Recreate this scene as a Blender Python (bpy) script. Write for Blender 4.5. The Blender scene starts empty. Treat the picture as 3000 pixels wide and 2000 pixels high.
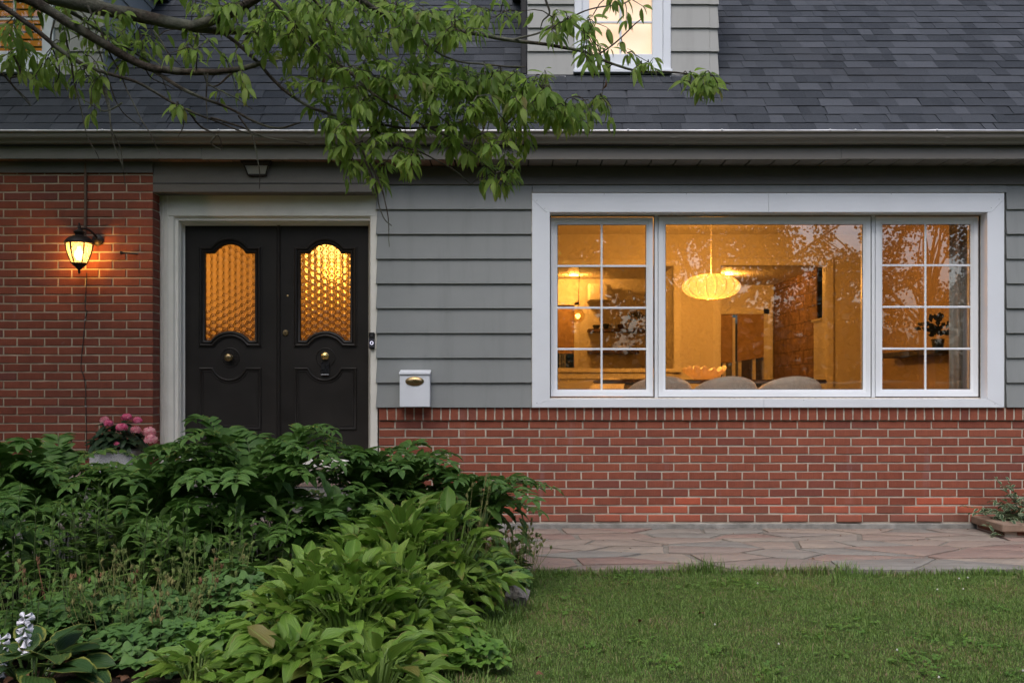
import bpy, bmesh, math, random
import numpy as np
from mathutils import Matrix, Vector, Euler, noise as mnoise

random.seed(7); rng = np.random.default_rng(7)
sc = bpy.context.scene
COL = sc.collection
R = math.radians

# ------------------------------------------------------------------ camera
D, F, CX, CY, HC = 7.74, 2900.0, 1500.0, 1135.0, 1.102
cam = bpy.data.cameras.new('camera'); cam_o = bpy.data.objects.new('camera', cam); COL.objects.link(cam_o)
cam.sensor_width = 36; cam.lens = 36 * F / 3000; cam.shift_y = (CY - 1000) / 3000
cam.clip_start = 0.05; cam.clip_end = 1500
cam_o.location = (0, -D, HC); cam_o.rotation_euler = (R(90), 0, 0)
sc.camera = cam_o

# ------------------------------------------------------------------ sky, sun, exposure
world = bpy.data.worlds.new('World'); sc.world = world; world.use_nodes = True
wn = world.node_tree.nodes; wl = world.node_tree.links
sky = wn.new('ShaderNodeTexSky'); sky.sky_type = 'NISHITA'; sky.sun_disc = False
SUN_EL, SUN_AZ = 57.0, 192.0          # even light from an overcast evening sky, strongest overhead
sky.sun_elevation = R(SUN_EL); sky.sun_rotation = R(SUN_AZ)
sky.air_density = 1.0; sky.dust_density = 6.0; sky.ozone_density = 5.0
wn['Background'].inputs['Strength'].default_value = 0.14
wl.new(sky.outputs[0], wn['Background'].inputs['Color'])
sun = bpy.data.lights.new('sun', 'SUN'); sun.energy = 0.7; sun.angle = R(45); sun.color = (1.0, 0.98, 0.97)
sun_o = bpy.data.objects.new('sun', sun); COL.objects.link(sun_o)
sd = Vector((math.sin(R(SUN_AZ)) * math.cos(R(SUN_EL)), math.cos(R(SUN_AZ)) * math.cos(R(SUN_EL)), math.sin(R(SUN_EL))))
sun_o.rotation_euler = sd.to_track_quat('Z', 'Y').to_euler()
sun_o.location = (0, -20, 20)
vs = sc.view_settings
vs.view_transform = 'Standard'; vs.look = 'None'; vs.gamma = 1; vs.use_curve_mapping = False
vs.exposure = 0.42
sc.cycles.max_bounces = 8; sc.cycles.diffuse_bounces = 3; sc.cycles.glossy_bounces = 4
sc.cycles.transmission_bounces = 6; sc.cycles.transparent_max_bounces = 12
sc.cycles.sample_clamp_indirect = 4.0
sc.cycles.use_denoising = True
sc.cycles.caustics_reflective = False; sc.cycles.caustics_refractive = False

# ------------------------------------------------------------------ helpers
def X(px, Y=0.0): return (px - CX) / F * (Y + D)
def Z(py, Y=0.0): return HC + (CY - py) / F * (Y + D)
def P(px, py, Y): return Vector((X(px, Y), Y, Z(py, Y)))

def tag(o, label=None, cat=None, group=None, kind=None):
    if label: o['label'] = label
    if cat: o['category'] = cat
    if group: o['group'] = group
    if kind: o['kind'] = kind
    return o

def empty(name, loc, label=None, cat=None, group=None, parent=None):
    o = bpy.data.objects.new(name, None); COL.objects.link(o); o.location = loc
    o.empty_display_size = 0.05
    if parent: o.parent = parent
    return tag(o, label, cat, group)

def link(name, me, parent=None, M=None):
    """an object whose matrix M is given in its parent's space"""
    o = bpy.data.objects.new(name, me); COL.objects.link(o)
    if parent is not None: o.parent = parent
    if M is not None: o.matrix_basis = M
    return o

def frame_of(d, up=Vector((0, 0, 1))):
    """rotation with local Y along d and local Z near up"""
    y = d.normalized(); x = y.cross(up)
    if x.length < 1e-5: x = y.cross(Vector((1, 0.01, 0)))
    x.normalize(); z = x.cross(y)
    return Matrix((x, y, z)).transposed().to_4x4()

class MB:
    def __init__(s): s.v = []; s.f = []
    def add(s, vs_, fs):
        n = len(s.v); s.v += [tuple(a) for a in vs_]; s.f += [tuple(i + n for i in f) for f in fs]
        return s
    def box(s, x0, x1, y0, y1, z0, z1):
        x0, x1 = min(x0, x1), max(x0, x1); y0, y1 = min(y0, y1), max(y0, y1); z0, z1 = min(z0, z1), max(z0, z1)
        return s.add([(x0,y0,z0),(x1,y0,z0),(x1,y1,z0),(x0,y1,z0),(x0,y0,z1),(x1,y0,z1),(x1,y1,z1),(x0,y1,z1)],
              [(0,3,2,1),(4,5,6,7),(0,1,5,4),(1,2,6,5),(2,3,7,6),(3,0,4,7)])
    def hexa(s, a, b):
        """a: 4 bottom corners ccw seen from above, b: 4 top corners"""
        return s.add(list(a) + list(b), [(0,3,2,1),(4,5,6,7),(0,1,5,4),(1,2,6,5),(2,3,7,6),(3,0,4,7)])
    def prism_y(s, poly, y0, y1):
        """poly in xz, counter-clockwise seen from -y (front, y0)"""
        n = len(poly)
        return s.add([(x, y0, z) for x, z in poly] + [(x, y1, z) for x, z in poly],
              [tuple(range(n)), tuple(range(2*n-1, n-1, -1))] + [(i, i+n, (i+1) % n + n, (i+1) % n) for i in range(n)])
    def extrude_x(s, prof, x0, x1):
        """prof: closed polygon in yz"""
        n = len(prof)
        return s.add([(x0, y, z) for y, z in prof] + [(x1, y, z) for y, z in prof],
              [tuple(range(n-1, -1, -1)), tuple(range(n, 2*n))] + [(i, (i+1) % n, (i+1) % n + n, i+n) for i in range(n)])
    def extrude_z(s, prof, z0, z1):
        n = len(prof)
        return s.add([(x, y, z0) for x, y in prof] + [(x, y, z1) for x, y in prof],
              [tuple(range(n-1, -1, -1)), tuple(range(n, 2*n))] + [(i, (i+1) % n, (i+1) % n + n, i+n) for i in range(n)])
    def tube(s, pts, rad, n=8, cap=True):
        pts = [Vector(p) for p in pts]
        if not hasattr(rad, '__len__'): rad = [rad] * len(pts)
        base = len(s.v); up = None
        for i, p in enumerate(pts):
            d = (pts[min(i+1, len(pts)-1)] - pts[max(i-1, 0)])
            if d.length < 1e-9: d = Vector((0, 0, 1))
            d.normalize()
            if up is None:
                up = d.orthogonal().normalized()
            else:
                up = (up - d * up.dot(d))
                up = up.normalized() if up.length > 1e-6 else d.orthogonal().normalized()
            b = d.cross(up)
            for k in range(n):
                a = 2 * math.pi * k / n
                s.v.append(tuple(p + (up * math.cos(a) + b * math.sin(a)) * rad[i]))
        for i in range(len(pts) - 1):
            for k in range(n):
                a = base + i*n + k; b = base + i*n + (k+1) % n
                s.f.append((a, b, b + n, a + n))
        if cap:
            s.f.append(tuple(base + k for k in range(n-1, -1, -1)))
            e = base + (len(pts)-1)*n; s.f.append(tuple(e + k for k in range(n)))
        return s
    def lathe(s, prof, n=24, c=(0, 0, 0), caps=True, M=None):
        """prof: list of (radius, z)"""
        base = len(s.v); c = Vector(c)
        for r, z in prof:
            for k in range(n):
                a = 2 * math.pi * k / n
                p = Vector((r * math.cos(a), r * math.sin(a), z))
                if M is not None: p = M @ p
                s.v.append(tuple(p + c))
        for i in range(len(prof) - 1):
            for k in range(n):
                a = base + i*n + k; b = base + i*n + (k+1) % n
                s.f.append((a, b, b + n, a + n))
        if caps:
            s.f.append(tuple(base + k for k in range(n-1, -1, -1)))
            e = base + (len(prof)-1)*n; s.f.append(tuple(e + k for k in range(n)))
        return s
    def sweep(s, path, prof):
        """closed path in xz (ccw seen from the front); prof: (outward offset, y) open polyline"""
        n = len(path); base = len(s.v); m = len(prof)
        for i in range(n):
            p = Vector(path[i]); a = Vector(path[i-1]); b = Vector(path[(i+1) % n])
            d1 = (p - a).normalized(); d2 = (b - p).normalized()
            n1 = Vector((d1.y, -d1.x)); n2 = Vector((d2.y, -d2.x))
            nn = (n1 + n2); nn = nn.normalized() if nn.length > 1e-6 else n1
            k = 1 / max(0.45, nn.dot(n1))
            for o, y in prof:
                q = p + nn * (o * k); s.v.append((q.x, y, q.y))
        for i in range(n):
            j = (i + 1) % n
            for k in range(m - 1):
                s.f.append((base + i*m + k, base + i*m + k + 1, base + j*m + k + 1, base + j*m + k))
        return s
    def mesh(s, name, mat=None, bevel=0.0, smooth=False, seg=1, fix=True):
        me = bpy.data.meshes.new(name); me.from_pydata(s.v, [], s.f)
        if fix or bevel:
            bm = bmesh.new(); bm.from_mesh(me)
            if fix: bmesh.ops.recalc_face_normals(bm, faces=bm.faces)
            if bevel:
                es = [e for e in bm.edges if len(e.link_faces) == 2 and e.calc_face_angle(0) > 0.6]
                bmesh.ops.bevel(bm, geom=es, offset=bevel, segments=seg, affect='EDGES', clamp_overlap=True)
            bm.to_mesh(me); bm.free()
        if smooth:
            me.shade_smooth()
            if smooth != 'all': me.set_sharp_from_angle(angle=R(38))
        if mat is not None: me.materials.append(mat)
        return me
    def build(s, name, mat=None, parent=None, loc=None, bevel=0.0, smooth=False, seg=1, fix=True):
        me = s.mesh(name, mat, bevel, smooth, seg, fix)
        return link(name, me, parent, Matrix.Translation(loc) if loc is not None else None)

def boxo(name, mat, parent, x0, x1, y0, y1, z0, z1, bevel=0.0):
    """a box object with its origin at its middle"""
    c = Vector(((x0+x1)/2, (y0+y1)/2, (z0+z1)/2))
    m = MB().box(x0-c.x, x1-c.x, y0-c.y, y1-c.y, z0-c.z, z1-c.z)
    return m.build(name, mat, parent, loc=c, bevel=bevel)

# ------------------------------------------------------------------ materials
class NT:
    def __init__(s, name):
        s.m = bpy.data.materials.new(name); s.m.use_nodes = True
        s.t = s.m.node_tree; s.t.nodes.clear()
        s.out = s.t.nodes.new('ShaderNodeOutputMaterial')
    def n(s, typ, **kw):
        nd = s.t.nodes.new(typ)
        for k, v in kw.items():
            if k in ('operation', 'blend_type', 'data_type', 'attribute_name', 'noise_dimensions', 'feature', 'distance', 'wave_type', 'bands_direction', 'use_clamp', 'interpolation_type', 'invert', 'distribution', 'uv_map'):
                setattr(nd, k, v)
        for k, v in kw.items():
            if hasattr(nd, k) and not k[0] == 'i' : continue
            if k[0] == 'i' and k[1:].isdigit(): s.set(nd.inputs[int(k[1:])], v)
        return nd
    def set(s, sock, v):
        if isinstance(v, bpy.types.NodeSocket): s.t.links.new(v, sock)
        elif hasattr(v, 'outputs'): s.t.links.new(v.outputs[0], sock)
        else:
            if sock.type == 'RGBA' and len(v) == 3: v = (*v, 1)
            sock.default_value = v
    def math(s, op, a, b=0.0, c=0.0, clamp=False):
        nd = s.t.nodes.new('ShaderNodeMath'); nd.operation = op; nd.use_clamp = clamp
        s.set(nd.inputs[0], a); s.set(nd.inputs[1], b)
        if op in ('MULTIPLY_ADD', 'SMOOTH_MIN', 'COMPARE'): s.set(nd.inputs[2], c)
        return nd.outputs[0]
    def mix(s, f, a, b, mode='MIX'):
        nd = s.t.nodes.new('ShaderNodeMix'); nd.data_type = 'RGBA'; nd.blend_type = mode; nd.clamp_factor = True
        s.set(nd.inputs[0], f); s.set(nd.inputs[6], a); s.set(nd.inputs[7], b)
        return nd.outputs[2]
    def ramp(s, f, lo, hi, a=0.0, b=1.0):
        nd = s.t.nodes.new('ShaderNodeMapRange'); nd.clamp = True
        s.set(nd.inputs[0], f); s.set(nd.inputs[1], lo); s.set(nd.inputs[2], hi); s.set(nd.inputs[3], a); s.set(nd.inputs[4], b)
        return nd.outputs[0]
    def coord(s, kind='Object', scale=(1, 1, 1), rnd=True):
        tc = s.t.nodes.new('ShaderNodeTexCoord'); mp = s.t.nodes.new('ShaderNodeMapping')
        s.t.links.new(tc.outputs[kind], mp.inputs[0]); mp.inputs['Scale'].default_value = scale
        if rnd:
            oi = s.t.nodes.new('ShaderNodeObjectInfo')
            v = s.t.nodes.new('ShaderNodeCombineXYZ')
            s.set(v.inputs[0], s.math('MULTIPLY', oi.outputs['Random'], 57.0)); s.set(v.inputs[2], s.math('MULTIPLY', oi.outputs['Random'], 31.0))
            s.t.links.new(v.outputs[0], mp.inputs['Location'])
        return mp.outputs[0]
    def orand(s):
        return s.t.nodes.new('ShaderNodeObjectInfo').outputs['Random']
    def noise(s, vec, scale, detail=4.0, rough=0.55, col=False):
        nd = s.t.nodes.new('ShaderNodeTexNoise')
        s.set(nd.inputs['Vector'], vec); nd.inputs['Scale'].default_value = scale
        nd.inputs['Detail'].default_value = detail; nd.inputs['Roughness'].default_value = rough
        return nd.outputs[1 if col else 0]
    def bump(s, h, strength, dist=0.002, normal=None):
        nd = s.t.nodes.new('ShaderNodeBump'); s.set(nd.inputs['Height'], h)
        nd.inputs['Strength'].default_value = strength; nd.inputs['Distance'].default_value = dist
        if normal is not None: s.set(nd.inputs['Normal'], normal)
        return nd.outputs[0]
    def bsdf(s, color, rough=0.6, normal=None, metal=0.0, spec=None, coat=0.0, **kw):
        nd = s.t.nodes.new('ShaderNodeBsdfPrincipled')
        s.set(nd.inputs['Base Color'], color); s.set(nd.inputs['Roughness'], rough); s.set(nd.inputs['Metallic'], metal)
        if normal is not None: s.set(nd.inputs['Normal'], normal)
        if spec is not None: s.set(nd.inputs['Specular IOR Level'], spec)
        if coat: s.set(nd.inputs['Coat Weight'], coat)
        for k, v in kw.items(): s.set(nd.inputs[k.replace('_', ' ')], v)
        return nd.outputs[0]
    def shader_mix(s, f, a, b):
        nd = s.t.nodes.new('ShaderNodeMixShader'); s.set(nd.inputs[0], f); s.set(nd.inputs[1], a); s.set(nd.inputs[2], b)
        return nd.outputs[0]
    def done(s, sh):
        s.t.links.new(sh, s.out.inputs[0]); return s.m

def plain(name, c, rough=0.55, var=0.12, nscale=6.0, bump=0.15, bscale=180.0, bdist=0.0006, dirt=0.0, dirtc=(0.1,0.09,0.07), metal=0.0, kind='Object', rnd=True, spec=None):
    t = NT(name); v = t.coord(kind, rnd=rnd)
    n1 = t.noise(v, nscale, 5)
    col = t.mix(t.ramp(n1, 0.3, 0.7), [x*(1-var) for x in c], [min(1, x*(1+var)) for x in c])
    if dirt:
        n2 = t.noise(v, nscale*0.35, 7, 0.65)
        col = t.mix(t.math('MULTIPLY', t.ramp(n2, 0.48, 0.75), dirt), col, dirtc)
    nb = t.bump(t.noise(v, bscale, 3), bump, bdist)
    rg = t.ramp(t.noise(v, nscale*3, 3), 0.3, 0.7, max(0.02, rough-0.08), min(1, rough+0.08))
    return t.done(t.bsdf(col, rg, nb, metal, spec))

def siding_mat(name, c):
    t = NT(name); v = t.coord('Object')
    ge = t.n('ShaderNodeNewGeometry'); mp = t.n('ShaderNodeMapping'); t.t.links.new(ge.outputs['Position'], mp.inputs[0]); mp.inputs['Scale'].default_value = (11, 11, 0.9)
    st = t.noise(mp.outputs[0], 1.0, 6, 0.65); big = t.noise(ge.outputs['Position'], 1.1, 5)
    col = t.mix(t.ramp(big, 0.3, 0.7), [x*0.93 for x in c], [x*1.07 for x in c])
    col = t.mix(t.ramp(st, 0.52, 0.75, 0, 0.26), col, [x*0.62 for x in c])                     # rain streaks
    col = t.mix(t.ramp(t.noise(v, 5, 7, 0.75), 0.66, 0.76, 0, 0.30), col, [min(1, x*1.5) for x in c])   # chalked paint and scuffs
    col = t.mix(t.ramp(t.noise(v, 26, 5, 0.7), 0.68, 0.75, 0, 0.35), col, (0.12, 0.11, 0.095))
    mg = t.coord('Object', (3, 30, 90)); h = t.math('ADD', t.math('MULTIPLY', t.noise(mg, 1.0, 4), 0.7), t.math('MULTIPLY', t.noise(v, 240, 2), 0.4))
    rg = t.ramp(st, 0.3, 0.7, 0.5, 0.68)
    return t.done(t.bsdf(col, rg, t.bump(h, 0.3, 0.0009)))
def brick_mat(name, dark, light, stri=1.0):
    t = NT(name); r = t.orand()
    v = t.coord('Object'); vs2 = t.coord('Object', (230, 1, 9))
    st = t.noise(vs2, 1.0, 3, 0.6)
    blot = t.noise(v, 14, 5, 0.6)
    col = t.mix(t.ramp(t.math('ADD', t.math('MULTIPLY', r, 0.36), t.math('MULTIPLY', blot, 0.78)), 0.2, 0.95), dark, light)
    # a few burnt / bluish units, and dark fired specks
    r2 = t.math('FRACT', t.math('MULTIPLY', r, 17.31))
    col = t.mix(t.ramp(r2, 0.84, 0.94, 0, 0.38), col, (0.125, 0.052, 0.052))
    col = t.mix(t.ramp(t.noise(v, 120, 2), 0.60, 0.74, 0, 0.45), col, (0.10, 0.03, 0.022))
    col = t.mix(t.ramp(st, 0.35, 0.7, 0.0, 0.28*stri), col, (0.09, 0.032, 0.025))
    # pale lime bloom near the edges
    col = t.mix(t.ramp(t.noise(t.coord('Object', (1, 1, 1)), 9, 6, 0.7), 0.63, 0.8, 0, 0.25), col, (0.42, 0.34, 0.30))
    ge = t.n('ShaderNodeNewGeometry'); wp = ge.outputs['Position']
    sx_ = t.n('ShaderNodeSeparateXYZ'); t.t.links.new(wp, sx_.inputs[0])
    wn1 = t.noise(wp, 1.7, 7, 0.65)
    col = t.mix(t.ramp(wn1, 0.55, 0.75, 0, 0.22), col, (0.14, 0.075, 0.06))           # soot and damp
    mp_ = t.n('ShaderNodeMapping'); t.t.links.new(wp, mp_.inputs[0]); mp_.inputs['Scale'].default_value = (7, 7, 0.8)
    col = t.mix(t.ramp(t.noise(mp_.outputs[0], 1.0, 5, 0.6), 0.62, 0.76, 0, 0.22), col, (0.30, 0.27, 0.29))   # pale run-off streaks
    spl = t.math('ADD', sx_.outputs[2], t.math('MULTIPLY', t.noise(wp, 5, 4), -0.22))
    col = t.mix(t.ramp(spl, 0.10, -0.06, 0, 0.45), col, (0.15, 0.11, 0.085))             # soil splash at the foot
    h = t.math('ADD', t.math('MULTIPLY', st, stri), t.math('MULTIPLY', t.noise(v, 300, 2), 0.5))
    h = t.math('ADD', h, t.math('MULTIPLY', t.ramp(t.noise(v, 45, 4, 0.7), 0.62, 0.75), -1.2))
    nb = t.bump(h, 0.85, 0.0019)
    return t.done(t.bsdf(col, 0.86, nb, spec=0.25))

M = {}
M['brick'] = brick_mat('brick red wirecut', (0.205, 0.058, 0.036), (0.345, 0.105, 0.060))
M['brick_new'] = brick_mat('brick bright red', (0.40, 0.085, 0.045), (0.50, 0.13, 0.07), 0.35)
M['brick_wing'] = brick_mat('brick red brown shaded', (0.155, 0.043, 0.026), (0.27, 0.076, 0.042))  # red brown, lowered further to hold the shade on the wing
M['mortar'] = plain('mortar', (0.50, 0.445, 0.36), 0.95, 0.2, 9, 0.9, 160, 0.002, 0.5, (0.28, 0.25, 0.21), rnd=False)
M['mortar_wing'] = plain('mortar brown', (0.44, 0.36, 0.26), 0.95, 0.2, 9, 0.9, 160, 0.002, 0.5, (0.2, 0.16, 0.11), rnd=False)
M['concrete'] = plain('old concrete', (0.24, 0.23, 0.21), 0.92, 0.3, 14, 1.0, 90, 0.004, 0.8, (0.13, 0.125, 0.11))
M['white'] = plain('white painted aluminium', (0.72, 0.75, 0.79), 0.45, 0.03, 3, 0.08, 220, 0.0004, 0.10, (0.42, 0.40, 0.36))
M['vinyl'] = plain('white vinyl', (0.74, 0.76, 0.78), 0.36, 0.02, 3, 0.04, 200, 0.0003, 0.05, (0.45, 0.43, 0.38))
M['cream'] = plain('aged white gloss paint', (0.76, 0.74, 0.67), 0.42, 0.05, 5, 0.2, 60, 0.0006, 0.22, (0.42, 0.38, 0.30))
M['siding'] = siding_mat('grey painted siding', (0.228, 0.240, 0.236))
M['siding_up'] = siding_mat('grey green painted siding', (0.345, 0.345, 0.325))
M['trimgrey'] = plain('taupe grey trim metal', (0.185, 0.168, 0.146), 0.42, 0.05, 2.5, 0.12, 200, 0.0004, 0.18, (0.15, 0.14, 0.12))
M['frieze'] = plain('taupe frieze eave shade', (0.105, 0.096, 0.083), 0.6, 0.08, 2.5, 0.15, 200, 0.0004, 0.2, (0.06, 0.055, 0.05))  # shade under the eave is put into this darker colour
M['soffit'] = plain('taupe soffit', (0.17, 0.155, 0.14), 0.6, 0.06, 3, 0.1, 150, 0.0004)
M['soffitwood'] = plain('brown boarded soffit', (0.22, 0.13, 0.09), 0.65, 0.2, 5, 0.2, 120, 0.0006)
M['drip'] = plain('galvanised drip edge', (0.52, 0.52, 0.53), 0.38, 0.15, 9, 0.25, 60, 0.001, 0.4, (0.25, 0.24, 0.22), metal=0.35)
M['black'] = plain('black satin door paint', (0.019, 0.0165, 0.0145), 0.46, 0.25, 3, 0.3, 320, 0.0005, 0.25, (0.034, 0.031, 0.028), spec=0.25)
M['iron'] = plain('dark bronze metal', (0.022, 0.017, 0.014), 0.5, 0.3, 20, 0.4, 240, 0.0006, metal=0.5)
M['brass'] = plain('polished brass', (0.72, 0.52, 0.20), 0.22, 0.12, 20, 0.1, 200, 0.0003, metal=1.0)
M['brass_old'] = plain('tarnished brass', (0.40, 0.29, 0.15), 0.34, 0.25, 25, 0.25, 200, 0.0004, metal=1.0)
M['dark'] = plain('dark plastic', (0.012, 0.012, 0.014), 0.3, 0.1, 10, 0.05)
M['wire'] = plain('dark cable', (0.03, 0.02, 0.017), 0.6, 0.2, 20, 0.1)
M['conduit'] = plain('painted conduit', (0.115, 0.07, 0.045), 0.7, 0.2, 12, 0.3)
M['caulk'] = plain('aged caulk', (0.50, 0.45, 0.38), 0.7, 0.2, 30, 0.3)
M['gap'] = plain('black gasket', (0.015, 0.015, 0.016), 0.7, 0.1, 10, 0.05)

def shingle_mat():
    t = NT('asphalt shingle'); v = t.coord('Object', rnd=False)
    at = t.n('ShaderNodeAttribute', attribute_name='tone')
    tone = t.math('ADD', at.outputs['Fac'], t.math('MULTIPLY', t.math('SUBTRACT', t.orand(), 0.5), 0.25))
    tone = t.math('ADD', tone, t.math('MULTIPLY', t.math('SUBTRACT', t.noise(v, 3, 5), 0.5), 0.5))
    col = t.mix(tone, (0.021, 0.024, 0.030), (0.068, 0.073, 0.084))
    g = t.noise(v, 420, 2, 0.8)
    col = t.mix(t.ramp(g, 0.42, 0.72), col, t.mix(0.5, col, (0.118, 0.128, 0.134)))
    col = t.mix(t.ramp(t.noise(v, 1.3, 6), 0.55, 0.8, 0, 0.35), col, (0.055, 0.05, 0.05))
    nb = t.bump(g, 0.9, 0.003)
    return t.done(t.bsdf(col, 0.92, nb, spec=0.2))
M['shingle'] = shingle_mat()

def glass_mat(name, f0, tint=(1, 1, 1), wob=0.0):
    t = NT(name)
    ge = t.n('ShaderNodeNewGeometry')
    dp = t.n('ShaderNodeVectorMath', operation='DOT_PRODUCT'); t.t.links.new(ge.outputs['Incoming'], dp.inputs[0]); t.t.links.new(ge.outputs['Normal'], dp.inputs[1])
    c = t.math('SUBTRACT', 1.0, t.math('ABSOLUTE', dp.outputs['Value']), clamp=True)
    fr = t.math('MULTIPLY_ADD', t.math('POWER', c, 5.0), 1 - f0, f0, clamp=True)
    gl = t.n('ShaderNodeBsdfGlossy'); gl.inputs['Roughness'].default_value = 0.004
    if wob:
        nb = t.bump(t.noise(t.coord('Object', rnd=False), 1.6, 2), wob, 0.004); t.set(gl.inputs['Normal'], nb)
    tr = t.n('ShaderNodeBsdfTransparent'); t.set(tr.inputs[0], tint)
    return t.done(t.shader_mix(fr, tr.outputs[0], gl.outputs[0]))
M['glass'] = glass_mat('window glass', 0.23, (0.96, 0.97, 0.96), 0.018)

M['glass_up'] = glass_mat('dormer glass', 0.05, (0.97, 0.97, 0.96), 0.018)
def emit(name, col, strength):
    t = NT(name); e = t.n('ShaderNodeEmission'); t.set(e.inputs[0], col); t.set(e.inputs[1], strength)
    return t.done(e.outputs[0])

def lampshade_mat(name, col, strength, transp=0.5):
    t = NT(name)
    e = t.n('ShaderNodeEmission'); t.set(e.inputs[0], col); t.set(e.inputs[1], strength)
    tr = t.n('ShaderNodeBsdfTransparent')
    tl = t.n('ShaderNodeBsdfTranslucent'); t.set(tl.inputs[0], (0.034, 0.029, 0.011))
    a = t.n('ShaderNodeAddShader'); t.t.links.new(e.outputs[0], a.inputs[0]); t.t.links.new(tl.outputs[0], a.inputs[1])
    return t.done(t.shader_mix(transp, a.outputs[0], tr.outputs[0]))
# ------------------------------------------------------------------ the house
house = empty('house', (0, 0, 0), 'red brick and grey clapboard house with dark shingle roof and lit windows', 'house')
PITCH = 0.0664

def brick_mesh(name, w, h, depth, mat, seed, ch=0.0025):
    r = random.Random(seed)
    def ring(ins, y, jit):
        xs = [-w/2+ins, -w/6, w/6, w/2-ins]; pts = []
        for x in xs: pts.append((x, -h/2+ins))
        for x in xs[::-1]: pts.append((x, h/2-ins))
        return [(x + r.uniform(-jit, jit), y + r.uniform(-jit, jit)*0.3, z + r.uniform(-jit, jit)) for x, z in pts]
    a = ring(0, depth, 0); b = ring(0, ch, 0.0013); c = ring(ch*1.2, 0, 0.0011)
    m = MB(); n = 8; m.v = a + b + c
    for o in (0, n):
        for i in range(n): m.f.append((o+i, o+(i+1) % n, o+n+(i+1) % n, o+n+i))
    o = 2*n
    m.f += [(o, o+1, o+6, o+7), (o+1, o+2, o+5, o+6), (o+2, o+3, o+4, o+5)]
    return m.mesh(name, mat)

BW, BH = 0.1980, 0.0546
bricks_a = [brick_mesh('brick', BW, BH, 0.05, M['brick'], i) for i in range(6)]
bricks_n = [brick_mesh('brick', BW, BH, 0.05, M['brick_new'], 20+i, 0.005) for i in range(4)]
bricks_w = [brick_mesh('brick', BW, BH, 0.0965, M['brick_wing'], 40+i) for i in range(6)]
half_w = [brick_mesh('brick', 0.0945, BH, 0.152, M['brick_wing'], 60+i) for i in range(3)]
ret_w = [brick_mesh('brick', 0.047, BH, 0.05, M['brick_wing'], 70+i) for i in range(3)]
sold = [brick_mesh('brick', 0.0985, 0.0585, 0.07, M['brick'], 80+i) for i in range(5)]

# low brick wall under the window
wall_x0, wall_x1 = X(1110), 4.75
low = MB().box(wall_x0, wall_x1, 0.006, 0.11, -0.3, Z(1195)).build('brick_wall', M['mortar'], house, fix=False)
z0 = 0.048; bw = 0.2098
jx = X(2807)
for k in range(12):
    zc = z0 + (k + 0.5) * PITCH
    j0 = jx + (0 if (11-k) % 2 == 0 else 0.095) + random.uniform(-0.012, 0.012)
    i0 = math.floor((wall_x0 - j0) / bw)
    for i in range(i0, 60):
        a = j0 + i * bw + 0.0046; b = a + BW
        if a > wall_x1 - 0.05: break
        if b < wall_x0 + 0.03: continue
        a2 = max(a, wall_x0); b2 = min(b, wall_x1)
        new = (k <= 1 and random.random() < 0.62)
        if k == 2 and random.random() < 0.1: new = True
        me = random.choice(bricks_n if new else bricks_a)
        rz = random.uniform(-0.004, 0.004); dy = random.uniform(-0.0012, 0.0012); ry = random.uniform(-0.0028, 0.0028)
        if k == 0 and new: dy -= random.uniform(0, 0.010); ry = random.uniform(-0.012, 0.012)
        if k == 0 and new and 2.3 < a < 3.3: dy -= 0.006
        s = (b2 - a2) / BW * random.uniform(0.992, 1.003)
        Mx = Matrix.Translation(((a2+b2)/2, dy, zc + random.uniform(-0.0009, 0.0009))) @ Euler((0, ry, rz)).to_matrix().to_4x4() @ Matrix.Diagonal((s, 1, 1, 1))
        link('brick', me, low, Mx)
# rowlock course on top
rl = MB().box(wall_x0+0.004, wall_x1, -0.0115, 0.10, Z(1230)+0.002, Z(1195)+0.001).build('rowlock_sill', M['mortar'], house, fix=False)
x = wall_x0 + 0.002; k = 0
while x < wall_x1 - 0.03:
    Mx = Matrix.Translation((x + 0.030, -0.016 + random.uniform(-0.0015, 0.0015), (Z(1230)+Z(1194))/2 + random.uniform(-0.001, 0.001))) @ Euler((random.uniform(-0.01, 0.01), R(90) + random.uniform(-0.03, 0.03), 0)).to_matrix().to_4x4()
    link('brick', random.choice(sold), rl, Mx); x += 0.0699
# rough concrete footing strip
ft = MB()
n = 60
pts = []
for i in range(n + 1):
    xx = wall_x0 - 0.02 + (4.62 - wall_x0) * i / n
    pts.append((xx, -0.012 + 0.008*mnoise.noise((xx*6, 0, 0)), 0.040 + 0.007*mnoise.noise((xx*9, 3, 0))))
for (x_, y_, z_) in pts:
    ft.v += [(x_, y_-0.006, -0.05), (x_, y_, z_-0.006), (x_, y_+0.008, z_), (x_, 0.05, z_+0.002)]
for i in range(n):
    for j in range(3): ft.f.append((4*i+j, 4*i+4+j, 4*i+5+j, 4*i+1+j))
ft.build('footing', M['concrete'], house)

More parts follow.
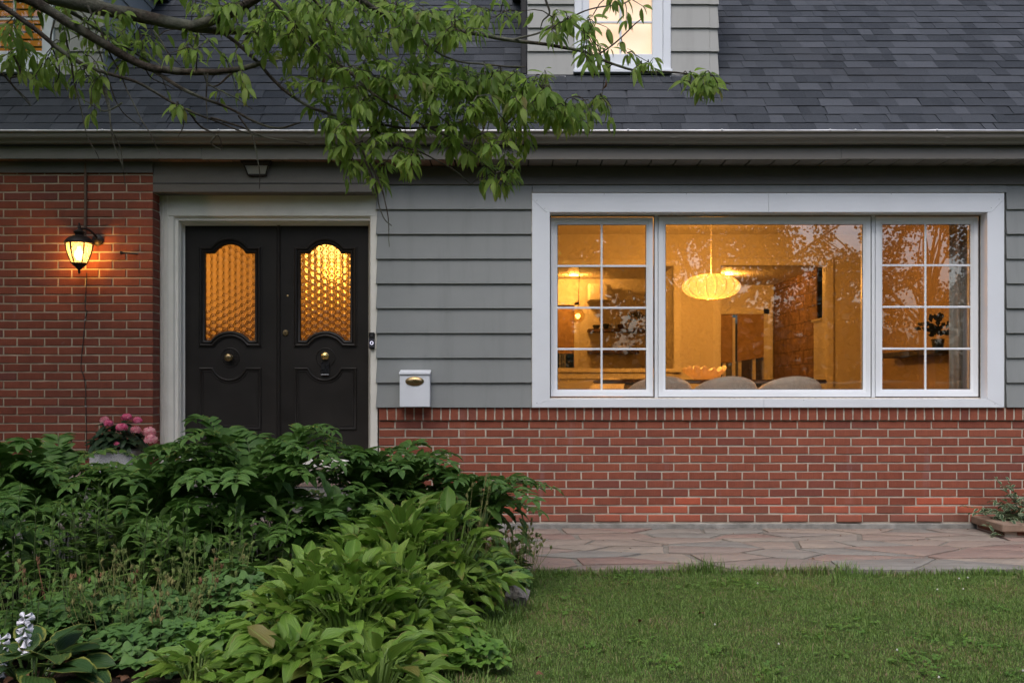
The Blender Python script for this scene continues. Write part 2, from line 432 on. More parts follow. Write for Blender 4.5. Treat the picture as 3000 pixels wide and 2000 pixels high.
# projecting brick wing on the left of the door
wx1 = X(448, -0.15); wx0 = -4.95
wing = MB().box(wx0, wx1-0.006, -0.144, 0.12, -0.4, 2.83).build('brick_wall', M['mortar_wing'], house, fix=False)
zr = 2.600
for k in range(-38, 4):
    zc = zr + (k + 0.5) * 0.0657
    if zc > 2.82: continue
    typ = k % 2
    x1 = wx1
    if typ:
        link('brick', random.choice(half_w), wing, Matrix.Translation((x1 - 0.0478, -0.15, zc)))
        x1 -= 0.1048
    else:
        link('brick', random.choice(ret_w), wing, Matrix.Translation((x1, -0.0235, zc)) @ Euler((0, 0, R(90))).to_matrix().to_4x4())
    i = 0
    while x1 > -4.15:
        Mx = Matrix.Translation((x1 - BW/2, -0.15 + (random.uniform(-0.0012, 0.0012) if i or typ else 0), zc + random.uniform(-0.0008, 0.0008))) @ Euler((0, random.uniform(-0.003, 0.003), 0)).to_matrix().to_4x4()
        link('brick', random.choice(bricks_w), wing, Mx)
        x1 -= 0.2098; i += 1

# clapboard siding, board by board; each board laps the one below
sid = MB().box(X(1108), wall_x1, 0.0, 0.10, Z(1194), 2.83).build('siding_wall', M['siding'], house, fix=False)
def hole_wall():
    # rebuild as four boxes around the window opening
    m = MB(); xa, xb, za, zb = X(1605), X(2900), Z(1172), Z(615)
    m.box(X(1108), xa, 0, 0.1, Z(1194), 2.83); m.box(xb, wall_x1, 0, 0.1, Z(1194), 2.83)
    m.box(xa, xb, 0, 0.1, Z(1194), za); m.box(xa, xb, 0, 0.1, zb, 2.83)
    return m.mesh('siding_wall', M['siding'], fix=False)
sid.data = hole_wall()
NAIL = MB().lathe([(0.0032, 0.004), (0.0030, -0.0002), (0.0005, -0.0012)], 8, M=Euler((R(-90), 0, 0)).to_matrix()).mesh('nail_head', M['siding'])
laps = [543 + 72.22 * i for i in range(10)]
def board(xa, xb, pa, pb, slant=0.0, parent=sid, mat=None):
    zt, zb = Z(pa) + 0.020, Z(pb)
    c = Vector(((xa+xb)/2, -0.02, (zt+zb)/2))
    yo = random.uniform(-0.0012, 0.0012)
    a = [(xa - slant, -0.034+yo, zb), (xb, -0.034+yo, zb), (xb, -0.004, zb), (xa - slant, -0.004, zb)]
    b = [(xa, -0.014+yo, zt), (xb, -0.014+yo, zt), (xb, -0.002, zt), (xa, -0.002, zt)]
    n = max(2, int((xb-xa)/0.12)); m = MB()
    for i in range(n+1):
        f = i/n
        for (p, q) in ((a[0], a[1]), (a[3], a[2]), (b[3], b[2]), (b[0], b[1])):
            v = Vector(p).lerp(Vector(q), f) - c
            if p in (a[0], b[0]): v.y += 0.0016*mnoise.noise((v.x*2.2 + c.x, c.z*3, p[2]*5))
            if p in (a[0], a[3]): v.z += 0.0010*mnoise.noise((v.x*3.1 + c.x, c.z*7, 4))
            m.v.append(tuple(v))
    for i in range(n):
        for j in range(4): m.f.append((4*i+j, 4*i+(j+1) % 4, 4*i+4+(j+1) % 4, 4*i+4+j))
    m.f += [(3, 2, 1, 0), (4*n, 4*n+1, 4*n+2, 4*n+3)]
    o = m.build('siding_board', mat or M['siding'], parent, loc=c, bevel=0.0014)
    return o
for i in range(9):
    a, b = laps[i], laps[i+1]
    if b <= 620:
        board(X(1107), X(1559)-0.002, a, b, 0.012); board(X(2944)-0.0, 4.75, a, b)
    else:
        if False:      # butt joints between lengths
            xm = X((1318, 1437, 1236)[(2, 5, 7).index(i)]); board(X(1107), xm-0.0008, a, b, 0.012); board(xm+0.0008, X(1559)-0.002, a, b)
        else: board(X(1107), X(1559)-0.002, a, b, 0.012)
        board(X(2944), 4.75, a, b)
    for px in (1150, 1245, 1327, 1423, 1512, 2960):
        nh_ = bpy.data.objects.new('nail_head', NAIL); COL.objects.link(nh_); nh_.parent = sid
        nh_.location = (X(px) + random.uniform(-.02, .02), -0.0335, Z(b) + 0.018)
board(X(1107), 4.75, 497, 543, 0.0, mat=M['frieze'])  # top board in the frieze colour that carries the eave shade
# strip over the window between the first lap and the casing
board(X(1560), X(2943), 543, 566, 0.0)

# deep frieze over the door, flush with the brick wing
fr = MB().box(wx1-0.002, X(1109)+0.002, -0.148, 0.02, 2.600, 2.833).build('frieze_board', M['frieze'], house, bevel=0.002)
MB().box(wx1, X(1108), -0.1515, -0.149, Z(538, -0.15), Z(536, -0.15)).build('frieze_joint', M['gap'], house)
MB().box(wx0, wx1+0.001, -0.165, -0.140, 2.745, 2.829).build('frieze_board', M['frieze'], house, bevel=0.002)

# soffit: boards with dark joints between them
so_z = 2.832
sof = MB().box(-4.95, 4.75, -0.245, 0.12, so_z + 0.012, so_z + 0.034).build('soffit', M['gap'], house)
xx = -4.95; k = 0
while xx < 4.7:
    w = 0.188
    wood = xx < X(1380)
    boxo('soffit_panel', M['soffitwood'] if wood else M['soffit'], sof, xx + 0.006, xx + w - 0.006, -0.244, 0.11, so_z, so_z + 0.0115)
    xx += w
# fascia in three lengths
for i, (a, b) in enumerate([(-4.95, X(590, -.25)), (X(590, -.25)+0.0015, X(2464, -.25)), (X(2464, -.25)+0.0015, 4.75)]):
    dz = (0.004, 0.0, 0.003)[i]
    m = MB().extrude_x([(-0.250, so_z-0.004+dz), (-0.250, 3.012), (-0.236, 3.012), (-0.236, so_z+0.012+dz), (-0.228, so_z-0.004+dz)], a, b)
    m.build('fascia_board', M['trimgrey'], house, bevel=0.001)
# gutter (ogee), with drip edge and hanger screws
prof = []
for y_, z_ in [(-0.252, 2.932), (-0.315, 2.932), (-0.322, 2.940), (-0.326, 2.950), (-0.338, 2.958), (-0.350, 2.966), (-0.356, 2.978), (-0.357, 2.996), (-0.364, 3.003), (-0.372, 3.004), (-0.374, 3.012), (-0.366, 3.014)]:
    prof.append((y_, z_))
prof += [(-0.360, 3.010), (-0.350, 2.990), (-0.330, 2.962), (-0.316, 2.937), (-0.254, 2.937)]
g = MB(); nseg = 48
xs = [-4.95 + 9.7 * i / nseg for i in range(nseg + 1)]
for xv in xs:
    dz = 0.0035*mnoise.noise((xv*0.9, 1, 0)) - 0.0012*xv*0.4; dy = 0.003*mnoise.noise((xv*1.3, 5, 0))
    g.v += [(xv, y_ + dy, z_ + dz) for y_, z_ in prof]
m_ = len(prof)
for i in range(nseg):
    for j in range(m_): g.f.append((i*m_+j, i*m_+(j+1) % m_, (i+1)*m_+(j+1) % m_, (i+1)*m_+j))
gut = g.build('gutter', M['trimgrey'], house, smooth=True)
d = MB(); nseg = 150
for i in range(nseg + 1):
    xv = -4.95 + 9.7 * i / nseg
    w = 0.010 + 0.006*mnoise.noise((xv*1.7, 9, 0)) + 0.003*mnoise.noise((xv*8, 9, 2))
    o = 0.004*mnoise.noise((xv*2.3, 4, 1))
    d.v += [(xv, -0.372+o, 3.0135), (xv, -0.368+o, 3.0165 + w*0.45), (xv, -0.335, 3.020 + w*0.8), (xv, -0.335, 3.006)]
for i in range(nseg):
    for j in range(3): d.f.append((4*i+j, 4*i+j+1, 4*i+5+j, 4*i+4+j))
d.build('drip_edge', M['drip'], gut, smooth=True)
for px in (905, 1975, 2780):
    MB().extrude_x([(y_-0.0015, z_-0.0012) for y_, z_ in [(-0.252, 2.930), (-0.316, 2.930), (-0.328, 2.950), (-0.352, 2.966), (-0.3585, 2.996), (-0.374, 3.004)]] + [(-0.366, 3.004), (-0.350, 2.99), (-0.330, 2.962), (-0.310, 2.938), (-0.252, 2.936)], X(px, -.37)-0.02, X(px, -.37)+0.02).build('gutter_seam', M['trimgrey'], gut)
hs = MB().lathe([(0.004, -0.02), (0.004, 0.0), (0.007, 0.001), (0.007, 0.004), (0.001, 0.006)], 8).mesh('hanger_screw', M['drip'])
for px in (300, 640, 1010, 1290, 1600, 1840, 2115, 2432, 2506, 2745):
    link('hanger_screw', hs, gut, Matrix.Translation((X(px, -.37), -0.371, Z(381, -.37))) @ Euler((R(70), random.uniform(-.3, .3), 0)).to_matrix().to_4x4())

# ------------------------------------------------------------------ roof
TH = R(41.0); RY0, RZ0 = -0.345, 3.012
es = Vector((0, math.cos(TH), math.sin(TH))); en = Vector((0, -math.sin(TH), math.cos(TH)))
def roofpt(x, s, n=0.0): return Vector((x, RY0, RZ0)) + es * s + en * n
rm = MB()
rm.hexa([roofpt(-5.2, 0, -0.12), roofpt(5.2, 0, -0.12), roofpt(5.2, 5.0, -0.12), roofpt(-5.2, 5.0, -0.12)],
        [roofpt(-5.2, 0, 0), roofpt(5.2, 0, 0), roofpt(5.2, 5.0, 0), roofpt(-5.2, 5.0, 0)])
roof = rm.build('roof', M['shingle'], house)
EXPO = 0.143
def shingle_verts(w, sk):
    L = EXPO + 0.05
    r = random.Random(w*1000+sk)
    a = [(-w/2, 0, 0.000), (w/2, 0, 0.000), (w/2+sk, L, -0.001), (-w/2+sk, L, -0.001)]
    b = [(-w/2, 0, 0.009), (0, -0.001, 0.0102), (w/2, 0, 0.009), (w/2+sk, L, 0.0015), (-w/2+sk, L, 0.0015)]
    v = a + b
    f = [(0, 1, 6, 5, 4), (1, 2, 7, 6), (2, 3, 8, 7), (3, 0, 4, 8), (4, 5, 6, 7, 8)]
    return v, f
def set_tone(me, vals):
    at = me.attributes.new('tone', 'FLOAT', 'POINT'); at.data.foreach_set('value', vals)
sh_meshes = {}
WS = [0.085, 0.115, 0.145, 0.175, 0.21, 0.25]
for w in WS:
    for k_, tone in enumerate((0.15, 0.38, 0.58, 0.82)):
        v, f = shingle_verts(w, random.choice((-0.012, 0, 0.014)))
        m = MB(); m.v, m.f = v, f
        me = m.mesh('shingle', M['shingle'], fix=False); set_tone(me, [tone]*len(v)); sh_meshes[(w, k_)] = me
Rroof = Euler((TH, 0, 0)).to_matrix().to_4x4()
singles, rest = [], []
for row in range(0, 33):
    s0 = row * EXPO - 0.015
    x = -5.2 + random.uniform(0, 0.2)
    # lamination: a lighter backing course lies under gaps between the tabs
    while x < 5.1:
        w = random.choice(WS)
        n_ = 0.0015 + (0.0022 if random.random() < 0.5 else 0.0) + random.uniform(-0.0003, 0.0006)
        k_ = random.choices((0, 1, 2, 3), (3, 4, 3, 1.6))[0]
        p = roofpt(x + w/2, s0 + random.uniform(-0.0015, 0.0015), n_)
        dd = p.y + D; px = CX + F*p.x/dd; py = CY - F*(p.z-HC)/dd
        # the dormers cover their own part of the roof
        hid = (p.y > 0.47 and (X(1545, .42)+0.05 < p.x - w/2 and p.x + w/2 < X(2100, .42) - 0.05 or p.x + w/2 < X(300, .42) - 0.05))
        rec = (w, k_, Matrix.Translation(p) @ Rroof @ Matrix.Rotation(random.uniform(-0.003, 0.003), 4, 'Z'))
        vis = -80 < px < 3080 and py > -30
        if not hid:
            (singles if vis else rest).append((row, px, rec))
        x += w + 0.0015
def clear_view(t):   # rows low on the roof show largest; the branch hides much of the middle
    row, px, rec = t
    return row + (3.0 if 850 < px < 1600 else 0.0)
singles.sort(key=clear_view)
for row, px, (w, k_, Mx) in singles[:300]:
    link('shingle', sh_meshes[(w, k_)], roof, Mx)
allv, allf, tones = [], [], []
for row, px, (w, k_, Mx) in singles[300:] + rest:
    v, f = shingle_verts(w, 0.0); o = len(allv)
    allv += [tuple(Mx @ Vector(q)) for q in v]; allf += [tuple(i + o for i in q) for q in f]; tones += [(0.12, 0.38, 0.6, 0.85)[k_] + random.uniform(-.17, .17)]*len(v)
me = bpy.data.meshes.new('shingles'); me.from_pydata(allv, [], allf); me.materials.append(M['shingle']); set_tone(me, tones)
tag(link('upper_shingles', me, roof), kind='stuff')

# ------------------------------------------------------------------ dormers
def dormer(xl, xr, wx0_, wx1_, glass, blind, left_strip):
    """front wall at Y=0.42; all px measured in the photograph"""
    Yd = 0.42
    root = empty('dormer', (0, 0, 0), parent=house)
    xa, xb = X(xl, Yd), X(xr, Yd)
    zb = Z(226, Yd); zt = 4.75
    ga, gb, gz0 = X(glass[0], Yd), X(glass[1], Yd), Z(glass[2], Yd)
    gz1 = gz0 + 1.0
    ca, cb, cz0 = X(wx0_, Yd), X(wx1_, Yd), Z(glass[3], Yd); cz1 = gz1 + 0.14
    # body with cheeks running back into the roof, a hole for the window
    m = MB()
    m.box(xa, ga-0.02, Yd, Yd+0.10, zb, zt); m.box(gb+0.02, xb, Yd, Yd+0.10, zb, zt)
    m.box(ga-0.02, gb+0.02, Yd, Yd+0.10, zb, gz0-0.02); m.box(ga-0.02, gb+0.02, Yd, Yd+0.10, gz1+0.02, zt)
    yback = RY0 + (zt-RZ0)/math.tan(TH) + 0.1
    for xs_, xe_ in ((xa, xa+0.05), (xb-0.05, xb)):
        m.add([(xs_, Yd+0.10, zb+0.05), (xe_, Yd+0.10, zb+0.05), (xe_, Yd+0.10, zt), (xs_, Yd+0.10, zt), (xs_, yback, zt), (xe_, yback, zt)],
              [(0, 1, 2, 3), (0, 3, 4), (1, 5, 2), (3, 2, 5, 4), (0, 4, 5, 1)])
    w = m.build('dormer_wall', M['siding_up'], root)
    # dormer roof
    MB().box(xa-0.12, xb+0.12, Yd-0.18, yback, zt, zt+0.12).build('dormer_roof', M['shingle'], root)
    # lapped boards with metal corner pieces
    pitch = 68.7; py = 223.0; i = 0
    while True:
        pb = py - pitch*i; zz = Z(pb, Yd)
        if zz > zt - 0.1: break
        zt_ = zz + pitch/F*(Yd+D) + 0.018
        segs = [(xa, ca-0.002), (cb+0.002, xb-0.062)] if cz0 < (zz+zt_)/2 < cz1 else [(xa, xb-0.062)]
        if cz0 < zt_ and zz < cz0: segs = [(xa, ca-0.002), (cb+0.002, xb-0.062)]
        for a, b in segs:
            if b - a < 0.02: continue
            c = Vector(((a+b)/2, Yd-0.02, (zz+zt_)/2))
            mm = MB().hexa([Vector(q)-c for q in [(a, Yd-0.032, zz), (b, Yd-0.032, zz), (b, Yd-0.004, zz), (a, Yd-0.004, zz)]],
                           [Vector(q)-c for q in [(a, Yd-0.013, zt_), (b, Yd-0.013, zt_), (b, Yd-0.002, zt_), (a, Yd-0.002, zt_)]])
            mm.build('siding_board', M['siding_up'], root, loc=c, bevel=0.0015)
        c = Vector((xb-0.03, Yd-0.02, (zz+zt_)/2))
        mm = MB().hexa([Vector(q)-c for q in [(xb-0.063, Yd-0.036, zz-0.004), (xb+0.012, Yd-0.036, zz-0.004), (xb+0.012, Yd+0.05, zz-0.004), (xb-0.063, Yd-0.004, zz-0.004)]],
                       [Vector(q)-c for q in [(xb-0.061, Yd-0.017, zt_-0.012), (xb+0.002, Yd-0.017, zt_-0.012), (xb+0.002, Yd+0.05, zt_-0.012), (xb-0.061, Yd-0.002, zt_-0.012)]])
        mm.build('corner_cap', M['siding_up'], root, loc=c, bevel=0.0015)
        # clapboards on the right-hand cheek
        yb_ = RY0 + (zz-RZ0)/math.tan(TH)
        yt_ = max(yb_+0.15, RY0 + (zt_-RZ0)/math.tan(TH))
        if yb_ > Yd + 0.06:
            mm = MB().hexa([(xb, Yd+0.05, zz), (xb+0.014, Yd+0.05, zz), (xb+0.014, yb_, zz), (xb, yb_, zz)],
                           [(xb, Yd+0.05, zt_), (xb+0.003, Yd+0.05, zt_), (xb+0.003, yt_, zt_), (xb, yt_, zt_)])
            mm.build('siding_board', M['siding_up'], root)
        i += 1
    # base flashing and apron
    MB().box(xa-0.01, xb+0.012, Yd-0.030, Yd, Z(228, Yd)-0.004, Z(223.5, Yd)-0.006).build('flashing', M['drip'], root, bevel=0.001)
    MB().hexa([(xa-0.01, Yd-0.085, Z(229, Yd)-0.058), (xb+0.01, Yd-0.085, Z(229, Yd)-0.058), (xb+0.01, Yd-0.02, Z(229, Yd)-0.03), (xa-0.01, Yd-0.02, Z(229, Yd)-0.03)],
              [(xa-0.01, Yd-0.085, Z(229, Yd)-0.054), (xb+0.01, Yd-0.085, Z(229, Yd)-0.054), (xb+0.01, Yd-0.02, Z(229, Yd)+0.004), (xa-0.01, Yd-0.02, Z(229, Yd)+0.004)]).build('flashing', M['siding_up'], root)
    if left_strip:
        MB().box(xa-0.055, xa-0.004, Yd-0.02, Yd+0.05, zb+0.02, zt).build('corner_flashing', M['gap'], root, bevel=0.006)  # thin dark strip for the corner flashing of the left cheek
    # window: casing, sash, muntins, pane, lit blind behind
    win = empty('window', (0, 0, 0), parent=house)
    m = MB(); yf = Yd-0.045
    sa = ca + 0.062; sb = cb - 0.062
    m.box(ca, sa, yf, Yd, cz0, cz1); m.box(sb, cb, yf, Yd, cz0, cz1); m.box(sa, sb, yf, Yd, cz1-0.10, cz1)
    m.box(ca-0.01, cb+0.01, yf-0.022, Yd, cz0-0.028, cz0); m.box(sa, sb, yf+0.004, Yd, cz0, cz0+0.05)
    m.build('casing', M['white'], win, bevel=0.003)
    m = MB(); ya, yb_ = Yd-0.022, Yd+0.03
    m.box(sa, ga, ya, yb_, cz0+0.05, cz1-0.10); m.box(gb, sb, ya, yb_, cz0+0.05, cz1-0.10)
    m.box(ga, gb, ya, yb_, cz0+0.05, gz0); m.box(ga, gb, ya, yb_, gz1, cz1-0.10)
    m.build('sash', M['white'], win, bevel=0.004)
    gm = (ga+gb)/2
    MB().box(gm-0.009, gm+0.009, Yd-0.006, Yd+0.014, gz0, gz1).build('muntin', M['white'], win, bevel=0.003)
    for q in range(1, 4):
        zz = gz0 + q*0.268
        if zz < gz1 - 0.05:
            MB().box(ga, gb, Yd-0.004, Yd+0.012, zz-0.009, zz+0.009).build('muntin', M['white'], win, bevel=0.003)
    MB().box(ga-0.004, gb+0.004, Yd+0.016, Yd+0.020, gz0-0.004, gz1+0.004).build('pane', M['glass_up'], win)
    blind(win, ga, gb, gz0, gz1, Yd + 0.07)
    return root

def roller(win, ga, gb, z0_, z1_, y):
    t = NT('lit cream blind'); v = t.coord('Object', rnd=False)
    # an unevenly lit blind behind glass: a lamp inside makes it glow
    e = t.n('ShaderNodeEmission'); t.set(e.inputs[0], t.mix(t.ramp(t.noise(v, 3.5, 2), 0.35, 0.65), (1.0, 0.56, 0.24), (1.0, 0.68, 0.40))); e.inputs[1].default_value = 0.62
    di = t.n('ShaderNodeBsdfDiffuse'); t.set(di.inputs[0], (0.8, 0.72, 0.64))
    a = t.n('ShaderNodeAddShader'); t.t.links.new(e.outputs[0], a.inputs[0]); t.t.links.new(di.outputs[0], a.inputs[1])
    mt = t.done(a.outputs[0])
    MB().box(ga-0.05, gb+0.05, y, y+0.004, z0_-0.05, z1_+0.05).build('blind', mt, win)
def slats(win, ga, gb, z0_, z1_, y):
    mt = emit('lit amber slat', (1.0, 0.38, 0.06), 0.17)
    n_ = 16
    for i in range(n_):
        zz = z0_ + (z1_-z0_)*(i+0.5)/n_; h = (z1_-z0_)/n_*0.36
        boxo('slat', mt, win, ga-0.02, gb+0.02, y, y+0.004, zz-h, zz+h)
    MB().box(ga-0.03, gb+0.03, y+0.1, y+0.11, z0_-0.05, z1_+0.05).build('backing', M['gap'], win)
dormer(1545, 2100, 1682, 1963, (1726, 1910, 161, 209), roller, True)
dormer(-330, 304, -95, 163, (-40, 126, 152, 209), slats, False)
# ------------------------------------------------------------------ front door
YD = 0.13                              # door leaf front
def xd(px): return X(px, YD)
def zd(py): return Z(py, YD)
ztop, zthr = zd(660), zd(1341)
# casing: stepped profile
prof = [(X(469), 0.10), (X(469), -0.004), (X(473), -0.010), (X(479), -0.010), (X(480), -0.004), (X(482.5), -0.004), (X(484), -0.010), (X(492), -0.011), (X(494), -0.003), (X(507), 0.000), (X(509), 0.008), (X(511), 0.020),
        (X(523, .02), 0.022), (X(524, .04), 0.050), (X(529, .05), 0.052), (X(530.5, .06), 0.075), (X(533.5, .08), 0.08), (X(534.5, .1), 0.12), (xd(541)+0.004, 0.128), (xd(541)+0.004, 0.19)]
MB().extrude_z(prof + [(X(469), 0.19)], zthr-0.02, Z(566)).build('door_casing', M['cream'], house, smooth=True)
prof = [(-0.0065, Z(560)), (-0.0065, Z(632)), (0.0, Z(634)), (0.012, Z(636)), (0.020, Z(637, .02)), (0.022, Z(646, .02)), (0.050, Z(648, .05)), (0.052, Z(652, .05)), (0.075, Z(653, .075)), (0.08, Z(656, .08)), (0.12, Z(657, .12)), (0.128, ztop-0.004), (0.19, ztop-0.004), (0.19, Z(560))]
MB().extrude_x(prof, X(466), X(1109)).build('door_header', M['cream'], house, smooth=True)
prof = [(xd(1081)-0.004, 0.19), (xd(1081)-0.004, 0.128), (X(1083, .1), 0.10), (X(1084, .06), 0.05), (X(1085), 0.0), (X(1088), -0.004), (X(1106), -0.004), (X(1106), 0.19)]
MB().extrude_z(prof, zthr-0.02, Z(566)).build('door_casing', M['cream'], house, smooth=True)
MB().box(X(474), X(1102), -0.06, 0.19, zthr-0.07, zthr-0.002).build('threshold', M['cream'], house, bevel=0.008)
MB().box(X(470), X(1108), -0.02, 0.3, 0.0, zthr-0.072).build('door_sill_base', M['concrete'], house)
MB().box(X(470), X(1108), 0.19, 0.4, Z(560), 2.83).build('door_lintel', M['gap'], house)

def arc(x0_, x1_, zbase, zpeak, n=14):
    """points from x0 to x1 along a circular arc that peaks (or dips) at zpeak"""
    w = (x1_-x0_)/2; h = zpeak - zbase
    Rr = (w*w + h*h) / (2*abs(h)); sgn = 1 if h > 0 else -1
    cz = zpeak - sgn*Rr; cx = (x0_+x1_)/2
    a0 = math.asin(min(1, w/Rr)); out = []
    for i in range(n+1):
        a = -a0 + 2*a0*i/n
        out.append((cx + Rr*math.sin(a), cz + sgn*Rr*math.cos(a)))
    return out
# one leaf in its own space: x from px relative to the left leaf, so both share meshes
LX0, LX1 = xd(541), xd(811)
cxl = xd(674.5)
def rx(px): return xd(px) - cxl
gtop = [(rx(600.5), zd(741))] + [(p[0], p[1]) for p in arc(rx(628), rx(721), zd(741), zd(714))] + [(rx(748.5), zd(741))]
gbot = [(rx(600.5), zd(998)), (rx(618), zd(998))] + arc(rx(618), rx(732), zd(998), zd(970))[1:-1] + [(rx(732), zd(998)), (rx(748.5), zd(998))]
lx0, lx1 = rx(541), rx(811)
T = 0.045
leaf = MB()
leaf.box(lx0, rx(600.5), 0, T, zthr, ztop); leaf.box(rx(748.5), lx1, 0, T, zthr, ztop)
leaf.prism_y([p for p in gtop] + [(rx(748.5), ztop), (rx(600.5), ztop)], 0, T)
leaf.prism_y([(rx(600.5), zthr), (rx(748.5), zthr)] + gbot[::-1], 0, T)
leaf_me = leaf.mesh('leaf_slab', M['black'], smooth=False)
# bolection moulding round the glass
path = gbot + gtop[::-1]     # ccw seen from the front: bottom left->right, then top right->left
mould = MB().sweep(path, [(-0.004, 0.02), (-0.004, -0.004), (0.004, -0.016), (0.012, -0.019), (0.018, -0.012), (0.020, -0.008), (0.026, -0.016), (0.034, -0.021), (0.042, -0.016), (0.046, -0.006), (0.052, -0.006), (0.054, 0.002)])
mould_me = mould.mesh('glass_moulding', M['black'], smooth=True)
# lower panel moulding
lp = [(rx(588), zd(1254)), (rx(762), zd(1254)), (rx(762), zd(1080)), (rx(722), zd(1080))] + arc(rx(624), rx(720), zd(1083), zd(1114))[::-1] + [(rx(622), zd(1080)), (rx(588), zd(1080))]
pm = MB().sweep(lp, [(-0.024, 0.002), (-0.022, -0.005), (-0.016, -0.006), (-0.012, -0.003), (-0.008, -0.004), (-0.004, -0.012), (0.003, -0.015), (0.008, -0.012), (0.011, 0.002)])
panel_me = pm.mesh('panel_moulding', M['black'], smooth=True)
# pressed bottle-glass pane: a hexagonal field of ringed discs
def bottle_glass():
    gw0, gw1, gz0_, gz1_ = rx(598), rx(751), zd(1001), zd(711)
    step = 0.0026; nx = int((gw1-gw0)/step); nz = int((gz1_-gz0_)/step)
    px_ = np.linspace(gw0, gw1, nx+1); pz_ = np.linspace(gz0_, gz1_, nz+1)
    XX, ZZ = np.meshgrid(px_, pz_)
    dx = 0.0470; dz = 0.0545
    c = np.round(XX/dx); off = np.mod(c, 2)*dz/2
    best = np.full(XX.shape, 9.0)
    for dc in (-1, 0, 1):
        cc = c + dc; o = np.mod(cc, 2)*dz/2; rr = np.round((ZZ-o)/dz)
        best = np.minimum(best, np.hypot((XX-cc*dx), (ZZ - rr*dz - o)*0.93))
    r = best
    h = 0.0075*np.sqrt(np.maximum(0, 1-(r/0.0262)**2)) - 0.0022*np.exp(-((r-0.0150)/0.0020)**2) + 0.0022*np.exp(-(r/0.004)**2)
    v = np.stack([XX.ravel(), (-h).ravel(), ZZ.ravel()], 1)
    idx = np.arange((nx+1)*(nz+1)).reshape(nz+1, nx+1)
    f = np.stack([idx[:-1, :-1].ravel(), idx[:-1, 1:].ravel(), idx[1:, 1:].ravel(), idx[1:, :-1].ravel()], 1)
    nb = len(v)
    back = [(gw0, 0.005, gz0_), (gw1, 0.005, gz0_), (gw1, 0.005, gz1_), (gw0, 0.005, gz1_)]
    me = bpy.data.meshes.new('bottle_glass'); me.from_pydata([tuple(q) for q in v] + back, [], [tuple(int(i) for i in q) for q in f] + [(nb+3, nb+2, nb+1, nb)])
    me.shade_smooth(); return me
bg = bottle_glass()
t = NT('amber bottle glass')
gl = t.n('ShaderNodeBsdfGlass'); gl.inputs['IOR'].default_value = 1.5; gl.inputs['Roughness'].default_value = 0.03; t.set(gl.inputs[0], (1.0, 0.84, 0.58))
tl = t.n('ShaderNodeBsdfTranslucent'); t.set(tl.inputs[0], (0.9, 0.62, 0.28))
M['bottle'] = t.done(t.shader_mix(0.10, gl.outputs[0], tl.outputs[0])); bg.materials.append(M['bottle'])
ring_me = MB().lathe([(0.078, 0.0), (0.078, 0.004), (0.074, 0.006), (0.070, 0.003), (0.070, 0.0)], 40, M=Euler((R(90), 0, 0)).to_matrix(), caps=False).mesh('medallion_ring', M['black'], smooth=True)
# left leaf medallion: a round fret
fret = MB()
for k_, zz in enumerate((-0.05, -0.03, -0.01, 0.012, 0.034, 0.054)):
    w = math.sqrt(max(0, 0.074**2 - zz**2)) - 0.004
    for sx in (-1, 1):
        a, b = (0.008, w) if k_ % 2 == 0 else (0.022, w)
        fret.box(sx*a, sx*b, -0.005, 0.001, zz-0.003, zz+0.003)
for sx in (-1, 1):
    fret.box(sx*0.018, sx*0.023, -0.005, 0.001, -0.03, 0.012); fret.box(sx*0.040, sx*0.045, -0.005, 0.001, 0.012, 0.05); fret.box(sx*0.040, sx*0.045, -0.005, 0.001, -0.05, -0.01)
fret.box(-0.003, 0.003, -0.005, 0.001, 0.03, 0.074); fret.box(-0.003, 0.003, -0.005, 0.001, -0.074, -0.03)
FRONT = Euler((R(90), 0, 0)).to_matrix()
knob_prof = [(0.027, 0.0), (0.027, 0.005), (0.012, 0.008), (0.010, 0.020), (0.014, 0.024), (0.027, 0.030), (0.032, 0.040), (0.031, 0.050), (0.024, 0.058), (0.012, 0.062), (0.001, 0.063)]
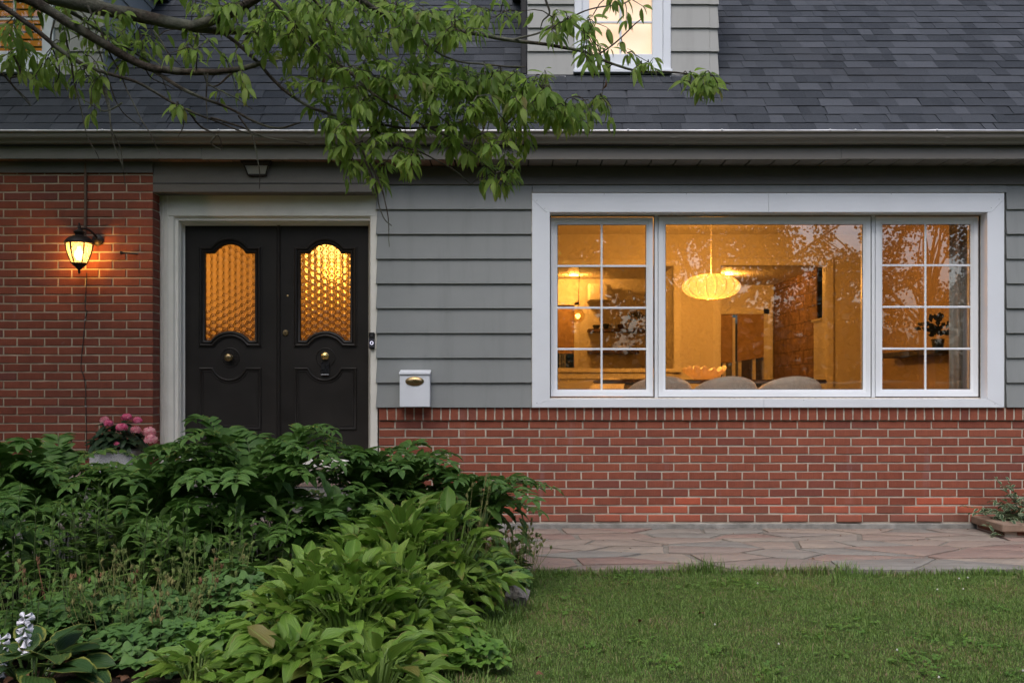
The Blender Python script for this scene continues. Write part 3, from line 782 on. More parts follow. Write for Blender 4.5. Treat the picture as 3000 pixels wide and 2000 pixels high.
for side, pxc in ((0, 674.5), (1, 953.5)):
    leaf_o = link('door', leaf_me, house, Matrix.Translation((xd(pxc) + (0 if side == 0 else 0.0), YD, 0)) @ (Matrix.Identity(4) if side == 0 else Matrix.Diagonal((1, 1, 1, 1))))
    link('glass_moulding', mould_me, leaf_o); link('panel_moulding', panel_me, leaf_o)
    tag(link('bottle_glass', bg, leaf_o, Matrix.Translation((0, 0.022, 0))))
    zc = zd(1047)
    link('medallion_ring', ring_me, leaf_o, Matrix.Translation((0, 0, zc)))
    if side == 0:
        fret.build('medallion_fret', M['black'], leaf_o, loc=(0, 0, zc), bevel=0.001)
        kb = MB().lathe(knob_prof, 24, M=FRONT).mesh('knob', M['brass_old'], smooth=True)
        link('knob', kb, leaf_o, Matrix.Translation((-0.003, -0.002, zd(1047))))
    else:
        kb = MB().lathe([(0.029, 0), (0.030, 0.004), (0.024, 0.008), (0.020, 0.014), (0.024, 0.022), (0.024, 0.034), (0.016, 0.040), (0.009, 0.043), (0.011, 0.050), (0.009, 0.056), (0.001, 0.058)], 24, M=FRONT).mesh('knob', M['brass'], smooth=True)
        link('knob', kb, leaf_o, Matrix.Translation((-0.003, -0.002, zd(1043))))
        m = MB().box(-0.033, 0.033, -0.022, 0.0, zd(1097), zd(1061)); m.box(-0.022, 0.022, -0.026, -0.0215, zd(1091), zd(1068)); m.build('lock_box', M['dark'], leaf_o, bevel=0.002)
        MB().box(-0.032, 0.032, -0.0235, -0.0225, zd(1098), zd(1095.5)).build('lock_edge', M['drip'], leaf_o)
        lk = MB().lathe([(0.024, 0), (0.024, 0.006), (0.021, 0.010), (0.011, 0.011), (0.010, 0.013), (0.001, 0.013)], 24, M=FRONT).mesh('deadbolt', M['brass_old'], smooth=True)
        link('deadbolt', lk, leaf_o, Matrix.Translation((xd(837)-xd(953.5), -0.001, zd(975))))
        MB().box(-0.002, 0.002, -0.0145, -0.013, -0.006, 0.006).build('keyhole', M['gap'], leaf_o, loc=(xd(837)-xd(953.5), 0, zd(975)))
        pk = MB().lathe([(0.008, 0), (0.008, 0.003), (0.005, 0.005), (0.001, 0.005)], 16, M=FRONT).mesh('peephole', M['brass_old'], smooth=True)
        link('peephole', pk, leaf_o, Matrix.Translation((xd(843)-xd(953.5), -0.001, zd(867))))
ast = MB().extrude_z([(xd(812.5), YD+0.01), (xd(812.5), YD-0.010), (xd(814.5), YD-0.016), (xd(817), YD-0.013), (xd(819.5), YD-0.016), (xd(821.5), YD-0.010), (xd(821.5), YD+0.01)], zthr, ztop-0.003)
ast.build('door_astragal', M['black'], house, smooth=True)
MB().box(xd(806), xd(826), YD+0.046, YD+0.06, zthr, ztop).build('gap_light_block', M['black'], house)  # strip added behind the astragal to block hall light leaking through

# ------------------------------------------------------------------ big three-light window
YC0 = -0.040                           # casing face
def xc(px): return X(px, YC0)
def zc_(py): return Z(py, YC0)
oa, ob, oz1, oz0 = xc(1559), xc(2942), zc_(566), zc_(1193)
ia, ib, iz1, iz0 = xc(1611), xc(2893), zc_(621.5), zc_(1168)
cas = empty('window_casing', (0, 0, 0), parent=house)
g_ = 0.0009
mid = xc(2252)
def cas_piece(poly):
    MB().prism_y(poly, YC0, 0.09).build('casing_board', M['white'], cas, bevel=0.0012)
# top board in two lengths; mitred corners as the photo has them
w45 = (oz1-iz1)*0.62
cas_piece([(mid-g_, iz1), (mid-g_, oz1), (oa, oz1), (oa, oz1-0.047), (ia-0.031, iz1)][::-1])
cas_piece([(mid+g_, iz1), (ib+0.031, iz1), (ob, oz1-0.047), (ob, oz1), (mid+g_, oz1)])
cas_piece([(oa, oz1-0.049), (oa, oz0), (ia, iz0), (ia, iz1-0.0015), (ia-0.0315, iz1-0.0015)])
cas_piece([(ob, oz0), (ob, oz1-0.049), (ib+0.0315, iz1-0.0015), (ib, iz1-0.0015), (ib, iz0)])
ms = xc(2238)
cas_piece([(oa+0.0015, oz0), (ms-g_, oz0), (ms-g_, iz0), (ia, iz0-0.001)])
cas_piece([(ms+g_, oz0), (ob-0.0015, oz0), (ib, iz0-0.001), (ms+g_, iz0)])
# caulk bead round the outside and a few nail heads
MB().sweep([(oa, oz0), (ob, oz0), (ob, oz1), (oa, oz1)], [(-0.0005, -0.0345), (0.0035, -0.030), (0.004, -0.012), (0.004, 0.0)]).build('caulk', M['caulk'], cas)
nl = MB().lathe([(0.0026, 0), (0.0024, 0.0008), (0.0005, 0.0012)], 8, M=FRONT).mesh('nail_head', M['gap'])
for px, py in ((1573, 587), (1596, 611), (2904, 609), (2927, 584), (1770, 568.5), (2011, 568.5), (2305, 568.5), (2611, 568.5), (2915, 1182), (2355, 1172), (1573, 1180)):
    link('nail_head', nl, cas, Matrix.Translation((xc(px), YC0, zc_(py))))
# lining of the reveal + frame
YS = 0.075                             # sash front
def xs_(px): return X(px, YS)
def zs_(py): return Z(py, YS)
lin = MB()
lin.box(ia-0.03, ia, 0.085, 0.22, iz0-0.03, iz1+0.03); lin.box(ib, ib+0.03, 0.085, 0.22, iz0-0.03, iz1+0.03)
lin.box(ia, ib, 0.085, 0.22, iz1, iz1+0.03); lin.box(ia, ib, 0.085, 0.22, iz0-0.03, iz0)
lin.build('window_lining', M['white'], house)
MB().sweep([(xs_(1611)-0.003, zs_(1165.5)), (xs_(2873), zs_(1165.5)), (xs_(2873), zs_(630.5)), (xs_(1611)-0.003, zs_(630.5))], [(-0.004, YS+0.004), (-0.003, YS-0.004), (0.004, YS-0.006), (0.012, YS-0.004), (0.014, YS+0.01)]).build('caulk', M['caulk'], cas)
def sash(x0p, x1p, gx0, gx1, gy0, gy1, mun):
    w = empty('window', (0, 0, 0), parent=house)
    y0p, y1p = 632.5, 1163
    a, b, t_, b_ = xs_(x0p), xs_(x1p), zs_(y0p), zs_(y1p)
    ga, gb, gt, gb2 = xs_(gx0), xs_(gx1), zs_(gy0), zs_(gy1)
    MB().box(a-0.004, b+0.004, YS+0.012, YS+0.05, b_-0.004, t_+0.004).build('gasket', M['gap'], w) if False else None
    # dark gap line round the sash, then the mitred frame with a stepped inner edge
    MB().sweep([(a, b_), (b, b_), (b, t_), (a, t_)], [(-0.004, YS+0.012), (0.005, YS+0.012)]).build('gasket', M['gap'], w)
    MB().sweep([(ga, gb2), (gb, gb2), (gb, gt), (ga, gt)], [(-0.0035, YS+0.040), (-0.0035, YS+0.012), (0.0, YS+0.010), (0.018, YS+0.004), (0.0185, YS+0.001), (ga-a-0.0025, YS-0.001), (ga-a-0.0005, YS+0.004), (ga-a-0.0005, YS+0.05)]).build('sash', M['vinyl'], w, smooth=True)
    MB().sweep([(ga, gb2), (gb, gb2), (gb, gt), (ga, gt)], [(-0.0075, YS+0.0205), (-0.0030, YS+0.0200), (-0.0030, YS+0.012)]).build('glazing_bead', M['gap'], w)
    MB().box(ga-0.003, gb+0.003, YS+0.022, YS+0.026, gb2-0.003, gt+0.003).build('pane', M['glass'], w)
    if mun:
        mx, mys = mun; hw = 0.0082
        mz = [zs_(q) for q in mys]
        x_ = xs_(mx)
        MB().box(x_-hw, x_+hw, YS+0.0135, YS+0.0205, gb2, gt).build('muntin', M['white'], w, bevel=0.002)
        for q in mz:
            for (u0, u1) in ((ga, x_-hw+0.0003), (x_+hw-0.0003, gb)):
                MB().box(u0, u1, YS+0.0145, YS+0.0203, q-hw, q+hw).build('muntin', M['white'], w, bevel=0.002)
    MB().sweep([(ga, gb2), (gb, gb2), (gb, gt), (ga, gt)], [(0.004, YS+0.030), (0.004, YS+0.085), (0.03, YS+0.085)]).build('inner_frame', M['cream'], w)
    return w
sash(1613, 1917, 1632, 1895, 656, 1142, (1763, (778.5, 901, 1022)))
sash(1928.5, 2553, 1949, 2531, 655, 1142, None)
sash(2565, 2871, 2585, 2846.5, 655, 1141.5, (2713.5, (776.5, 898.5, 1021)))
for a, b in ((1918.3, 1927.2), (2554.3, 2563.7)):
    MB().extrude_z([(xs_(a), YS+0.05), (xs_(a), YS+0.003), (xs_(a+2.2), YS+0.002), (xs_(a+2.6), YS+0.008), (xs_(b-2.6), YS+0.008), (xs_(b-2.2), YS+0.002), (xs_(b), YS+0.003), (xs_(b), YS+0.05)], zs_(1165), zs_(630)).build('mullion', M['vinyl'], house)

# ------------------------------------------------------------------ wall lantern
lx, ly = X(232, -0.30), -0.30
lt = empty('wall_lantern', (lx, -0.15, Z(740, -.25)), 'lit black coach lantern fixed to the brick wall left of the doors', 'lantern')
LZ = lt.location.z
def zl(py): return Z(py, ly) - LZ
def lrel(m, name, mat, **k): return m.build(name, mat, lt, **k)
off = Vector((0, ly + 0.15, 0))
def L6(prof, n=6, rot=0.0): 
    return MB().lathe(prof, n, c=off, M=Matrix.Rotation(rot, 3, 'Z'))
mm = 2.57e-3
cap = [(0.106, zl(714)), (0.108, zl(711)), (0.100, zl(706)), (0.082, zl(698)), (0.052, zl(692)), (0.034, zl(690)), (0.030, zl(688)), (0.040, zl(682)), (0.042, zl(680)), (0.030, zl(676)), (0.014, zl(672)), (0.010, zl(669)), (0.014, zl(667)), (0.012, zl(662)), (0.006, zl(660)), (0.008, zl(656)), (0.001, zl(652))]
lrel(MB().lathe(cap, 24, c=off), 'cap', M['iron'], smooth=True)
t = NT('seeded lantern glass'); v = t.coord('Object', rnd=False)
tr = t.n('ShaderNodeBsdfTransparent'); t.set(tr.inputs[0], (1, 0.93, 0.75)); tl = t.n('ShaderNodeBsdfTranslucent'); t.set(tl.inputs[0], (0.95, 0.85, 0.6))
M['lantern_glass'] = t.done(t.shader_mix(t.ramp(t.noise(v, 60, 3), 0.35, 0.7, 0.22, 0.42), tr.outputs[0], tl.outputs[0]))
rt, rb = 0.098, 0.052
pn = []
def bodyr(f):   # curved taper from the cap (f=0) to the base (f=1)
    return rt + (rb - rt) * (0.25*f + 0.75*f*f)
zt_, zb_ = zl(712), zl(772)
for k_ in range(6):
    a0 = R(60*k_ + 14); a1 = R(60*(k_+1) + 14)
    m = MB(); n_ = 8
    for i in range(n_+1):
        f = i/n_; r_ = bodyr(f)*0.97; z_ = zt_ + (zb_-zt_)*f
        for aa in (a0, a1):
            m.v.append(tuple(off + Vector((r_*math.cos(aa), r_*math.sin(aa), z_))))
    for i in range(n_): m.f.append((2*i, 2*i+1, 2*i+3, 2*i+2))
    pane = lrel(m, 'pane', M['lantern_glass'], smooth=True)
    so = pane.modifiers.new('thick', 'SOLIDIFY'); so.thickness = 0.002
    pts_ = [off + Vector((bodyr(i/n_)*math.cos(a0), bodyr(i/n_)*math.sin(a0), zt_ + (zb_-zt_)*i/n_)) for i in range(n_+1)]
    lrel(MB().tube(pts_, [0.006]*4 + [0.0055]*5, 6), 'glass_bar', M['iron'], smooth=True)
base = [(0.001, zl(803)), (0.006, zl(801)), (0.010, zl(796)), (0.008, zl(791)), (0.012, zl(789)), (0.022, zl(787)), (0.026, zl(783)), (0.044, zl(778)), (0.050, zl(775)), (0.057, zl(773)), (0.057, zl(770.5)), (0.050, zl(770)), (0.001, zl(770))]
lrel(MB().lathe(base, 24, c=off), 'base', M['iron'], smooth=True)
arm = [off + Vector((0, 0, zl(676))), off + Vector((0.02, 0.03, zl(668))), off + Vector((0.05, 0.075, zl(672))), off + Vector((0.075, 0.12, zl(686))), off + Vector((0.08, 0.148, zl(700)))]
def smooth_path(pts, n=24):
    pts = [Vector(p) for p in pts]; out = []
    q = [pts[0]*2-pts[1]] + pts + [pts[-1]*2-pts[-2]]
    for i in range(1, len(q)-2):
        for k in range(n):
            t_ = k/n; a, b, c, d_ = q[i-1], q[i], q[i+1], q[i+2]
            out.append(0.5*((2*b) + (c-a)*t_ + (2*a-5*b+4*c-d_)*t_*t_ + (3*b-a-3*c+d_)*t_**3))
    out.append(pts[-1]); return out
lrel(MB().tube(smooth_path(arm, 6), 0.009, 8), 'arm', M['iron'], smooth=True)
lrel(MB().lathe([(0.044, 0), (0.046, 0.008), (0.034, 0.018), (0.014, 0.026), (0.001, 0.027)], 24, c=(0.078, 0.0, zl(695)), M=Matrix.Diagonal((1, 1, 1.0)) @ FRONT.to_3x3() if False else FRONT), 'back_plate', M['iron'], smooth=True)
bulb = MB().lathe([(0.001, zl(764)), (0.020, zl(761)), (0.034, zl(753)), (0.036, zl(745)), (0.026, zl(736)), (0.014, zl(730)), (0.013, zl(722)), (0.001, zl(721))], 20, c=off)
lrel(bulb, 'bulb', emit('lantern bulb glow', (1.0, 0.70, 0.30), 9.0), smooth=True)
def lamp(name, loc, energy, col, radius=0.04, parent=None):
    l = bpy.data.lights.new(name, 'POINT'); l.energy = energy; l.color = col; l.shadow_soft_size = radius
    o = bpy.data.objects.new(name, l); COL.objects.link(o); o.location = loc
    if parent: o.parent = parent
    return o
WARM = (1.0, 0.40, 0.065)
lamp('lantern_light', off + Vector((0, -0.0, zl(748))), 52.0, (1.0, 0.52, 0.15), 0.043, lt)

# conduit above the lantern, thin cable below, hose hook
cw = empty('wall_cable', (X(247, -.15), -0.16, 0.6), 'thin dark cable running down the brick wall below the lantern', 'cable')
pts = [(X(247+dx, -.15), -0.1535, Z(py, -.15)) for py, dx in ((800, 8), (840, 6), (880, 4), (905, 3), (912, 9), (935, 3), (1000, -3), (1050, -8), (1080, -9), (1100, -2), (1130, 4), (1180, 5), (1250, 6), (1310, 7), (1345, 8))]
pts = smooth_path(pts, 5)
MB().tube([Vector(p) - cw.location for p in pts], 0.0032, 6).build('cable_run', M['wire'], cw, smooth=True)
clip = MB().box(-0.005, 0.005, -0.006, 0.003, -0.004, 0.004).mesh('cable_clip', M['drip'], bevel=0.001)
for py, dx in ((937, 3), (1190, 5)): link('cable_clip', clip, cw, Matrix.Translation(Vector((X(247+dx, -.15), -0.154, Z(py, -.15))) - cw.location))
cd = MB().tube([(X(252, -.15), -0.160, Z(480, -.15)), (X(252, -.15), -0.160, Z(600, -.15)), (X(250, -.15), -0.160, Z(690, -.15))], 0.011, 8).build('electrical_conduit', M['conduit'], None, smooth=True)
tag(cd, 'painted metal conduit running from the eaves down to the lantern', 'conduit')
hk = empty('wall_hook', (X(380, -.15), -0.15, Z(743, -.15)), 'small black iron hook bar on the brick wall beside the lantern', 'hook')
MB().tube([(X(356, -.19)-hk.location.x, -0.045, 0.0), (X(380, -.17)-hk.location.x, -0.028, -0.002), (X(405, -.15)-hk.location.x, 0.0, -0.003)], [0.007, 0.006, 0.006], 8).build('bar', M['iron'], hk, smooth=True)
MB().lathe([(0.013, -0.006), (0.014, 0.0), (0.013, 0.008)], 12, c=(X(356, -.19)-hk.location.x, -0.046, 0), M=Euler((0, R(90), 0)).to_matrix()).build('end_cap', M['iron'], hk, smooth=True)

# ------------------------------------------------------------------ ceiling lantern under the eave
ex, ey = X(757, -.12), -0.12
ez = so_z
el = empty('eave_light', (ex, ey, ez), 'unlit dark lantern hanging from the soffit above the doors', 'light')
sq = lambda r, z: [(r*math.cos(R(45+90*k))*1.414, r*math.sin(R(45+90*k))*1.0, z) for k in range(4)]
m = MB(); m.v = sq(0.118, -0.002) + sq(0.112, -0.018) + sq(0.100, -0.030) + sq(0.098, -0.036); 
for i in range(3): m.f += [(4*i+k, 4*i+(k+1) % 4, 4*i+4+(k+1) % 4, 4*i+4+k) for k in range(4)]
m.f += [(0, 1, 2, 3), (15, 14, 13, 12)]; m.build('canopy', M['iron'], el)
fg = plain('frosted ribbed glass', (0.26, 0.25, 0.22), 0.35, 0.1, 30, 0.2)
m = MB(); m.v = sq(0.090, -0.037) + sq(0.066, -0.100); m.f += [(k, (k+1) % 4, 4+(k+1) % 4, 4+k) for k in range(4)] + [(7, 6, 5, 4)]; m.build('glass_box', fg, el)
for k in range(4):
    a = sq(0.092, -0.036)[k]; b = sq(0.068, -0.102)[k]
    MB().tube([a, b], 0.006, 6).build('corner_bar', M['iron'], el)
m = MB(); m.v = sq(0.072, -0.098) + sq(0.070, -0.110) + sq(0.040, -0.118)
for i in range(2): m.f += [(4*i+k, 4*i+(k+1) % 4, 4*i+4+(k+1) % 4, 4*i+4+k) for k in range(4)]
m.f += [(11, 10, 9, 8), (0, 1, 2, 3)]; m.build('base', M['iron'], el)

# ------------------------------------------------------------------ mailbox and doorbell
mbx, mbz0, mbz1 = X(1215, -.12), Z(1192, -.12), Z(1096, -.12)
mb = empty('mailbox', (mbx, -0.03, mbz0), 'white metal mailbox with oval brass plaque on the grey siding', 'mailbox')
hw = (X(1259, -.12)-X(1171, -.12))/2
h_ = mbz1 - mbz0
MB().hexa([(-hw, -0.095, 0), (hw, -0.095, 0), (hw, 0, 0), (-hw, 0, 0)], [(-hw, -0.095, h_), (hw, -0.095, h_), (hw, 0, h_+0.02), (-hw, 0, h_+0.02)]).build('body', M['white'], mb, bevel=0.004, seg=2)
MB().add([(-hw-0.004, -0.105, h_-0.003), (hw+0.004, -0.105, h_-0.003), (hw+0.004, -0.105, h_+0.014), (-hw-0.004, -0.105, h_+0.014), (-hw-0.004, 0.0, h_+0.036), (hw+0.004, 0.0, h_+0.036), (hw+0.004, 0.0, h_+0.0205), (-hw-0.004, 0.0, h_+0.0205), (-hw-0.004, -0.0965, h_-0.003), (hw+0.004, -0.0965, h_-0.003)],
         [(0, 1, 2, 3), (3, 2, 5, 4), (4, 5, 6, 7), (0, 8, 9, 1), (8, 7, 6, 9), (0, 3, 4, 7, 8), (1, 9, 6, 5, 2)]).build('lid', M['white'], mb, bevel=0.003, seg=2)
pz = Z(1116.5, -.12) - mbz0
pl = MB(); n_ = 40; aw, ah = 0.0715, 0.0360
for (s_, y_) in ((1.0, -0.0950), (1.0, -0.098), (0.96, -0.0995), (0.86, -0.0985), (0.80, -0.0995), (0.66, -0.1045), (0.45, -0.1075), (0.2, -0.1085), (0.01, -0.1088)):
    for k in range(n_):
        a = 2*math.pi*k/n_; pl.v.append((aw*s_*math.cos(a), y_, pz + ah*s_*math.sin(a)))
for i in range(8):
    for k in range(n_): pl.f.append((i*n_+k, i*n_+(k+1) % n_, (i+1)*n_+(k+1) % n_, (i+1)*n_+k))
plq = pl.build('plaque', M['brass_old'], mb, smooth='all')
tc = bpy.data.curves.new('mail_text', 'FONT'); tc.body = 'Mail'; tc.size = 0.030; tc.extrude = 0.0012; tc.align_x = 'CENTER'; tc.align_y = 'CENTER'; tc.shear = 0.35
to = bpy.data.objects.new('tmp', tc); COL.objects.link(to)
dg = bpy.context.evaluated_depsgraph_get(); tm = bpy.data.meshes.new_from_object(to.evaluated_get(dg)); bpy.data.objects.remove(to)
tm.materials.clear(); tm.materials.append(M['brass'])
link('mail_lettering', tm, mb, Matrix.Translation((0.006, -0.1085, pz)) @ Euler((R(90), 0, 0)).to_matrix().to_4x4())
db = empty('video_doorbell', (X(1090, -.01), -0.004, Z(998, -.01)), 'black doorbell with glowing white ring on the door casing', 'doorbell')
MB().box(-0.0225, 0.0225, -0.026, 0, -0.064, 0.064).build('body', M['dark'], db, bevel=0.004, seg=2)
MB().box(-0.0205, 0.0205, -0.0285, -0.0255, -0.050, 0.012).build('face_plate', plain('grey plastic', (0.06, 0.06, 0.075), 0.35, 0.05, 5, 0.05), db, bevel=0.001)
MB().lathe([(0.011, 0), (0.012, 0.003), (0.008, 0.004), (0.001, 0.004)], 20, c=(0, -0.0265, 0.038), M=FRONT).build('camera_eye', M['gap'], db, smooth=True)
m = MB(); n_ = 32
for r_, y_ in ((0.0100, -0.0287), (0.0102, -0.0298), (0.0128, -0.0298), (0.0130, -0.0287)):
    for k in range(n_): m.v.append((r_*math.cos(2*math.pi*k/n_), y_, -0.018 + r_*math.sin(2*math.pi*k/n_)))
for i in range(3):
    for k in range(n_): m.f.append((i*n_+k, i*n_+(k+1) % n_, (i+1)*n_+(k+1) % n_, (i+1)*n_+k))
m.build('light_ring', emit('ring glow', (0.85, 0.82, 1.0), 1.6), db)
# ------------------------------------------------------------------ rooms behind the glass
M['paint'] = plain('warm white wall paint', (0.74, 0.70, 0.62), 0.7, 0.03, 2, 0.05, 120, 0.0003, rnd=False)
M['paint_trim'] = plain('white interior trim', (0.80, 0.77, 0.70), 0.45, 0.02, 3, 0.03, rnd=False)
M['oak'] = plain('oak boards', (0.30, 0.17, 0.08), 0.45, 0.25, 8, 0.15, rnd=False)
M['walnut'] = plain('dark walnut', (0.085, 0.045, 0.025), 0.45, 0.3, 9, 0.15)
M['boucle'] = plain('cream boucle wool', (0.86, 0.81, 0.73), 0.95, 0.12, 30, 1.0, 110, 0.01, spec=0.1)
M['ceramic_dark'] = plain('dark green glazed ceramic', (0.022, 0.030, 0.026), 0.25, 0.2, 20, 0.1)
M['ceramic_white'] = plain('white matte ceramic', (0.74, 0.69, 0.62), 0.55, 0.04, 9, 0.1)
M['roman'] = plain('brown woven blind', (0.42, 0.28, 0.16), 0.9, 0.15, 12, 0.4, 260, 0.001)
M['stone_brown'] = plain('brown block chimney breast', (0.19, 0.115, 0.075), 0.85, 0.3, 7, 0.5, 90, 0.002)
M['hedge_dark'] = plain('dark hedge', (0.03, 0.05, 0.025), 0.9, 0.7, 40, 1.0, 60, 0.02)
M['night'] = plain('dark garden', (0.02, 0.022, 0.024), 0.9, 0.4, 3, 0.0)
FL, CE = 0.44, 2.84
YB = 3.5
def struct(name, m, mat, **k):
    return tag(m.build(name, mat, None, **k), kind='structure')
struct('interior_floor', MB().box(-3.2, 5.4, 0.2, 8.6, FL-0.1, FL), M['walnut'])
struct('interior_ceiling', MB().box(-0.3, 5.4, 0.12, YB+0.06, CE, CE+0.1).box(-3.2, 5.4, YB+0.06, 8.6, 2.75, 2.85), M['paint'])
ox0, ox1 = 0.22, X(1973, YB); oz0_, oz1_ = Z(1079, YB), Z(780, YB)
dx0, dx1, dz1 = X(2111, YB), X(2420, YB), Z(778, YB)
bw_ = MB()
bw_.box(0.05, ox0, YB, YB+0.12, FL, CE); bw_.box(ox0, ox1, YB, YB+0.12, FL, oz0_); bw_.box(ox0, ox1, YB, YB+0.12, oz1_, CE)
bw_.box(ox1, dx0, YB, YB+0.12, FL, CE); bw_.box(dx0, dx1, YB, YB+0.12, dz1, CE); bw_.box(dx1, 4.12, YB, YB+0.12, FL, CE)
struct('dining_wall', bw_, M['paint'])
struct('dining_wall', MB().box(0.0, 0.05, 0.1, YB+0.12, FL, CE), M['paint'])
struct('dining_wall', MB().box(4.08, 4.16, 0.1, YB+0.12, FL, CE), plain('wall paint dimmed', (0.42, 0.33, 0.25), 0.75, 0.04, 2, 0.05, 120, 0.0003, rnd=False))  # weaker lamp light on this wall is put into a darker colour
fw = MB(); xa, xb = ia-0.03, ib+0.03
fw.box(0.0, xa, 0.12, 0.2, FL, CE); fw.box(xb, 4.12, 0.12, 0.2, FL, CE); fw.box(xa, xb, 0.12, 0.2, FL, iz0-0.03); fw.box(xa, xb, 0.12, 0.2, iz1+0.03, CE)
struct('window_wall', fw, M['paint'])
struct('hall_wall', MB().box(-3.0, -2.95, 0.2, 3.2, FL, CE).box(-0.4, -0.35, 0.2, 3.2, FL, CE).box(-3.0, -0.35, 3.1, 3.2, FL, CE).box(-3.0, X(505), 0.2, 0.24, FL, CE).box(X(1095), -0.35, 0.2, 0.24, FL, CE), M['paint'])
struct('hall_ceiling', MB().box(-3.2, -0.31, 0.12, YB+0.06, CE, CE+0.1), M['walnut'])
struct('hall_contrast_boards', MB().box(-2.94, -0.41, 3.05, 3.09, FL, 2.02).box(-2.94, -2.92, 0.25, 3.05, FL, 1.7), M['walnut'])  # dark boards added so the bottle glass refracts some contrast
YK = 7.3
struct('kitchen_wall', MB().box(-0.8, X(1632, YK), YK, YK+0.1, FL, 2.75).box(X(1682, YK), 2.3, YK, YK+0.1, FL, 2.75).box(X(1632, YK), X(1682, YK), YK, YK+0.1, FL, Z(1077, YK)).box(X(1632, YK), X(1682, YK), YK, YK+0.1, Z(895, YK), 2.75).box(-0.85, -0.8, YB+.12, YK+.1, FL, 2.75).box(2.2, 2.3, YB+.12+1.6, YK, FL, 2.75), M['paint'])
YL = 8.2
lw0, lw1 = X(2095, YL), X(2237, YL)
struct('living_wall', MB().box(2.3, lw0, YL, YL+0.1, FL, 2.75).box(lw1, 5.3, YL, YL+0.1, FL, 2.75).box(lw0, lw1, YL, YL+0.1, Z(922, YL), 2.75).box(5.2, 5.3, YB+.12, YL, FL, 2.75), M['paint'])
# trims
def trim_u(name, x0_, x1_, zb_, zt_, w, y, label, sill=True):
    e = empty(name, (0.5*(x0_+x1_), y, zb_), label, 'door frame' if not sill else 'opening')
    c = e.location
    for a, b, c0, c1 in ((x0_-w, x0_, zb_, zt_+w), (x1_, x1_+w, zb_, zt_+w), (x0_, x1_, zt_, zt_+w)):
        m = MB().box(a-c.x, b-c.x, -0.02, 0.0, c0-c.z, c1-c.z); m.box(a-c.x+w*0.12, b-c.x-w*0.12 if b-a < 0.3 else b-c.x, -0.028, -0.02, c0-c.z, c1-c.z-w*0.12)
        m.build('trim_board', M['paint_trim'], e, bevel=0.003)
    if sill:
        m = MB().box(x0_-w-c.x, x1_+w-c.x, -0.05, 0.0, -0.045, 0.0); m.box(x0_-c.x, x1_-c.x, -0.02, 0, -0.12, -0.045); m.build('ledge', M['paint_trim'], e, bevel=0.004)
    return e
trim_u('serving_hatch', ox0, ox1, oz0_, oz1_, 0.085, YB, 'white trimmed opening in the dining room wall to the kitchen')
trim_u('doorway_trim', dx0, dx1, FL, dz1, 0.085, YB, 'white door trim round the opening behind the paper lamp', sill=False)
MB()
# reveal of the doorway, lit
struct('doorway_reveal', MB().box(dx1-0.004, dx1, YB-0.001, YB+0.125, FL, dz1).box(dx0, dx0+0.004, YB-0.001, YB+0.125, FL, dz1), M['paint_trim'])

# lamps -----------------------------------------------------------
px_, py_ = X(2083, 1.9), 1.9
pd = empty('pendant_lamp', (px_, py_, Z(840, 1.9)), 'glowing saucer shaped ribbed paper lamp hanging above the dining table', 'lamp')
rw, hh = 169/2/F*9.64, 74/2/F*9.64
n_r, n_s = 18, 14
m = MB(); NSEG = n_r*4
for i in range(n_s+1):
    a = math.pi*(0.06 + 0.88*i/n_s); 
    for k in range(NSEG):
        ph = 2*math.pi*k/NSEG; q = 1 - 0.022*math.sin(a)*abs(math.cos(ph*n_r/2))
        rr = rw*math.sin(a)**0.85*q
        m.v.append((rr*math.cos(ph), rr*math.sin(ph), hh*math.cos(a)*(1.0 if a < math.pi/2 else 1.0)))
for i in range(n_s):
    for k in range(NSEG): m.f.append((i*NSEG+k, i*NSEG+(k+1) % NSEG, (i+1)*NSEG+(k+1) % NSEG, (i+1)*NSEG+k))
m.build('shade', lampshade_mat('glowing paper shade', (1.0, 0.83, 0.38), 0.36, 0.25), pd, smooth='all')
rib_m = plain('lamp wire', (0.20, 0.13, 0.04), 0.6)
for j in range(n_r):
    ph = 2*math.pi*(j+0.5)/n_r
    pts = [(rw*1.001*math.sin(a)**0.85*math.cos(ph), rw*1.001*math.sin(a)**0.85*math.sin(ph), hh*math.cos(a)) for a in [math.pi*(0.06+0.88*i/12) for i in range(13)]]
    MB().tube(pts, 0.0026, 4, cap=False).build('rib', rib_m, pd)
MB().lathe([(0.055, -hh*0.985), (0.058, -hh*1.0), (0.055, -hh*1.02), (0.05, -hh)], 24, caps=False).build('bottom_ring', rib_m, pd)
MB().tube([(0, 0, hh*0.9), (0, 0, CE - pd.location.z)], 0.004, 6).build('cord', M['ceramic_white'], pd)
lamp('pendant_light', (0, 0, 0.0), 250, WARM, 0.10, pd)
gp = empty('globe_pendant', (X(1693, 5.0), 5.0, Z(925, 5.0)), 'small clear glass globe lamp hanging in the kitchen', 'lamp')
MB().lathe([(0.088*math.sin(math.pi*i/14)+0.0005, -0.088*math.cos(math.pi*i/14)) for i in range(15)], 24).build('globe', glass_mat('globe glass', 0.12, (1, 0.9, 0.65)), gp, smooth='all')
MB().lathe([(0.001, -0.04), (0.022, -0.03), (0.028, -0.01), (0.018, 0.015), (0.012, 0.03), (0.001, 0.032)], 16).build('bulb', emit('bulb glow', (1.0, 0.58, 0.16), 7.0), gp, smooth='all')
MB().tube([(0, 0, 0.088), (0.03, 0, 2.75-gp.location.z)], 0.004, 6).build('cord', M['walnut'], gp)
lamp('globe_light', (0, 0, 0), 22, WARM, 0.034, gp)
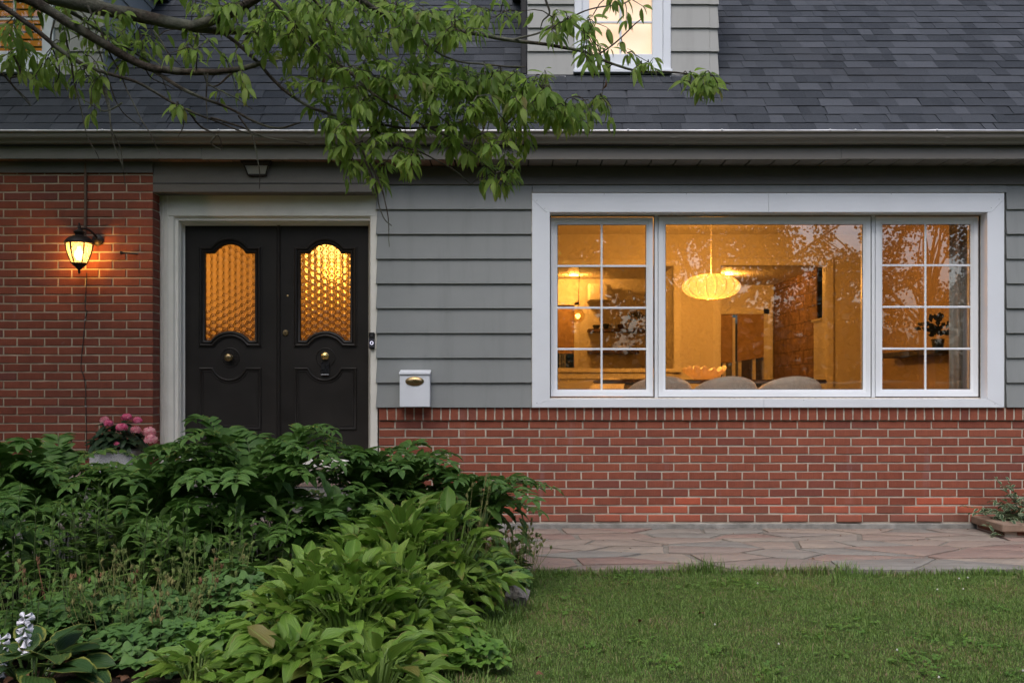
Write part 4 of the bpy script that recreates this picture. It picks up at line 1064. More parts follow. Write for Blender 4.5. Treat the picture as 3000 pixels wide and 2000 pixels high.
def recessed(px, py, ceil, w, label):
    d = (ceil - HC)*F/(CY-py); Y = d - D
    e = empty('recessed_light', (X(px, Y), Y, ceil), label, 'ceiling light')
    MB().lathe([(0.085, 0.0), (0.085, -0.006), (0.062, -0.008), (0.060, -0.002)], 24, caps=False).build('ring', M['paint_trim'], e)
    MB().lathe([(0.001, -0.0035), (0.060, -0.003), (0.060, -0.001)], 24).build('lens', emit('downlight glow', (1.0, 0.62, 0.2), 5.0), e)
    lamp('downlight', (0, 0, -0.03), w, WARM, 0.05, e)
recessed(1681, 805, 2.75, 42, 'round recessed downlight in the kitchen ceiling')
recessed(2134, 802, 2.75, 70, 'round recessed downlight seen through the doorway behind the paper lamp')
hl = empty('hall_lamp', (X(966, 1.3), 1.3, Z(727, 1.3)), 'glowing white globe lamp seen through the right door glass', 'lamp')
MB().lathe([(0.13*math.sin(math.pi*i/12)+0.0005, -0.10*math.cos(math.pi*i/12)) for i in range(13)], 24).build('globe', emit('hall globe glow', (1.0, 0.72, 0.30), 5.5), hl, smooth='all')
MB().tube([(0, 0, 0.10), (0, 0, CE-hl.location.z)], 0.008, 8).build('stem', M['brass'], hl)
lamp('hall_light', (0.0, 0.12, -0.20), 40, (1.0, 0.50, 0.12), 0.08, hl)

# dining table, chairs, bowl ---------------------------------------
tz = FL + 0.735
tb = empty('dining_table', (X(2090, 1.85), 1.85, FL), 'long dark wood dining table behind the boucle chairs', 'table')
ta, tb_ = X(1760, 1.4)-tb.location.x, X(2423, 1.4)-tb.location.x
MB().box(ta, tb_, -0.47, 0.47, 0.700, 0.735).build('table_top', M['walnut'], tb, bevel=0.012, seg=2)
for x_ in (ta+0.35, tb_-0.35):
    MB().box(x_-0.05, x_+0.05, -0.32, 0.32, 0.0, 0.699).build('leg', M['walnut'], tb, bevel=0.01)
t = NT('thin white porcelain'); _pb = t.bsdf((0.82, 0.76, 0.70), 0.5); _tl = t.n('ShaderNodeBsdfTranslucent'); t.set(_tl.inputs[0], (0.85, 0.74, 0.62)); M['porcelain'] = t.done(t.shader_mix(0.4, _pb, _tl.outputs[0]))
bo = empty('ruffled_bowl', (X(2064, 1.75), 1.75, tz), 'white ruffled shell bowl standing on the dining table', 'bowl')
m = MB(); NN = 120; n_ = 12
for i in range(n_+1):
    f = i/n_
    for k in range(NN):
        a = 2*math.pi*k/NN; am = f**3
        r_ = 0.07 + 0.128*f**0.8 + 0.014*am*math.cos(14*a+0.6*math.sin(3*a)); z_ = 0.105*f**1.7 + 0.020*am*math.sin(14*a+0.6*math.sin(3*a)) + 0.012*am*math.cos(3*a)
        m.v.append((r_*math.cos(a), r_*math.sin(a), z_+0.002))
for i in range(n_):
    for k in range(NN): m.f.append((i*NN+k, i*NN+(k+1) % NN, (i+1)*NN+(k+1) % NN, (i+1)*NN+k))
m.f.append(tuple(range(NN-1, -1, -1)))
m.f = m.f
ob_ = m.build('shell', M['porcelain'], bo, smooth='all'); so = ob_.modifiers.new('thick', 'SOLIDIFY'); so.thickness = 0.006
def chair(px, Y, rz, label, face=1):
    e = empty('dining_chair', (X(px, Y-0.25), Y, FL), label, 'chair', 'cream boucle dining chairs'); e.rotation_euler = (0, 0, rz)
    m = MB(); na, nt_ = 28, 10; W_ = 0.285
    for i in range(na+1):
        a = R(-118 + 236*i/na); c_ = math.cos(a)
        top = 0.44 + 0.325*max(0, (c_+0.47)/1.47)**0.8; bot = 0.36
        for j in range(nt_):
            b = 2*math.pi*j/nt_
            rr = W_ + 0.045*math.copysign(abs(math.cos(b))**0.7, math.cos(b)) - 0.02
            zz = bot + (top-bot)*(0.5+0.5*math.copysign(abs(math.sin(b))**0.55, math.sin(b)))
            fl_ = (zz-0.36)*0.10
            m.v.append(((rr+fl_)*math.sin(a), -(rr+fl_)*c_*0.92*face, zz))
    for i in range(na):
        for j in range(nt_): m.f.append((i*nt_+j, i*nt_+(j+1) % nt_, (i+1)*nt_+(j+1) % nt_, (i+1)*nt_+j))
    m.f.append(tuple(range(nt_))); m.f.append(tuple(na*nt_+j for j in range(nt_-1, -1, -1)))
    m.build('backrest', M['boucle'], e, smooth='all')
    MB().lathe([(0.001, 0.36), (0.22, 0.36), (0.255, 0.38), (0.262, 0.42), (0.25, 0.455), (0.20, 0.475), (0.001, 0.48)], 28).build('seat', M['boucle'], e, smooth='all')
    for sx, sy in ((1, 1), (1, -1), (-1, 1), (-1, -1)):
        MB().tube([(0.16*sx, 0.16*sy, 0.37), (0.19*sx, 0.19*sy, 0.0)], [0.018, 0.012], 10).build('leg', M['walnut'], e, smooth=True)
    return e
chair(1936, 1.00, 0.10, 'cream boucle chair standing partly behind the window mullion')
chair(2130, 0.98, 0.12, 'cream boucle chair between two others under the paper lamp')
chair(2322, 0.96, 0.10, 'cream boucle chair beside the doorway end of the table')
chair(1818, 2.55, 3.3, 'cream chair on the far side of the table, seen under its edge')

# kitchen wall: shelves with crockery, cabinet, window with blind
def shelf(px0, px1, py0, py1, label):
    e = boxo('wall_shelf', M['walnut'], None, X(px0, YK-.1), X(px1, YK-.1), YK-0.22, YK, Z(py1, YK-.2), Z(py0, YK-.2), 0.004)
    return tag(e, label, 'shelf')
shelf(1722, 1888, 963, 972, 'upper dark wood shelf with mugs on the kitchen wall')
shelf(1722, 1870, 1027, 1035, 'lower dark wood shelf with plates on the kitchen wall')
zsh, zsl = Z(963, YK-.2), Z(1027, YK-.2)
def pot(name, px, z, prof, mat, label, cat, handle=False):
    e = empty(name, (X(px, YK-.11), YK-0.11, z), label, cat)
    MB().lathe(prof, 20).build('body', mat, e, smooth=True)
    if handle:
        r_ = max(p[0] for p in prof)
        MB().tube([(r_*0.95, 0, 0.055), (r_+0.03, 0, 0.05), (r_+0.03, 0, 0.025), (r_*0.85, 0, 0.018)], 0.006, 6).build('handle', mat, e, smooth=True)
    return e
bp = lambda r, h: [(r*0.45, 0), (r*0.75, h*0.25), (r, h*0.75), (r, h), (r*0.93, h), (r*0.9, h*0.7), (r*0.5, h*0.25), (0.001, h*0.2)]
pot('bowl', 1747, zsh, bp(0.056, 0.062), M['ceramic_dark'], 'small dark bowl at the left end of the upper kitchen shelf', 'bowl')
pot('mug', 1775, zsh, bp(0.048, 0.078), M['ceramic_dark'], 'dark green mug behind the vertical window bar', 'mug', True)
pot('mug', 1818, zsh, bp(0.046, 0.070), plain('brown glazed ceramic', (0.10, 0.05, 0.025), 0.3), 'brown mug in the middle of the upper kitchen shelf', 'mug', True)
pp = pot('potted_plant', 1866, zsh, [(0.035, 0), (0.040, 0.01), (0.050, 0.11), (0.047, 0.11), (0.044, 0.10), (0.001, 0.10)], M['ceramic_white'], 'white pot with a leafy plant on the upper kitchen shelf', 'plant')
m = MB()
for i in range(70):
    a = random.uniform(0, 6.28); e_ = random.uniform(0.1, 1.2); L_ = random.uniform(0.06, 0.17)
    dv = Vector((math.cos(a)*math.sin(e_), math.sin(a)*math.sin(e_), math.cos(e_))); p = Vector((0, 0, 0.10)) + dv*L_; s = dv.orthogonal().normalized()*0.011
    t_ = p + dv*0.045 + Vector((0, 0, -0.01)); m.add([p-dv*0.01, p+s+dv*0.012, t_, p-s+dv*0.012], [(0, 1, 2, 3)])
m.build('leaves', plain('house plant leaf', (0.03, 0.05, 0.02), 0.6), pp)
pot('plate_stack', 1750, zsl, [(0.05, 0), (0.085, 0.008), (0.085, 0.022), (0.001, 0.022)], M['ceramic_dark'], 'dark plates at the left end of the lower kitchen shelf', 'plates')
pot('serving_bowl', 1826, zsl, bp(0.085, 0.075), M['ceramic_white'], 'pale bowl on the lower kitchen shelf', 'bowl')
cb = empty('wall_cabinet', (X(1758, 6.9), 6.9, Z(880, 6.9)), 'pale upper cabinet high on the kitchen wall', 'cabinet')
MB().box(-0.17, 0.16, -0.02, 0.4, 0, 0.24).build('carcass', M['paint_trim'], cb, bevel=0.004); MB().box(-0.165, 0.10, -0.04, -0.02, 0.005, 0.235).build('door', M['paint_trim'], cb, bevel=0.006)
ct = empty('kitchen_counter', (X(1730, 6.9), 6.9, FL), 'kitchen counter under the shelves', 'counter')
MB().box(-1.0, 1.1, -0.2, 0.4, 0.0, 0.86).build('cupboards', M['paint_trim'], ct); MB().box(-1.0, 1.1, -0.22, 0.4, 0.86, 0.90).build('worktop', M['walnut'], ct, bevel=0.004)
kw = empty('kitchen_window', (X(1657, YK), YK, Z(1077, YK)), 'kitchen window with a brown blind half lowered', 'window')
kc = kw.location
MB().box(X(1632, YK)-kc.x, X(1682, YK)-kc.x, 0.03, 0.04, Z(1035, YK)-kc.z, Z(895, YK)-kc.z).build('blind', M['roman'], kw)
MB().box(X(1632, YK)-kc.x, X(1682, YK)-kc.x, 0.06, 0.065, 0, Z(895, YK)-kc.z).build('pane', M['glass'], kw)
MB().box(X(1682, YK)-kc.x, X(1696, YK)-kc.x, -0.03, 0.0, -0.05, Z(885, YK)-kc.z).build('trim_board', M['paint_trim'], kw, bevel=0.003)
MB().box(X(1620, YK)-kc.x, X(1696, YK)-kc.x, -0.03, 0.0, Z(894, YK)-kc.z, Z(880, YK)-kc.z+0.06).build('trim_board', M['paint_trim'], kw, bevel=0.003)
struct('back_hedge', MB().box(-1.5, 6.0, 9.2, 9.3, -0.2, 2.2), M['hedge_dark'])
# living room window with two roller blinds, chimney breast, cabinet
lv = empty('living_window', (0.5*(lw0+lw1), YL, FL), 'tall dark window with brown roller blinds seen through the doorway', 'window')
lc = lv.location
def lvb(name, mat, p0, p1, q0, q1, y0, y1):
    return MB().box(X(p0, YL)-lc.x, X(p1, YL)-lc.x, y0, y1, Z(q1, YL)-lc.z, Z(q0, YL)-lc.z).build(name, mat, lv)
lvb('blind', M['roman'], 2095, 2146, 920, 1062, 0.0, 0.01)
m = MB(); x0_, x1_ = X(2160, YL)-lc.x, X(2237, YL)-lc.x
m.add([(x0_, -0.01, Z(1058, YL)-lc.z), (x1_, -0.01, Z(1046, YL)-lc.z), (x1_, -0.01, Z(920, YL)-lc.z), (x0_, -0.01, Z(920, YL)-lc.z), (x0_, 0, Z(1058, YL)-lc.z), (x1_, 0, Z(1046, YL)-lc.z), (x1_, 0, Z(920, YL)-lc.z), (x0_, 0, Z(920, YL)-lc.z)], [(0, 1, 2, 3), (7, 6, 5, 4), (0, 4, 5, 1), (1, 5, 6, 2), (2, 6, 7, 3), (3, 7, 4, 0)]).build('blind', M['roman'], lv)
for p0 in (2118, 2146, 2164, 2206): lvb('mullion', M['paint_trim'], p0, p0+9, 930, 1150, 0.02, 0.06)
lvb('pane', M['glass'], 2095, 2237, 920, 1180, 0.07, 0.075)
lvb('trim_board', M['paint_trim'], 2237, 2252, 905, 1180, -0.03, -0.001); lvb('trim_board', M['paint_trim'], 2252, 2262, 900, 1180, -0.05, -0.001)
lvb('trim_board', M['paint_trim'], 2090, 2262, 905, 920, -0.03, -0.0015)
cx_ = 4.2
ch = empty('chimney_breast', (cx_, 6.9, FL), 'dark brown block chimney breast seen through the doorway', 'chimney breast')
MB().box(0.02, 0.5, -1.0, 1.25, 0, 2.75-FL).build('core', M['gap'], ch)
zz = 0.0; r_ = 0
while zz < 2.30:
    yy = -1.0 - (0.2 if r_ % 2 else 0)
    while yy < 1.25:
        a, b = max(yy, -1.0), min(yy+0.40, 1.25)
        if b - a > 0.03 and not (-0.9 < (a+b)/2 < 0.35 and 0.1 < zz+0.1 < 0.72):
            boxo('block', M['stone_brown'], ch, 0.0, 0.05, a+0.004, b-0.004, zz+0.004, min(zz+0.196, 2.306))
        yy += 0.41
    zz += 0.2; r_ += 1
MB().box(-0.02, 0.03, -0.85, 0.3, 0.12, 0.70).build('firebox', M['night'], ch, bevel=0.01)
sb_ = empty('tall_cabinet', (X(2420, 5.1), 5.1, FL), 'tall pale cabinet with moulded top beside the doorway', 'cabinet')
MB().box(-0.10, 0.45, -0.2, 0.2, 0, Z(942, 5.1)-FL).build('carcass', M['paint_trim'], sb_, bevel=0.004)
MB().box(-0.13, 0.48, -0.23, 0.23, Z(942, 5.1)-FL, Z(934, 5.1)-FL).build('cornice', M['paint_trim'], sb_, bevel=0.01, seg=2)
# right-hand wall: dark shelf with a plant, curtain beside the window
ws = boxo('wall_shelf', plain('black wood', (0.02, 0.018, 0.02), 0.5), None, 3.86, 4.08, 1.30, 2.75, 1.41, 1.46, 0.004)
tag(ws, 'long black shelf fixed to the right wall of the dining room', 'shelf')
vp = empty('house_plant', (3.94, 1.42, 1.46), 'dark leafy plant in a pot on the black shelf', 'plant')
MB().lathe([(0.045, 0), (0.06, 0.09), (0.055, 0.09), (0.001, 0.08)], 16).build('pot', M['ceramic_dark'], vp, smooth=True)
m = MB()
for i in range(60):
    a = random.uniform(0, 6.28); e_ = random.uniform(0.05, 1.1); L_ = random.uniform(0.05, 0.22)
    dv = Vector((math.cos(a)*math.sin(e_), math.sin(a)*math.sin(e_), math.cos(e_))); p = Vector((0, 0, 0.09)) + dv*L_; s = dv.cross(Vector((0, 1, 0.2))).normalized()*0.022
    m.add([p-dv*0.02, p+s+dv*0.015, p+dv*0.06+Vector((0, 0, -0.02)), p-s+dv*0.015], [(0, 1, 2, 3)])
m.build('leaves', plain('dark house plant leaf', (0.012, 0.02, 0.012), 0.5), vp)
cu = empty('curtain', (X(2815, .3), 0.32, FL), 'pale curtain hanging at the right side of the window', 'curtain')
m = MB(); c0, c1 = X(2781, .32)-cu.location.x, X(2880, .32)-cu.location.x; n_ = 60
for i in range(n_+1):
    f = i/n_; x_ = c0 + (c1-c0)*f; y_ = 0.028*math.sin(f*22) + 0.010*math.sin(f*51)
    m.v += [(x_, y_, 0.02), (x_*1.0, y_*0.9, 1.2), (x_, y_*0.8, 2.25)]
for i in range(n_):
    for j in range(2): m.f.append((3*i+j, 3*i+3+j, 3*i+4+j, 3*i+1+j))
co = m.build('drape', plain('linen curtain', (0.62, 0.58, 0.52), 0.85, 0.08, 6, 0.3, 220, 0.0008), cu, smooth='all')
so = co.modifiers.new('thick', 'SOLIDIFY'); so.thickness = 0.003
# ------------------------------------------------------------------ ground, path, stoop
def ground_mat(name, c1, c2, scale, bump, bscale, bd):
    t = NT(name); v = t.coord('Object', rnd=False)
    n = t.noise(v, scale, 8, 0.65)
    col = t.mix(t.ramp(n, 0.35, 0.65), c1, c2)
    return t.done(t.bsdf(col, 0.95, t.bump(t.noise(v, bscale, 6, 0.7), bump, bd), spec=0.15))
M['turf'] = ground_mat('turf soil', (0.040, 0.062, 0.016), (0.075, 0.090, 0.030), 6, 0.8, 60, 0.01)
M['soil'] = ground_mat('mulched soil', (0.020, 0.014, 0.010), (0.055, 0.033, 0.021), 14, 1.0, 70, 0.02)
M['asphalt'] = ground_mat('asphalt', (0.040, 0.040, 0.042), (0.06, 0.06, 0.062), 3, 0.6, 200, 0.004)
M['pave'] = ground_mat('concrete pavement', (0.26, 0.25, 0.235), (0.34, 0.33, 0.31), 3, 0.4, 120, 0.003)
M['farlawn'] = ground_mat('far lawn', (0.035, 0.065, 0.02), (0.06, 0.085, 0.03), 2, 0.8, 90, 0.02)
M['joint'] = plain('flagstone mortar', (0.20, 0.18, 0.15), 0.95, 0.2, 12, 0.8, 120, 0.003, 0.6, (0.12, 0.11, 0.09), rnd=False)
def flag_mat():
    t = NT('flagstone'); v = t.coord('Object'); r = t.orand(); v2 = t.coord('Object', (1.2, 5, 1))
    n = t.noise(v2, 3.5, 7, 0.62)
    a = t.mix(r, (0.35, 0.295, 0.235), (0.31, 0.20, 0.16))
    r2 = t.math('FRACT', t.math('MULTIPLY', r, 7.7))
    a = t.mix(t.ramp(r2, 0.55, 0.75), a, (0.275, 0.26, 0.225))
    col = t.mix(t.ramp(n, 0.35, 0.7), t.mix(0.45, a, (0.12, 0.10, 0.095)), a)
    col = t.mix(t.ramp(t.noise(v, 22, 5, 0.7), 0.58, 0.75, 0, 0.5), col, (0.30, 0.28, 0.26))
    col = t.mix(t.ramp(t.noise(v, 6, 6, 0.7), 0.6, 0.75, 0, 0.55), col, (0.09, 0.085, 0.07))
    h = t.math('ADD', t.noise(v2, 9, 6, 0.6), t.math('MULTIPLY', t.noise(v, 160, 2), 0.25))
    return t.done(t.bsdf(col, 0.85, t.bump(h, 1.0, 0.009), spec=0.3))
M['flag'] = flag_mat()
struct('ground', MB().box(-400, 400, -400, 400, -0.9, -0.16), M['farlawn'])
struct('road', MB().box(-200, 200, -19.5, -12.5, -0.17, -0.150), M['asphalt'])
struct('kerb', MB().box(-200, 200, -12.5, -12.34, -0.17, -0.03), M['pave'], bevel=0.01)
struct('kerb', MB().box(-200, 200, -19.66, -19.5, -0.17, -0.03), M['pave'], bevel=0.01)
struct('pavement', MB().box(-200, 200, -12.34, -10.9, -0.17, -0.045), M['pave'])
def edge_x(y):     # where the bed gives way to the lawn
    d = y + D
    return np.interp(d, [3.2, 3.8, 4.05, 4.6, 5.1, 5.9, 6.1], [-0.20, -0.157, -0.14, -0.08, -0.035, 0.07, 0.10])
# lawn base (gently uneven)
def grid_obj(name, x0, x1, y0, y1, nx, ny, zf, mat, kind='structure'):
    m = MB()
    for j in range(ny+1):
        for i in range(nx+1):
            x = x0+(x1-x0)*i/nx; y = y0+(y1-y0)*j/ny; m.v.append((x, y, zf(x, y)))
    for j in range(ny):
        for i in range(nx): a = j*(nx+1)+i; m.f.append((a, a+1, a+nx+2, a+nx+1))
    b = len(m.v); m.v += [(x0, y0, -0.5), (x1, y0, -0.5), (x1, y1, -0.5), (x0, y1, -0.5)]
    e1 = [i for i in range(nx+1)]; e2 = [j*(nx+1)+nx for j in range(ny+1)]; e3 = [ny*(nx+1)+i for i in range(nx, -1, -1)]; e4 = [j*(nx+1) for j in range(ny, -1, -1)]
    for e, p, q in ((e1, b, b+1), (e2, b+1, b+2), (e3, b+2, b+3), (e4, b+3, b)): m.f.append(tuple(e[::-1] + [p, q]))
    return tag(m.build(name, mat, None, smooth='all'), kind=kind)
def lawn_z(x, y): return -0.036 + 0.012*mnoise.noise((x*0.9, y*0.9, 0)) + 0.004*mnoise.noise((x*4, y*4, 2)) + 0.008*max(0, min(1, (y+4)/2))
lawn = grid_obj('lawn', -9, 9, -10.9, -1.735, 90, 46, lawn_z, M['turf'])
def bed_z(x, y):
    e = min(1, max(0, (edge_x(y) - x)/0.35))
    return -0.06 + e*(0.075 + 0.03*mnoise.noise((x*2, y*2, 4)) + 0.014*mnoise.noise((x*8, y*8, 7)))
bed = grid_obj('garden_bed', -5.2, 0.25, -6.0, -1.46, 110, 90, bed_z, M['soil'])
# flagstone path
path = struct('path', MB().box(-1.6, 4.72, -1.725, 0.0, -0.4, -0.006), M['joint'])
def clip_half(poly, p, n):
    out = []
    for i in range(len(poly)):
        a, b = poly[i], poly[(i+1) % len(poly)]
        da = (a[0]-p[0])*n[0]+(a[1]-p[1])*n[1]; db = (b[0]-p[0])*n[0]+(b[1]-p[1])*n[1]
        if da <= 0: out.append(a)
        if (da < 0 < db) or (db < 0 < da):
            t_ = da/(da-db); out.append((a[0]+(b[0]-a[0])*t_, a[1]+(b[1]-a[1])*t_))
    return out
def flagstones(parent, x0, x1, y0, y1, n, seed, zt=0.0, ax=0.58, thick=0.03, z_off=Vector((0, 0, 0)), lift=0.006, minpx=0):
    r = random.Random(seed); pts = []
    tries = 0
    while len(pts) < n and tries < 5000:
        tries += 1
        p = (r.uniform(x0, x1)*ax, r.uniform(y0, y1))
        if all(math.hypot(p[0]-q[0], p[1]-q[1]) > 0.62*math.sqrt((x1-x0)*ax*(y1-y0)/n) for q in pts): pts.append(p)
    for i, p in enumerate(pts):
        poly = [(x0*ax, y0), (x1*ax, y0), (x1*ax, y1), (x0*ax, y1)]
        for j, q in enumerate(pts):
            if i == j: continue
            mid_ = ((p[0]+q[0])/2, (p[1]+q[1])/2); nv = (q[0]-p[0], q[1]-p[1]); L_ = math.hypot(*nv); nv = (nv[0]/L_, nv[1]/L_)
            g0 = r.uniform(0.005, 0.016)
            poly = clip_half(poly, (mid_[0]-nv[0]*g0, mid_[1]-nv[1]*g0), nv)
            if len(poly) < 3: break
        if len(poly) < 3: continue
        poly = [(a/ax, b) for a, b in poly]
        # roughen the outline
        out = []
        for k in range(len(poly)):
            a, b = Vector(poly[k]), Vector(poly[(k+1) % len(poly)]); L_ = (b-a).length; ns = max(1, int(L_/0.11))
            for s_ in range(ns):
                q = a + (b-a)*s_/ns; out.append(q + Vector((r.uniform(-1, 1), r.uniform(-1, 1)))*0.006)
        if len(out) < 3: continue
        c = sum(out, Vector((0, 0)))/len(out); tilt = (r.uniform(-0.005, 0.005), r.uniform(-0.005, 0.005)); dz = r.uniform(0, lift)
        m = MB(); nn = len(out)
        for q in out: m.v.append((q.x-c.x, q.y-c.y, -thick))
        for q in out:
            m.v.append((q.x-c.x, q.y-c.y, dz-0.0025 + (q.x-c.x)*tilt[0] + (q.y-c.y)*tilt[1]))
        for q in out:
            u = (q-c); u = u*(1-0.006/max(0.02, u.length)); m.v.append((u.x, u.y, dz + u.x*tilt[0] + u.y*tilt[1]))
        for o in (0, nn):
            for k in range(nn): m.f.append((o+k, o+(k+1) % nn, o+nn+(k+1) % nn, o+nn+k))
        m.f.append(tuple(2*nn+k for k in range(nn)))
        m.build('flagstone', M['flag'], parent, loc=Vector((c.x, c.y, zt)) - z_off, smooth=True)
flagstones(path, -1.55, 4.7, -1.735, -0.015, 84, 5, lift=0.007, ax=0.52)
# raised stoop in front of the doors, with one step
st = empty('stoop', (-2.1, -0.6, 0), 'raised stone stoop with a step in front of the double doors', 'steps')
MB().box(-1.3, 1.05, -0.55, 0.585, -0.1, 0.452).build('platform', M['concrete'], st, bevel=0.01)
MB().box(-0.9, 0.95, -0.88, -0.551, -0.1, 0.215).build('step', M['concrete'], st, bevel=0.01)
flagstones(st, -3.40, -1.05, -1.16, -0.02, 14, 11, zt=0.466, z_off=st.location, thick=0.02)
flagstones(st, -3.0, -1.15, -1.49, -1.155, 5, 13, zt=0.230, z_off=st.location, thick=0.02)

# ------------------------------------------------------------------ brick planter at the right
pl_ = empty('brick_planter', (4.1, -0.25, 0), 'low red brick planter with flat stone capping against the house wall', 'planter')
po = pl_.location
MB().box(3.625-po.x, 4.72-po.x, -0.46-po.y, -0.02-po.y, -0.1, 0.045).build('core', M['mortar'], pl_)
for k in range(2):
    z_ = -0.03 + k*PITCH - 0.004
    xx = 3.615 + (0.1 if k else 0)
    while xx < 4.6:
        link('brick', random.choice(bricks_a), pl_, Matrix.Translation(Vector((xx+BW/2, -0.468, z_+0.012)) - po)); xx += bw
    yy = -0.455
    while yy < -0.1:
        link('brick', random.choice(bricks_a), pl_, Matrix.Translation(Vector((3.617, yy+BW/2, z_+0.012)) - po) @ Euler((0, 0, R(-90))).to_matrix().to_4x4()); yy += bw
capm = plain('tan stone capping', (0.27, 0.18, 0.125), 0.85, 0.2, 10, 0.7, 120, 0.003, 0.6, (0.16, 0.13, 0.10))
for x0_, x1_ in ((3.585, 4.15), (4.154, 4.73)):
    boxo('capstone', capm, pl_, x0_-po.x, x1_-po.x, -0.505-po.y, -0.005-po.y, 0.046, 0.104, 0.007)

# ------------------------------------------------------------------ rock at the lawn edge
m = MB(); bm = bmesh.new(); bmesh.ops.create_icosphere(bm, subdivisions=3, radius=1)
for v in bm.verts:
    n_ = mnoise.fractal(v.co*1.3 + Vector((3, 1, 4)), 0.6, 2.2, 4)
    q = v.co*(1+0.32*n_); q = Vector((max(-0.82, min(0.85, q.x)), q.y, min(0.8, q.z)))
    v.co = Vector((q.x*0.072, q.y*0.06, q.z*0.075))
me = bpy.data.meshes.new('rock'); bm.to_mesh(me); bm.free(); me.materials.append(plain('grey field stone', (0.21, 0.185, 0.17), 0.9, 0.35, 25, 1.0, 80, 0.008, 0.7, (0.08, 0.09, 0.06)))
ro = link('rock', me, None, Matrix.Translation((0.02, -2.60, 0.015)) @ Matrix.Rotation(0.3, 4, 'Y')); me.shade_smooth(); me.set_sharp_from_angle(angle=R(30))
tag(ro, 'grey angular rock at the corner of the lawn beside the hosta', 'rock')

# ------------------------------------------------------------------ across the street (mirrored in the panes)
def leafy_tree(name, base, h, crad, crown_z, n_clump, per, lsize, label, seed, col, flat=0.75, gap=0.0, sig=0.26, group='street trees mirrored in the window'):
    r = random.Random(seed); b = Vector(base)
    e = empty(name, b, label, 'tree', group)
    bark = M.setdefault('bark', plain('grey brown bark', (0.10, 0.075, 0.055), 0.9, 0.35, 14, 1.0, 50, 0.01, 0.4, (0.17, 0.17, 0.14)))
    trunk = MB(); cz = crown_z
    pts = [Vector((0, 0, -0.2)), Vector((0.05, 0.02, cz*0.4)), Vector((-0.03, 0.06, cz*0.8)), Vector((0.1, 0, cz))]
    trunk.tube(smooth_path(pts, 4), [0.24 - 0.012*i for i in range(13)], 10)
    cl = []
    for i in range(n_clump):
        while True:
            v = Vector((r.uniform(-1, 1), r.uniform(-1, 1), r.uniform(-1, 1)))
            if 0.25 < v.length < 1 and (gap <= 0 or mnoise.noise(v*2.3 + Vector((seed, 0, 0))) > -0.25 + gap): break
        c = Vector((v.x*crad, v.y*crad*0.9, cz + crad*0.35 + v.z*crad*flat)); cl.append(c)
    for c in cl[::max(1, n_clump//18)]:
        s = Vector((0.05, 0, cz*r.uniform(0.6, 0.95)))
        trunk.tube(smooth_path([s, s.lerp(c, 0.5) + Vector((r.uniform(-.2, .2), r.uniform(-.2, .2), 0.25)), c], 5), [0.055-0.0045*i for i in range(11)], 6)
    trunk.build('trunk', bark, e, smooth=True)
    n = n_clump*per
    g = np.random.default_rng(seed)
    cc = np.array([tuple(c) for c in cl]).repeat(per, 0)
    off_ = g.normal(0, 1, (n, 3))*np.array([0.34, 0.34, 0.26])*crad*sig
    p = cc + off_
    d1 = g.normal(0, 1, (n, 3)); d1[:, 2] -= 0.5; d1 /= np.linalg.norm(d1, axis=1)[:, None]
    d2 = np.cross(d1, g.normal(0, 1, (n, 3))); d2 /= np.linalg.norm(d2, axis=1)[:, None]
    L_ = lsize*g.uniform(0.7, 1.3, (n, 1))
    V = np.stack([p, p+d1*L_*0.5+d2*L_*0.36, p+d1*L_, p+d1*L_*0.5-d2*L_*0.36], 1).reshape(-1, 3)
    me = bpy.data.meshes.new('crown'); me.vertices.add(len(V)); me.vertices.foreach_set('co', V.astype(np.float32).ravel())
    me.loops.add(n*4); me.loops.foreach_set('vertex_index', np.arange(n*4, dtype=np.int32)); me.polygons.add(n)
    me.polygons.foreach_set('loop_start', np.arange(0, n*4, 4, dtype=np.int32)); me.polygons.foreach_set('loop_total', np.full(n, 4, np.int32))
    me.update(); me.validate(); me.materials.append(col)
    tag(link('crown', me, e), kind='stuff')
    return e
fol = plain('street tree leaf', (0.026, 0.044, 0.014), 0.7, 0.35, 1.5, 0.0)
leafy_tree('oak_tree', (4.6, -15.5, -0.05), 9, 4.3, 3.5, 250, 120, 0.115, 'broad tree across the street mirrored in the middle pane', 3, fol, 0.72, 0.33, 0.17)
leafy_tree('maple_tree', (10.4, -17.0, -0.05), 8, 2.9, 3.6, 100, 110, 0.105, 'maple tree across the street mirrored in the right casement', 8, fol, 0.85, 0.40, 0.17)
leafy_tree('linden_tree', (-2.2, -16.5, -0.05), 9, 4.2, 4.2, 280, 44, 0.22, 'dense tree across the street opposite the doors', 12, fol, 0.8, 0.0)
leafy_tree('chestnut_tree', (0.6, -13.6, -0.05), 8, 3.1, 3.6, 200, 60, 0.2, 'dense chestnut tree across the street mirrored in the left casement', 21, fol, 0.85, 0.0)
# street lamp
sl = empty('street_lamp', (12.9, -20.2, -0.05), 'tall street lamp with curved arm mirrored in the right casement', 'street lamp')
MB().tube([(0, 0, 0), (0, 0, 5.3)], [0.09, 0.06], 10).build('pole', M['drip'], sl, smooth=True)
MB().tube(smooth_path([(0, 0, 5.1), (0.05, 0, 5.5), (0.3, 0, 5.95), (0.75, 0, 6.1)], 5), 0.035, 8).build('arm', M['drip'], sl, smooth=True)
MB().lathe([(0.001, 0.08), (0.08, 0.07), (0.16, 0.02), (0.19, -0.02), (0.10, -0.06), (0.001, -0.07)], 16, c=(0.98, 0, 6.06), M=Matrix.Diagonal((1.7, 0.8, 1.0))).build('lamp_head', M['iron'], sl, smooth=True)
